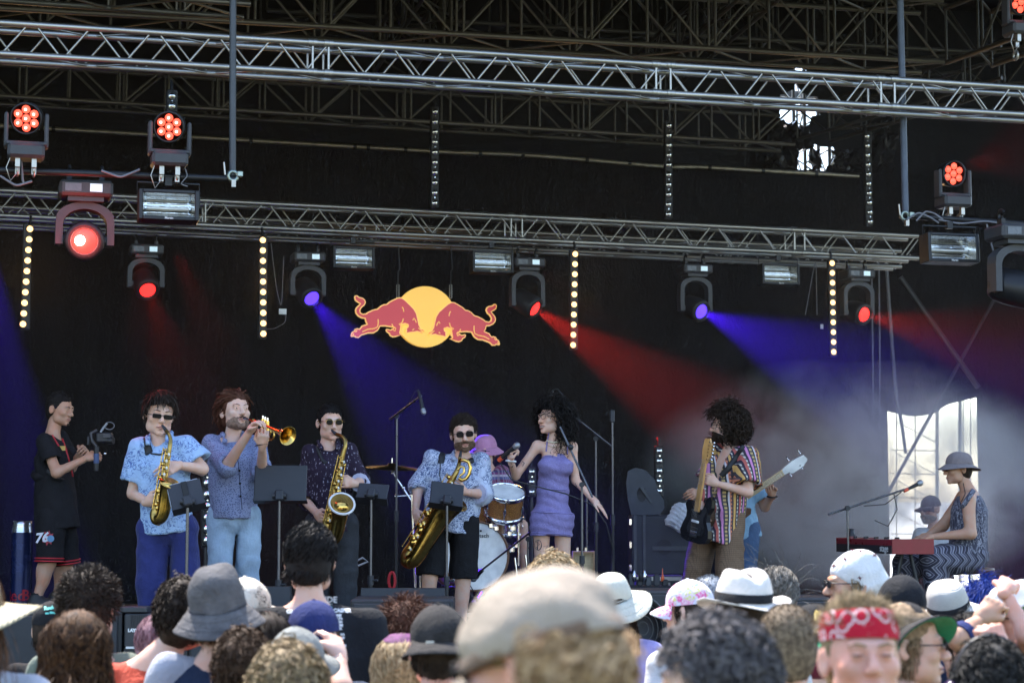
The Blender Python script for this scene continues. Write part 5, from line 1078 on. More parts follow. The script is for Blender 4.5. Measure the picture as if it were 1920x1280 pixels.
MB().add(wrap(MB().box((0, 0, (zt + .11) / 2), (.028, 0, zt - .30)), rc + .001, -.35).V[0], np.array([[0, 1, 3, 2]]), 0, False).build('silver_stripe', SIL, can)
wrap(text_mb('Red', .12, (-.055, 0, .34), (1, 0, 0), (0, 0, 1), 0, bold=.002), rc, .15).build('lettering', REDM, can); wrap(text_mb('Bull', .12, (.035, 0, .34), (1, 0, 0), (0, 0, 1), 0, bold=.002), rc, .95).build('lettering', REDM, can)
bp = [((x / 6 - 80) * .0016, -(y / 6 - 75) * .0016) for x, y in BODY]; wrap(MB().prism(bp, (.05, 0, .235), (1, 0, 0), (0, 0, 1), .0005), rc, .2).build('bull_emblem', REDM, can); MB().add(wrap(MB().lathe([(0, 0), (.05, .0005)], (.115, 0, .235), (0, -1, 0), 18), rc, .3).V[0], np.stack([np.arange(18), (np.arange(18) + 1) % 18, (np.arange(18) + 1) % 18 + 18, np.arange(18) + 18], 1)).build('sun_emblem', mat('yellow print', (.6, .4, .05), .4), can)
# ---- keyboard, its stand, stool
NRED = mat('red lacquer', (.19, .012, .02), .3, var=.1, bump=.03); kb = thing('stage_keyboard', 'red stage keyboard seen from its end, on a black stand', 'keyboard', P(1712, 1010, 15.05)); axl = Vector((-.25, .97, 0)).normalized(); axw = Vector((1, .02, 0)).normalized(); Lk, Wk, Hk = 1.05, 78 * 15.05 / FPX, .115
def kq(a, b, z): return axw * (a * Wk) + axl * (b * Lk) + EZ * z
def quadbox(a0, a1, b0, b1, z0, z1): 
    V = [kq(a, b, z) for a in (a0, a1) for b in (b0, b1) for z in (z0, z1)]; return MB().faces([tuple(v) for v in V], [(0, 1, 3, 2), (4, 6, 7, 5), (0, 4, 5, 1), (2, 3, 7, 6), (0, 2, 6, 4), (1, 5, 7, 3)])
quadbox(-.5, .5, 0, .015, -Hk, 0).build('end_panel', NRED, kb); quadbox(-.5, .5, .985, 1, -Hk, 0).build('end_panel', NRED, kb); quadbox(-.5, .05, .017, .983, -Hk * .98, -.006).build('body', NRED, kb); quadbox(-.515, -.502, .01, .99, -Hk, -.05).build('rear_panel', BLACK, kb); quadbox(.052, .48, .017, .983, -Hk * .98, -.05).build('key_bed', BLACK, kb)
wk = quadbox(.06, .47, 0, .017, -.048, -.022).mesh('white_key', WHITE); bk = quadbox(.06, .3, 0, .009, -.021, -.008).mesh('black_key', BLACK)
for i in range(50):
    shared('white_key', wk, kb, Matrix.Translation(axl * Lk * (.02 + .0192 * i)))
    if i % 7 not in (2, 6): shared('black_key', bk, kb, Matrix.Translation(axl * Lk * (.0345 + .0192 * i)))
for i in range(14): MB().cyl(kq(-.3 + .12 * (i % 3), .08 + .06 * i, -.006), kq(-.3 + .12 * (i % 3), .08 + .06 * i, .012), .009, n=8).build('knob', BLACK, kb)
text_mb('stage', .075, kq(-.52, .13, -.075), -axl, EZ, .001).build('lettering', WHITE, kb)
for a in (-.35, .35):
    for s in (-1, 1): MB().cyl(kq(a * .3 * s, .12 if a < 0 else .85, -Hk - .004), kq(a * 1.5 * s, .12 if a < 0 else .85, STAGE_Z - kb.location.z + .012), .016, n=8).build('stand_leg', BLKMET, kb)
bt = tp('black bottle with red label standing on the far end of the keyboard', 'bottle', 'bottle', 1597, 1021, 15.9); MB().lathe([(0, 0), (.03, 0), (.033, .01), (.033, .08), (.02, .10), (.02, .13), (0, .13)], (0, 0, 0), (0, 0, 1), 14).build('body', BLACK, bt); MB().lathe([(.034, .02), (.034, .07)], (0, 0, 0), (0, 0, 1), 14).build('label', mat('red label', (.25, .08, .07), .5), bt)
so = floor_root('round wooden stool under the keyboard player', 'stool', 'stool', 1818, 15.55); zs = loc(so, 1818, 1070, 15.5).z; MB().lathe([(0, -.02), (.15, -.02), (.19, .0), (.185, .025), (0, .03)], (0, 0, zs), (0, 0, 1), 24).build('seat', mat('brown wood', (.10, .05, .025), .4), so); MB().cyl((0, 0, .1), (0, 0, zs - .01), .016).build('post', CHROME, so)
for a in (.3, 1.87, 3.44, 5.0): MB().cyl((0, 0, .25), (.2 * math.cos(a), .2 * math.sin(a), .01), .012).build('leg', CHROME, so)
# ---- ropes, chains, tubes by the opening
cable('chain hoist line left of the bright opening', [(1634, 500), (1637, 700), (1636, 860), (1640, 1010)], 20.8, .010, CABG); cable('second hoist chain beside the first', [(1648, 500), (1650, 720), (1646, 900), (1648, 1010)], 20.9, .010, CABG)
cable('thick cable curving down into the bright opening', [(1662, 500), (1672, 640), (1680, 740), (1690, 790), (1698, 850)], 21.6, .022, CABG); cable('thin grey cable drooping in front of the opening', [(1636, 960), (1650, 985), (1675, 975), (1682, 930)], 20.6, .007, CABG)
for lb_, a, b, r_ in (('diagonal brace tube crossing in front of the bright opening', (1862, 565), (1664, 925), .022), ('diagonal brace tube above the bright opening', (1688, 520), (1834, 726), .035)): pole(lb_, a, b, BACK - .25, r_, mat('dark tube', (.05, .05, .055), .5, .3))
ck = P(650, 1100, 14.6); q = MB().tube([P(x, y, 15.0) for x, y in ((652, 1062), (672, 1060), (690, 1052), (680, 1045), (660, 1056))], .008, 5).build('cable', mat('pale cable', (.4, .4, .42), .5)); tag(q, 'loop of pale cable on the floor behind the grey trousers', 'cable')
q = MB().tube([P(735 + 6 * math.cos(a), 1088 + 16 * math.sin(a), 15.2) for a in np.linspace(0, 6.283, 16)[:-1]], .012, 6, closed=True).build('red_hoop', RED_C if 'red ribbon' in MATS else mat('red ribbon', (.45, .02, .03), .5)); tag(q, 'red hoop standing on the stage floor left of the baritone player', 'hoop')
# ---- yard behind the opening: scaffolding and a white sheet
def yard_pole(a, b, s, label, r_=.024): return pole(label, a, b, s, r_, STEEL)
SHEET = NT('white translucent sheet'); tb = SHEET.n('ShaderNodeBsdfTranslucent'); tb.inputs[0].default_value = (.9, .9, .9, 1); mx = SHEET.n('ShaderNodeMixShader'); mx.inputs[0].default_value = .8; SHEET.done((.8, .8, .79), .9); SHEET.t.links.new(SHEET.b.outputs[0], mx.inputs[1]); SHEET.t.links.new(tb.outputs[0], mx.inputs[2]); SHEET.t.links.new(mx.outputs[0], SHEET.t.nodes['Material Output'].inputs[0]); MATS['sheet'] = SHEET.m
a = PS(1700, 1000, 31); c = Vector((a.x, a.y, 0)); q = MB().box(ST(c.dot(EX) + 2, 31, .75), (16, .012, 2.4), STAGE_R).build('white_sheet_fence', SHEET.m); tag(q, 'white sheet fence glowing in the sun behind the opening', 'fence')
sc_ = thing('scaffold_tower', 'thin steel scaffold tower standing in the yard behind the opening', 'scaffold', PS(1720, 1000, 26.5)); 
for px in (1681, 1716, 1757, 1800, 1806, 1820): MB().cyl(PS(px, 1120, 26.5 + (px % 3) * .3) - sc_.location, PS(px, 690, 26.5 + (px % 3) * .3) - sc_.location, .030 if px in (1757, 1800) else .009, n=6).build('upright', STEEL, sc_)
for y in (843, 887, 932, 1000): MB().cyl(PS(1670, y, 26.6) - sc_.location, PS(1760, y + 2, 26.6) - sc_.location, .009, n=6).build('ledger', STEEL, sc_)
for y in (790, 850, 900, 960): MB().cyl(PS(1681, y, 26.7) - sc_.location, PS(1757, y + 40, 26.7) - sc_.location, .007, n=5).build('brace', STEEL, sc_)
# ------------------------------------------------------------------ haze: thin smoke under the roof; it shows the beams
def vol_box(name, x0, x1, y0, y1, z0, z1, dens, col=(.85, .85, .9), aniso=.35, noise=None):
    c = ST((x0 + x1) / 2, (y0 + y1) / 2, (z0 + z1) / 2); q = NT(name); q.t.nodes.remove(q.b); pv = q.n('ShaderNodeVolumePrincipled'); pv.inputs['Color'].default_value = (*col, 1); pv.inputs['Anisotropy'].default_value = aniso; pv.inputs['Density'].default_value = dens
    if noise: q.put(pv.inputs['Density'], noise(q, dens))
    q.t.links.new(pv.outputs[0], q.t.nodes['Material Output'].inputs['Volume']); hx, hy, hz = (x1 - x0) / 2, (y1 - y0) / 2, (z1 - z0) / 2
    o = MB().box((0, 0, 0), (2 * hx, 2 * hy, 2 * hz)).build(name, q.m); o.location = c; o.rotation_euler = (0, 0, TH); o['kind'] = 'stuff'; return o
hz_ = vol_box('haze', XL + .2, XR + .3, 13.75, BACK - .12, STAGE_Z + .05, 6.9, .0042)
def puff(q, dens):
    x, y, z = q.sep(); n = q.noise(1.0, 5, rough=.62, dist=.9); nn = q.math('POWER', q.step(n, .38, .72), 1.5)
    r = q.math('ADD', q.math('POWER', q.math('DIVIDE', x, 2.6), 2), q.math('ADD', q.math('POWER', q.math('DIVIDE', y, 1.6), 2), q.math('POWER', q.math('DIVIDE', z, 1.4), 2))); fall = q.math('POWER', q.step(r, 1.0, .0), 1.4)
    return q.math('MULTIPLY', q.math('MULTIPLY', nn, fall), dens)
pc = PS(1600, 915, 19.9); px_, pz_ = pc.dot(EX), pc.z
vol_box('smoke', px_ - 2.6, px_ + 2.6, 18.2, 21.4, STAGE_Z + .06, pz_ + 1.4, 6.0, (.90, .94, .97), .45, puff)
spot(PS(160, 452, TF - .45), Vector((0, 0, 1.7)), (1, .05, .03), 25, 120, .8, .06)
spot(PS(-30, 430, 19), P(12, 660, 18.4), BW, 2600, 18, .5, .06)

spot(PS(1818, 310, 14.1), PS(1990, 262, 15.2), RW, 160, 34, .6, .05)

pl_ = bpy.data.lights.new('lamp_glow', 'POINT'); pl_.energy = 2.2; pl_.color = (1, .03, .02); pl_.shadow_soft_size = .08; po_ = bpy.data.objects.new('lamp_glow', pl_); COL.objects.link(po_); po_.location = PS(160, 446, TF - .62)
# ------------------------------------------------------------------ the band (joints read off the photo, each at its own distance)
def joints(root, D, d): return {k: np.array(P(v[0], v[1], D + (v[2] if len(v) > 2 else 0)) - root.location) for k, v in d.items()}
def performer(label, D, fx, j, head, skin, floor=STAGE_Z, hands=(), group='band members on the stage', **kw):
    q = P(fx, 1000, D); root = thing('person', label, 'person', (q.x, D, floor), group)
    J = joints(root, D, j); hc = J.pop('hd'); f_h = []
    hm = hmat(hc, **head)
    for s, tgt, Nn, T, cu, th, *sc in hands:
        Wp = J['w' + s]; Ft = np.array(P(tgt[0], tgt[1], D + tgt[2]) - root.location) - Wp
        f_h.append(dict(W=Wp, F=Ft, Nn=Nn, T=T, curl=cu, thumb=th, sc=sc[0] if sc else 1.))
    f = figure(J, hm, hands=f_h, **kw); f.root = root; f.D = D; f.body.build('body', skin, root); return f
def L(f, px, py, dy): return np.array(P(px, py, f.D + dy) - f.root.location)
def shell(f, prims, name, m, h=.0112, amp=.005, fr=38, sd=0, label=None, parent=None):
    mb = solid(prims, h, FOLD(amp, fr, sd)); mb.build(name, m, f.root, label); return mb
def short_hair(f, m, t=.012, n=1900, ln=.0055, low=0, spiky=.08, flow=(0, .5, -.2), seed=0, w=.0013, seg=4, minz=None, amp=.004):
    mb = cap_hair(t, low, seed=seed, amp=amp); Pp, N = scalp(n, low, seed, t - .003, minz)
    mb.join(strands(Pp, N, seg, ln, spiky, flow, .1, jit=.13, w=w, seed=seed)); return put_head(mb, 'hair', m, f.hm, f.root)
C_BLUEPANT = cloth('dark blue cotton', (.022, .028, .12), .2); C_BLACK = cloth('black cotton', (.012, .012, .014), .2); C_CHAR = cloth('charcoal cloth', (.035, .037, .043), .2)
C_JEAN = pattern('light denim', jeans((.30, .40, .52))); C_DJEAN = pattern('dark denim', jeans((.06, .10, .18))); C_BROWNT = pattern('brown check wool', grid_check((.17, .108, .068), (.09, .06, .04)))
C_ALTO = pattern('light blue flower print', linework((.30, .42, .62), (.08, .13, .30), 22, 1.6, .045)); C_TRUMP = pattern('blue grey dot print', dots((.21, .24, .37), (.05, .06, .14), 95, .42))
C_TENOR = pattern('dark streaked print', streaks((.022, .014, .028), (.40, .36, .44))); C_BARI = pattern('white blue leaf print', linework((.48, .53, .66), (.05, .08, .19), 30, 2.6, .07, 7, .33))
C_DRESS = pattern('purple glitter knit', glitter((.185, .158, .33)), .6); C_STRIPE = pattern('striped folk weave', stripes); C_ZIG = pattern('grey zigzag print', zigzag); C_TRIB = pattern('grey tribal print', tribal); C_KNIT = pattern('patterned knit', knit)
C_CUFF = cloth('pale cuff', (.45, .47, .62)); RED_C = mat('red ribbon', (.45, .02, .03), .5); LEATH = mat('black strap', (.015, .015, .017), .6); GOLD = mat('gold print', (.6, .42, .1), .4); WHITE = mat('white plastic', (.7, .7, .7), .4)
SHOE = mat('black shoe', (.02, .02, .022), .6)
def shoes(f, m=SHOE, h=.016):
    for s in 'lr':
        A = f.J['a' + s]; Fh = nrm(f.F * V3(1, 1, 0)); b = V3(A[0], A[1], .05)
        solid([rcone(b + V3(0, 0, .05), b - Fh * .0, .05, .052), rcone(b - Fh * .02, b + Fh * .15, .052, .045), ('i', lambda X, Y, Z: -(Z - .004) + 0 * X + 0 * Y, None, None, 0)], h).build('shoe', m, f.root)

BEARDB = hair_mat('brown beard', (.13, .075, .045), (.2, .12, .075))
# 1 man filming with a camera rig, seen from his right side
RISER = 1.02
f = performer('man in black t-shirt and black basketball shorts filming with a handheld camera', 15.0, 95,
    dict(hd=(112, 766), nk=(97, 812), sl=(84, 826, -.16), sr=(112, 820, .16), el=(106, 886, -.26), er=(134, 876, .16), wl=(163, 858, -.22), wr=(152, 846, .06), hl=(96, 968, -.09), hr=(116, 966, .09),
         kl=(92, 1056, -.10), kr=(124, 1060, .12), al=(68, 1124, -.1), ar=(104, 1126, .12)), dict(yaw=68, pitch=-8, sc=1.06), SKIN2, RISER,
    hands=[('l', (182, 853, -.20), (.2, .8, -.3), (0, -.1, 1), (.75, .75, .75, .75), .6), ('r', (166, 836, -.05), (.3, -.8, 0), (0, 0, 1), (.6, .6, .6, .6), .5)])
T1 = shell(f, top_prims(f, .026, .10, .62, .03, loose=.035, flare=.012), 'shirt', C_BLACK); 
shell(f, leg_prims(f, .035, .98, .105, waist=.12), 'shorts', C_BLACK, sd=2)
for s in 'lr':
    K = f.J['h' + s] + (f.J['k' + s] - f.J['h' + s]) * .95; d = nrm(f.J['k' + s] - f.J['h' + s]); u, v, _ = [np.array(q) for q in basis(d)]
    for o in (0, -.022): MB().tube([K + d * o + (u * math.cos(a) + v * math.sin(a)) * .108 for a in np.linspace(0, 6.283, 25)[:-1]], .006, 6, closed=True).build('hem_stripe', RED_C, f.root)
short_hair(f, H_BLACK, .005, 900, .004, .02, .3, amp=.001); brows(f.hm, f.root, H_BLACK); lips(f.hm, f.root); put_head(MB().ball((0, -.091, -.106), (.014, .01, .011), 10), 'goatee', H_DARK, f.hm, f.root); put_head(MB().tube([(-.02, -.094, -.059), (0, -.101, -.055), (.02, -.094, -.059)], [.001, .0022, .001], 6), 'moustache', STUB, f.hm, f.root)
for a in ([(84, 797), (92, 806), (101, 822), (110, 836)], [(116, 822), (122, 838), (131, 870), (136, 893)]): drape(f.root, a, T1, .009, name='lanyard', m=RED_C)
q = hit(f.root, 117, 840, T1, .012)
if q is not None: MB().box(q, (.045, .006, .035)).build('badge', GOLD, f.root)
solid([ell(L(f, 84, 894, -.10), (.10, .09, .05)), ell(L(f, 74, 890, .0), (.07, .08, .05))], .012, FOLD(.004)).build('belt_bag', C_BLACK, f.root)
MB().tube([L(f, 88, 882, -.22), L(f, 104, 896, -.27), L(f, 120, 900, -.1)], .015, 8, flat=.3, side=(0, 0, 1)).build('bag_strap', LEATH, f.root)
shoes(f)
for s in 'lr': A = f.J['a' + s]; MB().cyl(A - V3(0, 0, .06), A + V3(0, 0, .05), .047, .043, 12).build('sock', C_BLACK, f.root)
BADGE = [('7', (.62, .64, .7), -.03, .02, .11), ('6', (.62, .64, .7), .025, .03, .13)]
Sh = solid(leg_prims(f, .035, .98, .105, waist=.12), .011, FOLD(.005, 38, 2)); em = MB()
q0 = hit(f.root, 83, 1008, Sh, .012)
if q0 is not None:
    sd_ = nrm(np.cross((0, 0, 1.), nrm(-f.R)))   # side of the shorts facing the view
    U_ = np.array(EX); e_ = thing  
    star = [(.05 * (1 if k % 2 else .62) * math.cos(k * .3927 + .2) + .028, .05 * (1.2 if k % 2 else .7) * math.sin(k * .3927 + .2)) for k in range(16)]
    MB().prism(star, q0, (.97, .1, 0), (0, -.03, 1), .003).build('shorts_emblem', mat('emblem red', (.35, .03, .05), .6), f.root)
    MB().disc(q0 + V3(.05, -.006, -.005), (0.1, -1, 0), .026, .004).build('shorts_emblem', mat('emblem blue', (.10, .25, .42), .6), f.root)
    text_mb('76', .10, q0 + V3(-.012, -.010, 0), (.97, .1, .1), (.15, -.03, 1), .002, bold=.004).build('shorts_number', mat('emblem white', (.6, .62, .68), .6), f.root)
VIDEO = f

# 2 alto saxophonist
f = performer('saxophonist in light blue flowered short sleeve shirt and dark blue trousers', 12.3, 315,
    dict(hd=(299, 776), nk=(300, 822, .02), sl=(264, 838, 0), sr=(346, 834, .0), el=(250, 924, .02), er=(379, 879, -.02), wl=(276, 941, -.17), wr=(333, 872, -.2), hl=(288, 990), hr=(340, 988),
         kl=(286, 1090, -.04), kr=(344, 1092, 0), al=(292, 1225), ar=(340, 1225, .05)), dict(yaw=20, pitch=-6, roll=6, sc=1.13), SKIN, STAGE_Z,
    hands=[('l', (300, 934, -.24), (.2, .9, .2), (0, -.5, 1), (.55, .5, .5, .55), .3), ('r', (313, 880, -.27), (-.1, .9, -.2), (-.1, -.2, 1), (.35, .4, .45, .5), .3)])
T2 = shell(f, top_prims(f, .024, .04, .72, .040, .09, .03, True, flare=.026), 'shirt', C_ALTO, amp=.007)
shell(f, leg_prims(f, .03, 2., .10, .085, waist=.10), 'trousers', C_BLUEPANT, amp=.006); shoes(f)
short_hair(f, H_DARK, .018, 1600, .010, .04, .2, (.1, -.5, -.25), seed=2, amp=.005)
Pp, N = scalp(260, .1, 21, .018); Pp, N = Pp[Pp[:, 1] < -.03], N[Pp[:, 1] < -.03]; put_head(strands(Pp, N, 5, .011, .5, (.1, -.5, -.9), .2, w=.003, seed=22), 'fringe', H_DARK, f.hm, f.root)
glasses(f.hm, f.root, w=.024, hh=.0115, rnd=.35, slip=-.012, tilt=-2); brows(f.hm, f.root, H_DARK, .002); lips(f.hm, f.root)
drape(f.root, [(270, 818), (272, 834), (277, 846)], T2, .006, .004, name='neck_strap', m=LEATH); drape(f.root, [(275, 836), (280, 850)], T2, .026, .01, name='strap_pad', m=LEATH); drape(f.root, [(283, 850), (300, 852), (314, 846)], T2, .006, .004, name='neck_strap', m=LEATH)
ALTO = f

# 3 trumpeter
f = performer('trumpet player with moustache in blue grey dotted shirt and pale jeans', 12.9, 440,
    dict(hd=(441, 771), nk=(436, 820, .03), sl=(397, 828, 0), sr=(481, 829, .06), el=(425, 874, -.22), er=(491, 884, -.08), wl=(470, 806, -.42), wr=(492, 836, -.36), hl=(417, 968), hr=(461, 968),
         kl=(414, 1055, -.05), kr=(464, 1058, 0), al=(418, 1180), ar=(462, 1180)), dict(yaw=32, pitch=10, sc=1.12), SKIN, STAGE_Z,
    hands=[('l', (486, 783, -.50), (.5, -.1, -.8), (.3, -.9, 0), (.4, .5, .55, .6), .3), ('r', (494, 812, -.42), (-.2, .9, .2), (-.3, -.7, .3), (.8, .8, .8, .8), .6)])
T3 = shell(f, top_prims(f, .020, .02, 1.1, .022, .07, .016, True, hemw=-.005), 'shirt', C_TRUMP, amp=.006, sd=1)
shell(f, leg_prims(f, .022, 2., .085, .066, waist=.10), 'jeans', C_JEAN, amp=.006, sd=3); shoes(f)
mb = cap_hair(.014, .03, seed=3, amp=.003); Pp, N = scalp(900, .04, 3, .012); mb.join(strands(Pp, N, 6, .014, .15, (0, .8, .05), .12, jit=.08, w=.0024, seed=3))
Pp, N = scalp(300, .04, 4, .012); Pp = Pp[Pp[:, 1] > .05]; N = N[:len(Pp)]; mb.join(strands(Pp, N, 8, .017, .2, (0, .3, -1), .3, curl=.004, w=.003, seed=6)); put_head(mb, 'hair', H_AUB, f.hm, f.root)
brows(f.hm, f.root, H_BROWN, .0, .0026); beard(f.hm, f.root, STUB, .35, .0009); lips(f.hm, f.root); put_head(MB().tube([(-.03, -.092, -.061), (0, -.105, -.053), (.03, -.092, -.061)], [.002, .006, .002], 6), 'moustache', H_BROWN, f.hm, f.root)
for s in (-1, 1): put_head(MB().ball((s * .031, -.0925, -.002), (.0045, .003, .0035), 8), 'eye', EYE, f.hm, f.root)
drape(f.root, [(444, 842), (448, 880), (451, 920), (454, 955)], T3, .0035, .002, 16, .002, 'placket', cloth('dark seam', (.07, .08, .14)))
for px, py in ((435, 815), (447, 858), (449, 882), (450, 906), (451, 930)):
    q = hit(f.root, px, py, T3, .003)
    if q is not None: MB().ball(q, (.008, .004, .008), 8).build('button', C_BLACK, f.root)
q = L(f, 491, 833, -.36); MB().tube([q + V3(math.cos(a) * .036, math.sin(a) * .034, .006 * math.cos(a)) for a in np.linspace(0, 6.283, 19)[:-1]], .011, 6, closed=True, flat=.4).build('watch_strap', LEATH, f.root)
TRUMP = f

# 4 tenor saxophonist
f = performer('saxophonist in dark purple streaked shirt and grey trousers with short dark hair', 13.7, 625,
    dict(hd=(619, 791), nk=(614, 834, .03), sl=(583, 846, 0), sr=(654, 843, .06), el=(566, 930, .06), er=(677, 904, -.02), wl=(594, 962, -.2), wr=(664, 906, -.2), hl=(600, 984), hr=(643, 984),
         kl=(598, 1070), kr=(646, 1070), al=(600, 1190), ar=(644, 1190)), dict(yaw=20, pitch=-3, sc=1.08), SKIN, STAGE_Z,
    hands=[('l', (604, 974, -.30), (.4, .85, .2), (.4, -.3, .8), (.45, .45, .5, .5), .3), ('r', (641, 903, -.27), (0, .9, -.2), (0, -.3, 1), (.35, .4, .45, .5), .3)])
T4 = shell(f, top_prims(f, .022, .06, {'l': 1.42, 'r': 1.12}, .020, .11, .018, True), 'shirt', C_TENOR, amp=.006, sd=2)
shell(f, leg_prims(f, .03, 2., .092, .078, waist=.10), 'trousers', C_CHAR, amp=.005, sd=4); shoes(f)
E, W_ = f.J['er'], f.J['wr']; MB().tube([E + (W_ - E) * .10, E + (W_ - E) * .24], [.070, .066], 14).build('cuff', C_CUFF, f.root)
short_hair(f, H_BLACK, .008, 1500, .005, .02, .15, (0, -.3, .1), seed=5); glasses(f.hm, f.root, w=.021, hh=.0165, rnd=.7, frame=BRASS); brows(f.hm, f.root, H_BLACK); lips(f.hm, f.root)
drape(f.root, [(593, 822), (594, 838), (604, 862), (612, 868)], T4, .013, .005, name='neck_strap', m=LEATH)
TENOR = f

# 5 baritone saxophonist
f = performer('bearded saxophonist in blue and white leaf print shirt and black shorts', 14.4, 850,
    dict(hd=(869, 812, -.05), nk=(866, 856, .02), sl=(812, 858, 0), sr=(903, 862, .02), el=(784, 912, 0), er=(905, 926, -.03), wl=(779, 958, -.1), wr=(872, 922, -.24), hl=(816, 978), hr=(868, 978),
         kl=(806, 1082, -.06), kr=(868, 1088, 0), al=(797, 1195, .05), ar=(862, 1198, .02)), dict(yaw=6, pitch=-6, roll=-5, sc=1.12), SKIN, STAGE_Z,
    hands=[('l', (784, 986, -.2), (.7, .6, 0), (.3, -.7, .3), (.35, .4, .45, .5), .3), ('r', (852, 915, -.28), (0, .9, .2), (0, -.2, 1), (.5, .5, .5, .5), .3)], bulk=1.08)
T5 = shell(f, top_prims(f, .024, .075, {'l': 1.06, 'r': 1.2}, .026, .08, .02, True, hemw=.01), 'shirt', C_BARI, amp=.007, sd=3)
shell(f, leg_prims(f, .034, .97, .098, waist=.08), 'shorts', C_BLACK, amp=.004, sd=4); shoes(f)
for s, t0 in (('l', .0), ('r', .14)):
    E, W_ = f.J['e' + s], f.J['w' + s]; MB().tube([E + (W_ - E) * t0, E + (W_ - E) * (t0 + .14)], [.076, .073], 14).build('cuff', C_CUFF, f.root)
short_hair(f, H_DARK, .012, 1500, .008, .02, .15, (.4, .3, .2), seed=7); glasses(f.hm, f.root, w=.023, hh=.017, rnd=.6); brows(f.hm, f.root, H_DARK); lips(f.hm, f.root); beard(f.hm, f.root, BEARDB, .7, .0022)
put_head(MB().tube([(-.028, -.094, -.062), (0, -.104, -.054), (.028, -.094, -.062)], [.003, .006, .003], 6), 'moustache', H_BROWN, f.hm, f.root)
drape(f.root, [(833, 836), (829, 850), (827, 868)], T5, .024, .008, name='strap_pad', m=LEATH); drape(f.root, [(826, 868), (824, 890), (828, 905)], T5, .003, .003, name='neck_strap', m=LEATH)
drape(f.root, [(878, 852), (884, 868)], T5, .024, .008, name='strap_pad', m=LEATH); BARI = f

# 6 drummer
f = performer('drummer in pink bucket hat and patterned shirt sitting behind the drum kit', 16.9, 920,
    dict(hd=(909, 846), nk=(914, 878, .03), sl=(890, 884, 0), sr=(941, 884, .0), el=(880, 935, -.1), er=(955, 935, -.05), wl=(892, 960, -.35), wr=(940, 955, -.3), hl=(905, 985, .1), hr=(935, 985, .1),
         kl=(872, 1010, -.3), kr=(978, 985, -.25), al=(875, 1095, -.25), ar=(986, 1090, -.2)), dict(yaw=-22, pitch=-4, sc=1.12), SKIN, 1.0,
    hands=[('l', (905, 966, -.4), (0, 0, -1), (1, 0, 0), .8, .6), ('r', (928, 962, -.36), (0, 0, -1), (-1, 0, 0), .8, .6)], smile=.5)
shell(f, top_prims(f, .028, .05, .75, .03, .04), 'shirt', C_KNIT, sd=5); shell(f, leg_prims(f, .03, .9, .095, waist=.06), 'shorts', C_CHAR); shoes(f)
glasses(f.hm, f.root, w=.024, hh=.013, rnd=.4); lips(f.hm, f.root, .5); put_head(cap_hair(.006), 'hair', H_BROWN, f.hm, f.root)
PINKH = cloth('pink felt', (.48, .22, .36)); d = dome(.09, .108, .10, .03, .028, seam=0, wr=.002, flat=.7); d.join(brim(.09, .108, .05, .030, lambda a, k: -.045 * k + .004 * math.sin(3 * a) * k))
hat = put_head(d, 'bucket_hat', PINKH, f.hm @ Matrix.Rotation(R(4), 4, 'X'), f.root); put_head(MB().disc((-.03, -.083, .07), (-.35, -1, .25), .014), 'hat_badge', mat('badge pink', (.4, .17, .3), .6), f.hm, hat)
DRUMMER = f

# 7 singer
f = performer('singer with dark curly hair in short purple dress laughing and holding a microphone', 14.6, 1036,
    dict(hd=(1034, 785), nk=(1040, 832, .02), sl=(1008, 834, -.02), sr=(1073, 836, .02), el=(967, 892, -.04), er=(1079, 900, .02), wl=(958, 864, -.20), wr=(1112, 936, -.05), hl=(1017, 968), hr=(1053, 968),
         kl=(1015, 1064, -.02), kr=(1056, 1064, .02), al=(1022, 1165, .03), ar=(1050, 1168, .03)), dict(yaw=-50, pitch=6, roll=-4, sc=1.02), SKIN, STAGE_Z,
    hands=[('l', (957, 840, -.24), (.8, .1, .1), (.2, -.8, .3), (.9, .9, .85, .8), .7, .95), ('r', (1136, 960, -.07), (-.6, .2, -.7), (.5, -.7, .4), (.08, .1, .12, .15), .05, .98)], fem=True, smile=.9, bulk=.93)
M_ = f.M; w = f.w; e = .008; cb = f.pel + f.U * f.L * .62
dp = [ell(f.pel + f.U * f.L * .66, (w * .84, .104, .15), M_), ell(f.pel + f.U * f.L * .68 + f.F * .085 + f.R * .062, (.072, .066, .07), M_, k=.04), ell(f.pel + f.U * f.L * .68 + f.F * .085 - f.R * .062, (.072, .066, .07), M_, k=.04),
      ell(f.pel + f.U * f.L * .33, (.122, .10, .19), M_, k=.06), ell(f.pel - f.U * .02, (.152, .118, .15), M_, k=.05), etube(f.pel - f.U * .15, f.pel + f.U * .02, (.158, .120), (.152, .118), M_, k=.05),
      half(cb + f.U * .10, f.U * 1 - f.F * .45)]
dp += [('i', lambda X, Y, Z: -((X - f.pel[0]) * f.U[0] + (Y - f.pel[1]) * f.U[1] + (Z - f.pel[2]) * f.U[2]) - .145, None, None, 0)]
T7 = solid(dp, .009, lambda X, Y, Z: .0045 * wob(X, Y, Z, 50, 2, (1, 1, 1.6)) + .003 * np.sin(Z * 95 + 3 * np.sin(X * 14))); dr = T7.build('dress', C_DRESS, f.root)
for zz in (1000, 961, 925): 
    h_ = [hit(f.root, px, zz - (8 if zz == 925 else 0) + .05 * (px - 1036), T7, .002) for px in range(990, 1082, 6)]; h_ = [q for q in h_ if q is not None]
    if len(h_) > 3: MB().tube(h_, .004, 5).build('seam', C_DRESS, f.root)
for a in ([(1024, 846), (1026, 828), (1029, 812)], [(1064, 851), (1064, 838), (1058, 818)]): drape(f.root, a, f.body, .005, .004, off=.006, name='dress_strap', m=C_DRESS)
lips(f.hm, f.root, .9); brows(f.hm, f.root, H_BLACK); glasses(f.hm, f.root, rim=True, w=.024, hh=.02, rnd=.9)
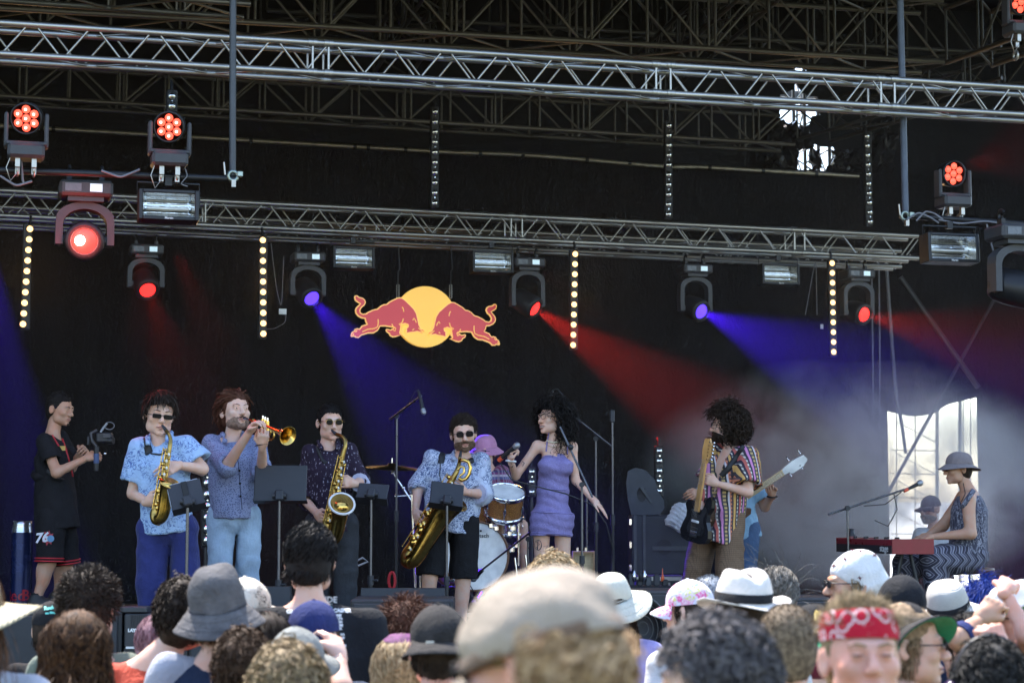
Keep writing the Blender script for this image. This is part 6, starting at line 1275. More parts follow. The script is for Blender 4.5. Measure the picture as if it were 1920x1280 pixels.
mb = cap_hair(.02, .05, seed=9, amp=.008, fr=60); mb.join(solid([ell((0, .05, -.02), (.092, .085, .115)), ell((0, .02, .05), (.088, .092, .075)), ('i', lambda X, Y, Z: -(Y + .03) + 0 * X + 0 * Z, None, None, 0)], .01, lambda X, Y, Z: .012 * wob(X, Y, Z, 60, 1)))
Pp, N = scalp(800, .12, 9, .02); mb.join(strands(Pp, N, 18, .0058, .45, (0, .5, -.3), .2, curl=.012, turns=3, w=.0022, seed=9, jit=.3, coll=.03)); Pp, N = scalp(650, .16, 11, .03); k_ = Pp[:, 1] > .0; mb.join(strands(Pp[k_], N[k_], 22, .009, .3, (.0, .3, -.8), .3, curl=.013, turns=4, w=.0022, seed=12, jit=.3, coll=.05))
put_head(mb, 'curly_hair', H_BLACK, f.hm, f.root)
bead = mat('shell beads', (.62, .55, .40), .4)
for rr, dz, m_, w_ in ((.068, -.01, bead, .006), (.082, -.035, BRASSD, .0025)):
    c0 = f.nk + f.U * dz; pts = [hit(f.root, 1040 + 18 * math.sin(t) * (rr / .07), 822 + (7 if w_ > .005 else 16) * math.cos(t), f.body, .006) for t in np.linspace(-1.3, 1.3, 15)]; pts = [q for q in pts if q is not None]
    if len(pts) > 3:
        k = MB().tube(pts, w_ * .6, 6).build('necklace', m_, f.root)
        if w_ > .005:
            for q in pts: MB().ball(q, .0075, 8).build('bead', m_, k)
q = f.J['wl']; MB().tube([q + V3(math.cos(a) * .034, math.sin(a) * .034, -.004 * math.cos(a)) for a in np.linspace(0, 6.283, 19)[:-1]], .008, 6, closed=True).build('bracelet', WHITE, f.root)
INK = mat('tattoo ink', (.035, .035, .05), .7, bump=0)
def tattoo(f, lines, mb, w=.0035, m=INK):
    for ln in lines:
        h_ = [hit(f.root, *p, mb, .0012) for p in ln]; h_ = [q for q in h_ if q is not None]
        if len(h_) > 1: MB().tube(h_, w, 4, flat=.25, side=(1, 0, 0)).build('tattoo', m, f.root)
circ = lambda cx, cy_, r, n=14, ry=1.5: [(cx + r * math.cos(a), cy_ + r * ry * math.sin(a)) for a in np.linspace(0, 6.283, n)]
tattoo(f, [circ(1009, 1021, 6.5), [(1005, 1014), (1012, 1020), (1006, 1026), (1011, 1032)], [(1009, 1012), (1008, 1030)], [(1019, 1024), (1027, 1022), (1032, 1027), (1030, 1036), (1022, 1030)], [(980, 864), (983, 868), (980, 874), (978, 868), (980, 864)], [(958, 868), (962, 872), (960, 876)], [(1079, 905), (1082, 912)]], f.body)
SINGER = f

# 8 guitarist
f = performer('guitarist with big dark hair in open striped shirt and brown trousers', 15.0, 1350,
    dict(hd=(1362, 799), nk=(1375, 838, .0), sl=(1350, 850, .13), sr=(1404, 852, -.13), el=(1322, 915, .12), er=(1402, 922, -.24), wl=(1312, 955, -.05), wr=(1344, 906, -.22), hl=(1328, 968, .06), hr=(1370, 968, -.07),
         kl=(1308, 1062, .08), kr=(1368, 1066, -.12), al=(1290, 1172, .1), ar=(1372, 1172, -.1)), dict(yaw=-104, pitch=4, sc=1.05), SKIN, STAGE_Z,
    hands=[('r', (1320, 896, -.24), (-.3, .9, .1), (-.2, -.5, .9), (.6, .6, .6, .6), .4), ('l', (1318, 972, -.12), (.3, .8, .2), (.8, -.2, .3), .5, .3)])
tp = top_prims(f, .034, .20, {'l': .75, 'r': .82}, .05, 0, .045, False, flare=.03)
tp.append(rcone(f.nk + f.F * .08 + f.U * .05, f.nk - f.U * .2 + f.F * .16, .07, .075, k=.01, op='s')); tp.append(rcone(f.nk - f.U * .2 + f.F * .17, f.pel - f.U * .25 + f.F * .2, .075, .115, k=.01, op='s'))
T8 = shell(f, tp, 'shirt', C_STRIPE, amp=.009, fr=30, sd=5); shell(f, leg_prims(f, .03, 2., .105, .10, waist=.10), 'trousers', C_BROWNT, amp=.006, sd=2); shoes(f)
MB().tube([f.pel + f.U * .10 + f.R * (f.w * .80 + .03) * math.cos(a) + f.F * .135 * math.sin(a) for a in np.linspace(0, 6.283, 25)[:-1]], .02, 8, closed=True, flat=.3, side=(0, 0, 1)).build('belt', LEATH, f.root)
mb = cap_hair(.022, .04, seed=13, amp=.010, fr=60); mb.join(solid([ell((0, .06, -.015), (.098, .10, .11)), ell((0, .02, .05), (.092, .098, .078)), ('i', lambda X, Y, Z: -(Y + .045) + 0 * X + 0 * Z, None, None, 0)], .01, lambda X, Y, Z: .014 * wob(X, Y, Z, 55, 2)))
Pp, N = scalp(1100, .14, 14, .03); mb.join(strands(Pp, N, 16, .0055, .35, (0, .8, -.25), .14, curl=.012, turns=2.6, w=.0026, seed=15, jit=.3, coll=.04)); put_head(mb, 'curly_hair', H_DARK, f.hm, f.root)
beard(f.hm, f.root, H_DARK, 1.6, .008); glasses(f.hm, f.root, rim=True, w=.022, hh=.018, rnd=.9); brows(f.hm, f.root, H_DARK); GUIT = f

# 9 bassist half hidden behind the guitarist
f = performer('bass player in light blue t-shirt and jeans behind the guitarist', 16.2, 1370,
    dict(hd=(1348, 846), nk=(1362, 880, .02), sl=(1336, 888, .1), sr=(1404, 888, -.1), el=(1310, 945, -.1), er=(1434, 950, -.05), wl=(1312, 924, -.3), wr=(1448, 928, -.2), hl=(1366, 990, .06), hr=(1402, 990, -.05),
         kl=(1366, 1070, .04), kr=(1400, 1070, -.1), al=(1366, 1150), ar=(1400, 1150, .1)), dict(yaw=-35, pitch=-12, sc=1.05), SKIN2, STAGE_Z,
    hands=[('r', (1440, 904, -.26), (-.2, -.9, 0), (-.3, -.5, .8), (.6, .65, .7, .7), .4), ('l', (1300, 926, -.36), (.1, .9, -.2), (0, 0, 1), .5, .3)])
shell(f, top_prims(f, .026, .10, .75, .03), 'shirt', cloth('pale blue cotton', (.22, .36, .48))); shell(f, leg_prims(f, .025, 2, .085, .075, waist=.06), 'jeans', C_DJEAN); shoes(f)
short_hair(f, H_AUB, .02, 700, .012, .1, .5, (0, .2, -.5), seed=16); beard(f.hm, f.root, H_BROWN, 1.4, .006); brows(f.hm, f.root, H_BROWN)
q = f.J['wr']; MB().tube([q + V3(math.cos(a) * .036, math.sin(a) * .034, -.01 + .008 * math.sin(a)) for a in np.linspace(0, 6.283, 19)[:-1]], .012, 6, closed=True, flat=.5).build('watch', LEATH, f.root); BASSIST = f

# 10 keyboard player
f = performer('keyboard player in grey bucket hat and patterned sleeveless jumpsuit sitting on a stool', 15.5, 1780,
    dict(hd=(1796, 878), nk=(1818, 918, .0), sl=(1806, 930, .19), sr=(1815, 934, -.19), er=(1820, 1000, -.26), el=(1768, 985, .22), wr=(1748, 1006, -.16), wl=(1738, 1004, .12), hr=(1818, 1044, -.10), hl=(1812, 1044, .10),
         kr=(1752, 1050, -.16), kl=(1700, 1058, .16), ar=(1760, 1146, -.16), al=(1692, 1146, .16)), dict(yaw=-80, pitch=-3, sc=1.02), SKIN2, STAGE_Z,
    hands=[('r', (1728, 1010, -.2), (0, 0, -1), (0, 1, 0), (.3, .3, .3, .3), .2), ('l', (1716, 1008, .1), (0, 0, -1), (0, -1, 0), (.3, .3, .3, .3), .2)], bulk=1.15)
tk = top_prims(f, .016, .03, 0, .0, loose=.012, crew=.09); tk = [p for i, p in enumerate(tk) if i not in (4, 5)]
T10 = shell(f, tk, 'jumpsuit_top', C_TRIB, amp=.006); shell(f, leg_prims(f, .036, 1.95, .10, .085, waist=.10), 'jumpsuit_legs', C_ZIG, amp=.009, sd=3); shoes(f)
for a in ([(1826, 918), (1812, 938), (1798, 962)], [(1832, 918), (1838, 930), (1838, 950)]): drape(f.root, a, f.body, .02, .006, off=.012, name='jumpsuit_strap', m=C_TRIB)
drape(f.root, [(1806, 905), (1810, 925), (1800, 945)], f.body, .003, .003, off=.01, name='cord', m=LEATH)
glasses(f.hm, f.root, lens=AMBER, w=.023, hh=.016, rnd=.5); lips(f.hm, f.root); brows(f.hm, f.root, H_DARK); short_hair(f, H_DARK, .008, 500, .008, .03, seed=18)
GHAT = cloth('grey mauve canvas', (.20, .165, .17)); d = dome(.088, .108, .095, .035, .03, seam=.001, wr=.003, flat=.65, seed=3); d.join(brim(.088, .108, .06, .032, lambda a, k: -.035 * k + .010 * math.sin(2 * a + 1) * k))
hat = put_head(d, 'bucket_hat', GHAT, f.hm @ Matrix.Rotation(R(-4), 4, 'X'), f.root); put_head(MB().disc((-.09, -.02, .075), (-1, 0, .1), .016), 'hat_patch', C_BLACK, f.hm, hat); KEYS = f
# 11 man behind the stage opening
f = performer('bearded man in a dark cap and sunglasses sitting outside behind the stage opening', 21.5, 1740,
    dict(hd=(1744, 954), nk=(1750, 988, .02), sl=(1724, 998, 0), sr=(1782, 998, .0), el=(1712, 1040, 0), er=(1796, 1040, .0), wl=(1730, 1060, -.2), wr=(1775, 1060, -.2), hl=(1740, 1085), hr=(1770, 1085),
         kl=(1735, 1110, -.4), kr=(1772, 1110, -.4), al=(1735, 1170, -.4), ar=(1772, 1170, -.4)), dict(yaw=-55, pitch=-6, sc=1.18), SKIN2, .28, group=None)
shell(f, top_prims(f, .026, .10, .6, .03), 'shirt', cloth('pale shirt', (.42, .46, .5)), h=.016); shell(f, leg_prims(f, .03, 2, .09, .08), 'trousers', C_CHAR, h=.016); ball_cap(f.hm, f.root, C_CHAR); beard(f.hm, f.root, H_GREY, 2, .01); glasses(f.hm, f.root)
# ------------------------------------------------------------------ instruments: things of their own, in their players' hands
def sax(label, f, path, bell, keys, name='saxophone', kr=.014, nk=16, ring=None, extra=(), off=-.02):
    W = lambda p: P(p[0], p[1], f.D + p[2]); o = W(path[0]); r = thing(name, label, 'saxophone', o); A = np.array([tuple(W(p) - o) for p in path]); rad = np.array([p[3] for p in path])
    def dense(A, rad, n): t = np.linspace(0, len(A) - 1, n); s = np.stack([np.interp(t, range(len(A)), A[:, i]) for i in range(3)], 1); q = np.interp(t, range(len(A)), rad); 
    def smooth(A, rad, n):
        t = np.linspace(0, len(A) - 1, n); s = np.stack([np.interp(t, range(len(A)), A[:, i]) for i in range(3)] + [np.interp(t, range(len(A)), rad)], 1)
        for _ in range(4): s[1:-1] = (s[:-2] + 2 * s[1:-1] + s[2:]) / 4
        return s[:, :3], s[:, 3]
    a, q = smooth(A[:3], rad[:3], 10); MB().tube(a, q, 10).build('mouthpiece', BLACK, r)
    a, q = smooth(A[2:], rad[2:], 60); MB().tube(a, q, 18).build('body', BRASSD, r)
    B = np.array([tuple(W(p) - o) for p in bell]); br = np.array([p[3] for p in bell]); a, q = smooth(B, br, 26); ax = nrm(a[-1] - a[-3]); inner = a[::-1] + 0; 
    mb = MB().tube(np.vstack([a, a[-1:] + ax * .004, inner[1:18] - 0]), np.concatenate([q, [q[-1]], np.maximum(q[::-1][1:18] - .004, .004)]), 24, caps=False); mb.build('bell', BRASS, r)
    MB().tube([a[-1] + q[-1] * (np.array(tuple(basis(ax)[0])) * math.cos(t) + np.array(tuple(basis(ax)[1])) * math.sin(t)) for t in np.linspace(0, 6.283, 29)[:-1]], .0045 if ring is None else .009, 6, closed=True).build('bell_rim', ring or BRASS, r)
    kA, kB = W(keys[0]) - o, W(keys[1]) - o; d = kB - kA; dn = d.normalized(); s_ = dn.cross(Vector((0, 1, 0))).normalized(); fr = s_.cross(dn).normalized(); fr = fr if fr.y < 0 else -fr; g = np.random.default_rng(len(label))
    cup = MB().lathe([(0, .006), (.8, .007), (1, .002), (1, -.002)], (0, 0, 0), (0, 0, 1), 14).mesh('key', BRASS)
    for k in range(nk):
        t = (k + .5) / nk; s = (-.5, .15, .75, -.1)[k % 4]; rr = kr * (.75 + .9 * t) * g.uniform(.65, 1.15); c = kA + d * t + s_ * s * keys[2] + fr * (keys[2] * .95); n_ = (fr + s_ * s * .8).normalized(); u, v, w_ = basis(n_); M = Matrix((u * rr, v * rr, w_)).transposed().to_4x4(); M.translation = c
        shared('key', cup, r, M); 
        if k % 2: MB().ball(c + n_ * .009 + s_ * .012, (.008, .006, .011), 8).build('pearl_touch', mat('pearl', (.75, .72, .65), .2), r)
    for s, t0, t1 in ((-.95, .0, .55), (.95, .1, .8), (-1.0, .5, 1), (.3, .35, 1), (-.3, .0, .9)):
        a_, b_ = kA + d * t0 + s_ * s * keys[2] + fr * keys[2] * .9, kA + d * t1 + s_ * s * keys[2] * 1.15 + fr * keys[2] * 1.05; MB().cyl(a_, b_, .0034, n=6).build('key_rod', BRASS, r)
        for t in np.linspace(0, 1, 6): MB().ball(a_ + (b_ - a_) * float(t), .006, 6).build('rod_post', BRASS, r)
    for pts, rr in extra: MB().tube([W(p) - o for p in pts], rr, 10).build('tube_loop', BRASS, r)
    return r
sax('smallest saxophone, held by the man in the light blue flowered shirt', ALTO, [(304, 797, -.17, .007), (309, 803, -.19, .011), (312, 808, -.21, .012), (317, 814, -.245, .011), (320, 823, -.27, .012), (319, 834, -.285, .013), (316, 850, -.29, .015), (304, 910, -.29, .024), (295, 950, -.29, .031), (291, 964, -.29, .034), (293, 973, -.30, .036), (299, 974, -.31, .037)],
    [(296, 973, -.305, .037), (303, 970, -.325, .038), (307, 958, -.34, .039), (310, 940, -.35, .041), (313, 922, -.365, .045), (316, 911, -.375, .053), (318, 905, -.385, .060)], ((315, 842, -.30), (296, 955, -.30), .026), kr=.012, nk=18)
sax('saxophone with a white ringed bell, held by the man in the dark streaked shirt', TENOR, [(622, 806, -.17, .008), (627, 811, -.19, .012), (631, 814, -.2, .013), (641, 817, -.24, .013), (648, 826, -.27, .014), (647, 838, -.28, .015), (643, 850, -.28, .018), (627, 920, -.28, .030), (616, 975, -.28, .038), (612, 996, -.28, .043), (615, 1010, -.29, .045), (622, 1012, -.31, .046)],
    [(619, 1011, -.30, .046), (628, 1008, -.33, .047), (633, 992, -.355, .048), (636, 972, -.375, .052), (638, 958, -.40, .062), (640, 948, -.43, .078), (641, 944, -.45, .086)], ((643, 856, -.29), (617, 978, -.29), .032), kr=.015, nk=20, ring=WHITE)
sax('long baritone saxophone, held by the bearded man in black shorts', BARI, [(864, 846, -.18, .008), (863, 853, -.21, .012), (862, 858, -.22, .012), (861, 868, -.25, .013), (858, 880, -.28, .017), (852, 892, -.29, .020), (833, 925, -.28, .032), (805, 975, -.27, .042), (775, 1026, -.26, .050), (764, 1042, -.26, .053), (764, 1050, -.27, .055), (771, 1052, -.29, .056)],
    [(766, 1051, -.275, .055), (774, 1052, -.30, .056), (784, 1040, -.31, .058), (800, 1012, -.32, .064), (818, 982, -.33, .074), (832, 958, -.34, .088), (842, 942, -.36, .11), (846, 936, -.37, .13)], ((849, 894, -.31), (768, 1030, -.27), .048), kr=.020, nk=24,
    extra=[([(861, 868, -.25), (864, 862, -.27), (871, 862, -.28), (879, 866, -.28), (882, 876, -.28), (880, 888, -.28), (874, 897, -.28), (866, 900, -.28), (860, 896, -.28)], .0135), ([(858, 880, -.30), (864, 874, -.30), (870, 876, -.30), (870, 886, -.30), (862, 892, -.30)], .009)])
# trumpet
r = thing('trumpet', 'golden trumpet raised to the lips of the man in the blue grey shirt', 'trumpet', P(458, 783, TRUMP.D - .13)); o = r.location; W = lambda x, y, dy: P(x, y, TRUMP.D + dy) - o; 
MB().lathe([(.012, 0), (.013, .006), (.007, .03), (.006, .06)], (0, 0, 0), W(540, 816, -.48), 12).build('mouthpiece', CHROME, r); B0, B1 = W(478, 788, -.2), W(540, 817, -.48); d = (B1 - B0).normalized(); dn = Vector((0, 0, -1)); side = d.cross(dn).normalized()
A0 = Vector((0, 0, 0)); MB().tube([A0, W(470, 788, -.18), W(497, 800, -.30)], .0065, 8).build('lead_pipe', BRASS, r); bp_ = [(0, .0075), (.12, .0085), (.2, .011), (.26, .017), (.3, .028), (.33, .046), (.345, .062)]; L0 = (B1 - B0).length
s_ = L0 / .345; MB().lathe([(q, z * s_) for z, q in bp_] + [(q - .002, z * s_ - .001) for z, q in bp_[::-1]], B0 + dn * .0, d, 28).build('bell', BRASS, r)
loop = lambda a, b, dz, rr=.0065: MB().tube([B0 + d * a, B0 + d * (a - .02) + dn * dz * .15, B0 + d * (a - .03) + dn * dz * .5, B0 + d * (a - .02) + dn * dz * .85, B0 + d * a + dn * dz, B0 + d * b + dn * dz, B0 + d * (b + .02) + dn * dz * .85, B0 + d * (b + .03) + dn * dz * .5, B0 + d * (b + .02) + dn * dz * .15, B0 + d * b], rr, 8).build('tube_loop', BRASS, r)
loop(.0, .20, .075); loop(.03, .16, .055, .006); MB().tube([B0 - d * .02, B0 - d * .04 + dn * .02, B0 - d * .04 + dn * .055, B0 - d * .02 + dn * .075], .006, 8).build('tuning_slide', BRASS, r)
for k in range(3): c = B0 + d * (.075 + .028 * k) + side * .012; MB().cyl(c - dn * .03, c + dn * .10, .0125, n=12).build('valve', BRASS, r); MB().cyl(c - dn * .05, c - dn * .028, .006, n=8).build('valve_button', CHROME, r)
# handheld camera rig
r = thing('camera_rig', 'small video camera on a handheld grip in the hands of the man in black', 'camera', P(180, 840, 14.78)); k = 14.8 / FPX; W = lambda x, y, dy=0: Vector(((x - 180) * k, dy, (840 - y) * k)); DB = mat('blue grip', (.03, .06, .16), .4)
MB().cyl(W(181, 882), W(181, 836), .019, n=12).build('grip', BLKMET, r); MB().cyl(W(181, 868), W(181, 850), .0215, n=12).build('grip_ring', DB, r); MB().tube([W(181, 836), W(172, 826), W(170, 812), W(180, 806, .02)], .013, 8).build('arm', GREYP, r)
MB().box(W(196, 820), (.12, .07, .075), ch=.01).build('camera_body', BLACK, r); MB().cyl(W(204, 826, -.02), W(214, 826, -.03), .027, n=14).build('lens', BLKMET, r); MB().box(W(202, 817, -.045), (.05, .012, .03)).build('data_panel', GREYP, r)
MB().tube([W(188, 810), W(193, 802), W(200, 793)], .009, 8).build('top_arm', mat('pale arm', (.25, .27, .3), .4), r); MB().tube([W(204 + 9 * math.cos(a), 798 + 7 * math.sin(a), .01) for a in np.linspace(0, 6.283, 15)[:-1]], .0035, 5, closed=True).build('wire_loop', CABG, r); MB().box(W(166, 826), (.02, .05, .07), ch=.006).build('phone_clip', BLACK, r); MB().ball(W(197, 850), .011, 8).build('thumb_wheel', CHROME, r)
# guitar
MAPLE = mat('maple neck', (.50, .27, .09), .35); GBLK = mat('black lacquer', (.012, .012, .014), .15, bump=0); PICK = mat('pick guard', (.02, .02, .022), .3)
def guitar(label, f, body_px, nut_px, head_px, D0, D1, face, bodym, neckm, headm, n_tun, blen, bw, strings, hl=.19, flip=1):
    a, b = P(*body_px, f.D + D0), P(*nut_px, f.D + D1); r = thing('guitar', label, 'guitar', a); d = (b - a); Ln = d.length; d.normalize(); n = Vector(face); n = (n - d * n.dot(d)).normalized(); s = d.cross(n).normalized() * flip
    half_ = [(-.5, .0), (-.5, .22), (-.46, .42), (-.34, .5), (-.18, .46), (-.02, .36), (.14, .35), (.3, .46), (.46, .44), (.52, .34), (.44, .24), (.28, .2), (.2, .13), (.2, 0)]; h2 = [(x, -y) for x, y in [(-.5, .22), (-.46, .42), (-.32, .5), (-.16, .45), (0, .36), (.12, .36), (.24, .44), (.34, .4), (.34, .28), (.24, .19), (.2, .12)]]
    out = [(x * blen, y * bw) for x, y in half_] + [(x * blen, y * bw) for x, y in h2[::-1]]; MB().prism(out, (0, 0, 0), d, s, .042).build('body', bodym, r); MB().prism([(x * .62 - .01, y * .6 + .01) for x, y in out], n * .0225 if True else 0, d, s, .004).build('pick_guard', PICK, r)
    nb = MB().box(d * (blen * .15 + (Ln - blen * .15) / 2) + n * .026, (.052, .022, Ln - blen * .15), Matrix((s, n, d)).transposed(), ch=.006); nk_ = nb.build('neck', neckm, r)
    for k in range(14): q = d * (Ln * (1 - .72 * (1 - 2 ** (-k / 12 * 1.0))) ) + n * .0385; MB().cyl(q - s * .025, q + s * .025, .0014, n=4).build('fret', CHROME, nk_)
    e = (P(*head_px, f.D + D1) - b).normalized(); e = (d * .97 + e * .2).normalized(); hp = [(0, -.024), (0, .024), (.03, .03), (.06, .05), (hl * .75, .048), (hl, .02), (hl * .96, -.03), (hl * .5, -.04), (.03, -.03)]
    MB().prism(hp, d * Ln + n * .02, d, s, .016).build('headstock', headm, r)
    for k in range(n_tun):
        q = d * (Ln + .035 + (hl - .06) * k / max(1, n_tun - 1)) + s * (.062 if n_tun > 4 or k % 2 == 0 else -.055) + n * .018; t = MB(); t.cyl(q - s * .03, q, .004, n=6); t.ball(q, (.008, .012, .010), 8); t.build('tuner', CHROME, r); MB().cyl(q - s * .035 - n * .005, q - s * .035 + n * .016, .005, n=8).build('peg', CHROME, r)
    for k in range(strings): o_ = s * ((k - (strings - 1) / 2) * .0085); MB().cyl(d * (-blen * .3) + n * .042 + o_, d * (Ln + .03) + n * .042 + o_, .0009, n=4).build('string', CHROME, r)
    for k in range(3): MB().box(d * (-.02 - .055 * k) + n * .028, (.075, .012, .018), Matrix((s, n, d)).transposed(), ch=.003).build('pickup', BLACK if k else WHITE, r)
    MB().box(d * (-blen * .3) + n * .028, (.07, .014, .03), Matrix((s, n, d)).transposed(), ch=.003).build('bridge', CHROME, r); return r
guitar('black electric guitar with maple neck, its head pointing straight up', GUIT, (1309, 972), (1325, 868), (1330, 838), -.24, -.30, (-.75, -.65, .05), GBLK, MAPLE, MAPLE, 6, .36, .30, 6)
guitar('bass guitar whose pale headstock sticks out behind the guitarist', BASSIST, (1352, 960), (1468, 884), (1500, 862), -.34, -.40, (.15, -.95, -.1), mat('bass body', (.10, .05, .03), .3), mat('pale neck', (.52, .38, .2), .4), mat('white lacquer', (.7, .7, .68), .3), 4, .42, .32, 4, .22)
drape(GUIT.root, [(1395, 836), (1380, 858), (1364, 880), (1352, 892)], T8, .022, .006, 16, .012, 'guitar_strap', LEATH)
# microphone in the singer's hand
r = thing('handheld_microphone', 'microphone with an orange tail held by the singer', 'microphone', P(935, 863, SINGER.D - .20)); o = r.location; mic(r, Vector((0, 0, 0)), P(969, 835, SINGER.D - .28) - o, .016, .026, 'body', mat('orange tape', (.6, .08, .03), .5))
MB().tube([P(x, y, SINGER.D + dy) - o for x, y, dy in ((938, 868, -.2), (960, 900, -.3), (1000, 910, -.3), (1060, 925, -.32), (1110, 945, -.3), (1136, 980, -.2), (1150, 1030, 0), (1146, 1075, .1))], .005, 6).build('cord', CABLE, r)
# sticks
for i, (a, b) in enumerate((((890, 962), (940, 918)), ((935, 958), (905, 925)))): q = MB().cyl(P(*a, 16.45), P(*b, 16.2), .007, n=6).build('drum_stick', MAPLE); tag(q, ('drum stick in the hand of the drummer crossing the tom', 'second drum stick in the other hand of the drummer')[i], 'drum stick')
import re
# ------------------------------------------------------------------ the audience before the stage
AUD = 'audience in front of the stage'
def crowd(label, px, py, D, yaw=180, hy=None, pitch=0, roll=0, sc=1.04, skin=None, top=None, wide=.165, arms=None, fem=False, topk=None, legs=None, shift=0, hh=.0095, smile=0, bulk=1., group=AUD):
    q = P(px, py, D); g = gz(D); zh = q.z - g; root = thing('person', label, 'person', (q.x + shift, D, g), group); s = zh / 1.64; c, sn = math.cos(R(yaw)), math.sin(R(yaw))
    def pt(x, y, z): x *= min(1.1, max(.92, s)); return V3(x * c - y * sn, x * sn + y * c, z * s)
    w = wide; J = dict(nk=pt(0, .03, 1.515), sl=pt(-w, .02, 1.428), sr=pt(w, .02, 1.428), el=pt(-w - .075, .05, 1.13), er=pt(w + .075, .05, 1.13), wl=pt(-w - .08, -.06, .89), wr=pt(w + .08, -.06, .89), hl=pt(-.085, .01, .93), hr=pt(.085, .01, .93), kl=pt(-.095, 0, .5), kr=pt(.095, 0, .5), al=pt(-.1, .03, .09), ar=pt(.1, .03, .09))
    HATZ[0] = .016 if re.search('hat|cap |cap$|headscarf|trilby|fedora|cap,', label) and 'hidden behind' not in label and 'below' not in label and 'blond hair tied' not in label and 'dyed' not in label and 'between flowered' not in label and 'next to' not in label else None
    if 'plain black cap' in label: HATZ[0] = .016
    hd = V3(-shift, 0, zh); hands = []; F_ = V3(0 * c + 1 * sn, 0 * sn - 1 * c, 0)
    for k in 'lr':
        if arms and k in arms:
            a = arms[k]; J['e' + k] = np.array(P(*a['e']) - root.location); J['w' + k] = np.array(P(*a['w']) - root.location); hands.append(dict(W=J['w' + k], F=np.array(P(*a['f']) - root.location) - J['w' + k], Nn=a.get('n', (0, -1, 0)), T=a.get('t', (-1, 0, 0)), curl=a.get('c', .5), thumb=a.get('th', .4)))
        else: hands.append(dict(W=J['w' + k], F=V3(0, 0, -1) + F_ * .2, Nn=-J['w' + k] * V3(1, 1, 0), T=F_, curl=.3, thumb=.2))
    f = figure(J, hmat(hd, yaw if hy is None else hy, pitch, roll, sc), hands=hands, h=.024, hh=hh, hnd=.0055 if arms else .011, fem=fem, smile=smile, bulk=bulk); f.root = root; f.D = D; f.body.build('body', skin or SKIN, root)
    f.top = shell(f, top_prims(f, **{**dict(e=.02, hem=.10, sleeve=.6, sr=.022, loose=.03, crew=.066), **(topk or {})}), 'shirt', top or C_BLACK, h=.0195, amp=.006, sd=int(px) % 5)
    shell(f, leg_prims(f, .018, 2., .075, .06, waist=.08), 'trousers', legs or (C_DJEAN if int(px) % 2 else C_CHAR), h=.030); shoes(f, h=.022); f.gv = np.array((f.hm.to_3x3().inverted() @ Vector((0, 0, -1))).normalized()); return f
def hair_back(f, m, t=.012, n=2600, seg=7, ln=.009, out=.12, g=.3, low=.0, jit=.11, w=.0015, seed=0, curl=0, turns=2, amp=.0025, flow=(0, .1, 0), coll=.008, name='hair', fr=90):
    n = int(n * .8); mb = cap_hair(t, low, seed=seed, amp=amp, fr=fr); Pp, N = scalp(n, low, seed, t - .004); mb.join(strands(Pp, N, seg, ln, out, flow, g, grav=f.gv, jit=jit, w=w * .8, seed=seed, curl=curl, turns=turns, coll=max(coll, t + .0015), hug=0 if jit > .2 else .75)); return put_head(mb, name, m, f.hm, f.root)
def hair_long(f, m, length=.4, t=.016, n=3200, wave=.006, turns=2.5, w=.0010, seed=0, wd=1.):
    n = 1700
    gv = f.gv; mb = cap_hair(t, .12, seed=seed); c0 = V3(0, .038, .02); mb.join(solid([rcone(c0, c0 + V3(0, .015, 0) + gv * length * .55, .076, .070 * wd, k=.05), rcone(c0 + V3(0, .015, 0) + gv * length * .5, c0 + V3(0, .03, 0) + gv * length * .9, .070 * wd, .045, k=.05), ('i', lambda X, Y, Z: -(Y + .012 - .10 * np.clip(-Z - .02, 0, 1)) + 0 * X, None, None, 0)], .014, lambda X, Y, Z: .004 * wob(X, Y, Z, 70, seed, (1.6, 1.6, .3))))
    Pp, N = scalp(n, .12, seed, t); body = [(c0 + V3(0, .018, 0) + gv * length * .45, V3(.078 * wd, .076, length * .6))]
    mb.join(strands(Pp, N, 13, length / 10.5, .02, (0, .5, 0), .45, grav=gv, hug=.15, jit=.04, w=w, seed=seed, curl=wave, turns=turns, coll=t + .003, body=body)); return put_head(mb, 'long_hair', m, f.hm, f.root)
def hair_curl(f, m, t=.02, n=900, seg=14, ln=.0085, curl=.011, turns=3, w=.0022, seed=0, low=.05, out=.45, g=.3, mass=.0):
    n = int(n * 1.25); ln *= .55; w *= .75
    mb = cap_hair(t, low, seed=seed, amp=.009, fr=70); Pp, N = scalp(n, low, seed, t - .004); mb.join(strands(Pp, N, seg, ln, out, (0, .15, 0), g, grav=f.gv, jit=.25, w=w, seed=seed, curl=curl, turns=turns, coll=t)); return put_head(mb, 'curly_hair', m, f.hm, f.root)
def project(f, mb, surf, off=.0025):
    """press flat print onto a surface along the view"""
    for i, V in enumerate(mb.V):
        out = []
        for v in V:
            w_ = Vector(v) + f.root.location; o = Vector((0, 0, CAM_Z)); d = (w_ - o).normalized()
            if not hasattr(surf, 'bvh'):
                A = np.concatenate(surf.V); surf.bvh = BVHTree.FromPolygons([tuple(a) for a in A], [tuple(r) for q, _, _ in surf.F for r in q])
            h_ = surf.bvh.ray_cast(o - f.root.location, d); out.append(np.array(h_[0] - d * off) if h_[0] is not None else np.array(v))
        mb.V[i] = np.array(out)
    return mb
def print_text(f, txt, size_px, px, py, surf, m, name='lettering', align='CENTER', bold=.1, tilt=0):
    k = f.D / FPX; t = text_mb(txt, size_px * k, P(px, py, f.D) - f.root.location, (1, 0, tilt), (-tilt, 0, 1), 0, align, bold * k * 4); return project(f, t, surf).build(name, m, f.root)
class Surf:
    def __init__(s, ob): me = ob.data; M = ob.matrix_basis; s.V = [np.array([tuple(M @ v.co) for v in me.vertices])]; s.F = [(np.array([list(p.vertices)]), 0, 0) for p in me.polygons]
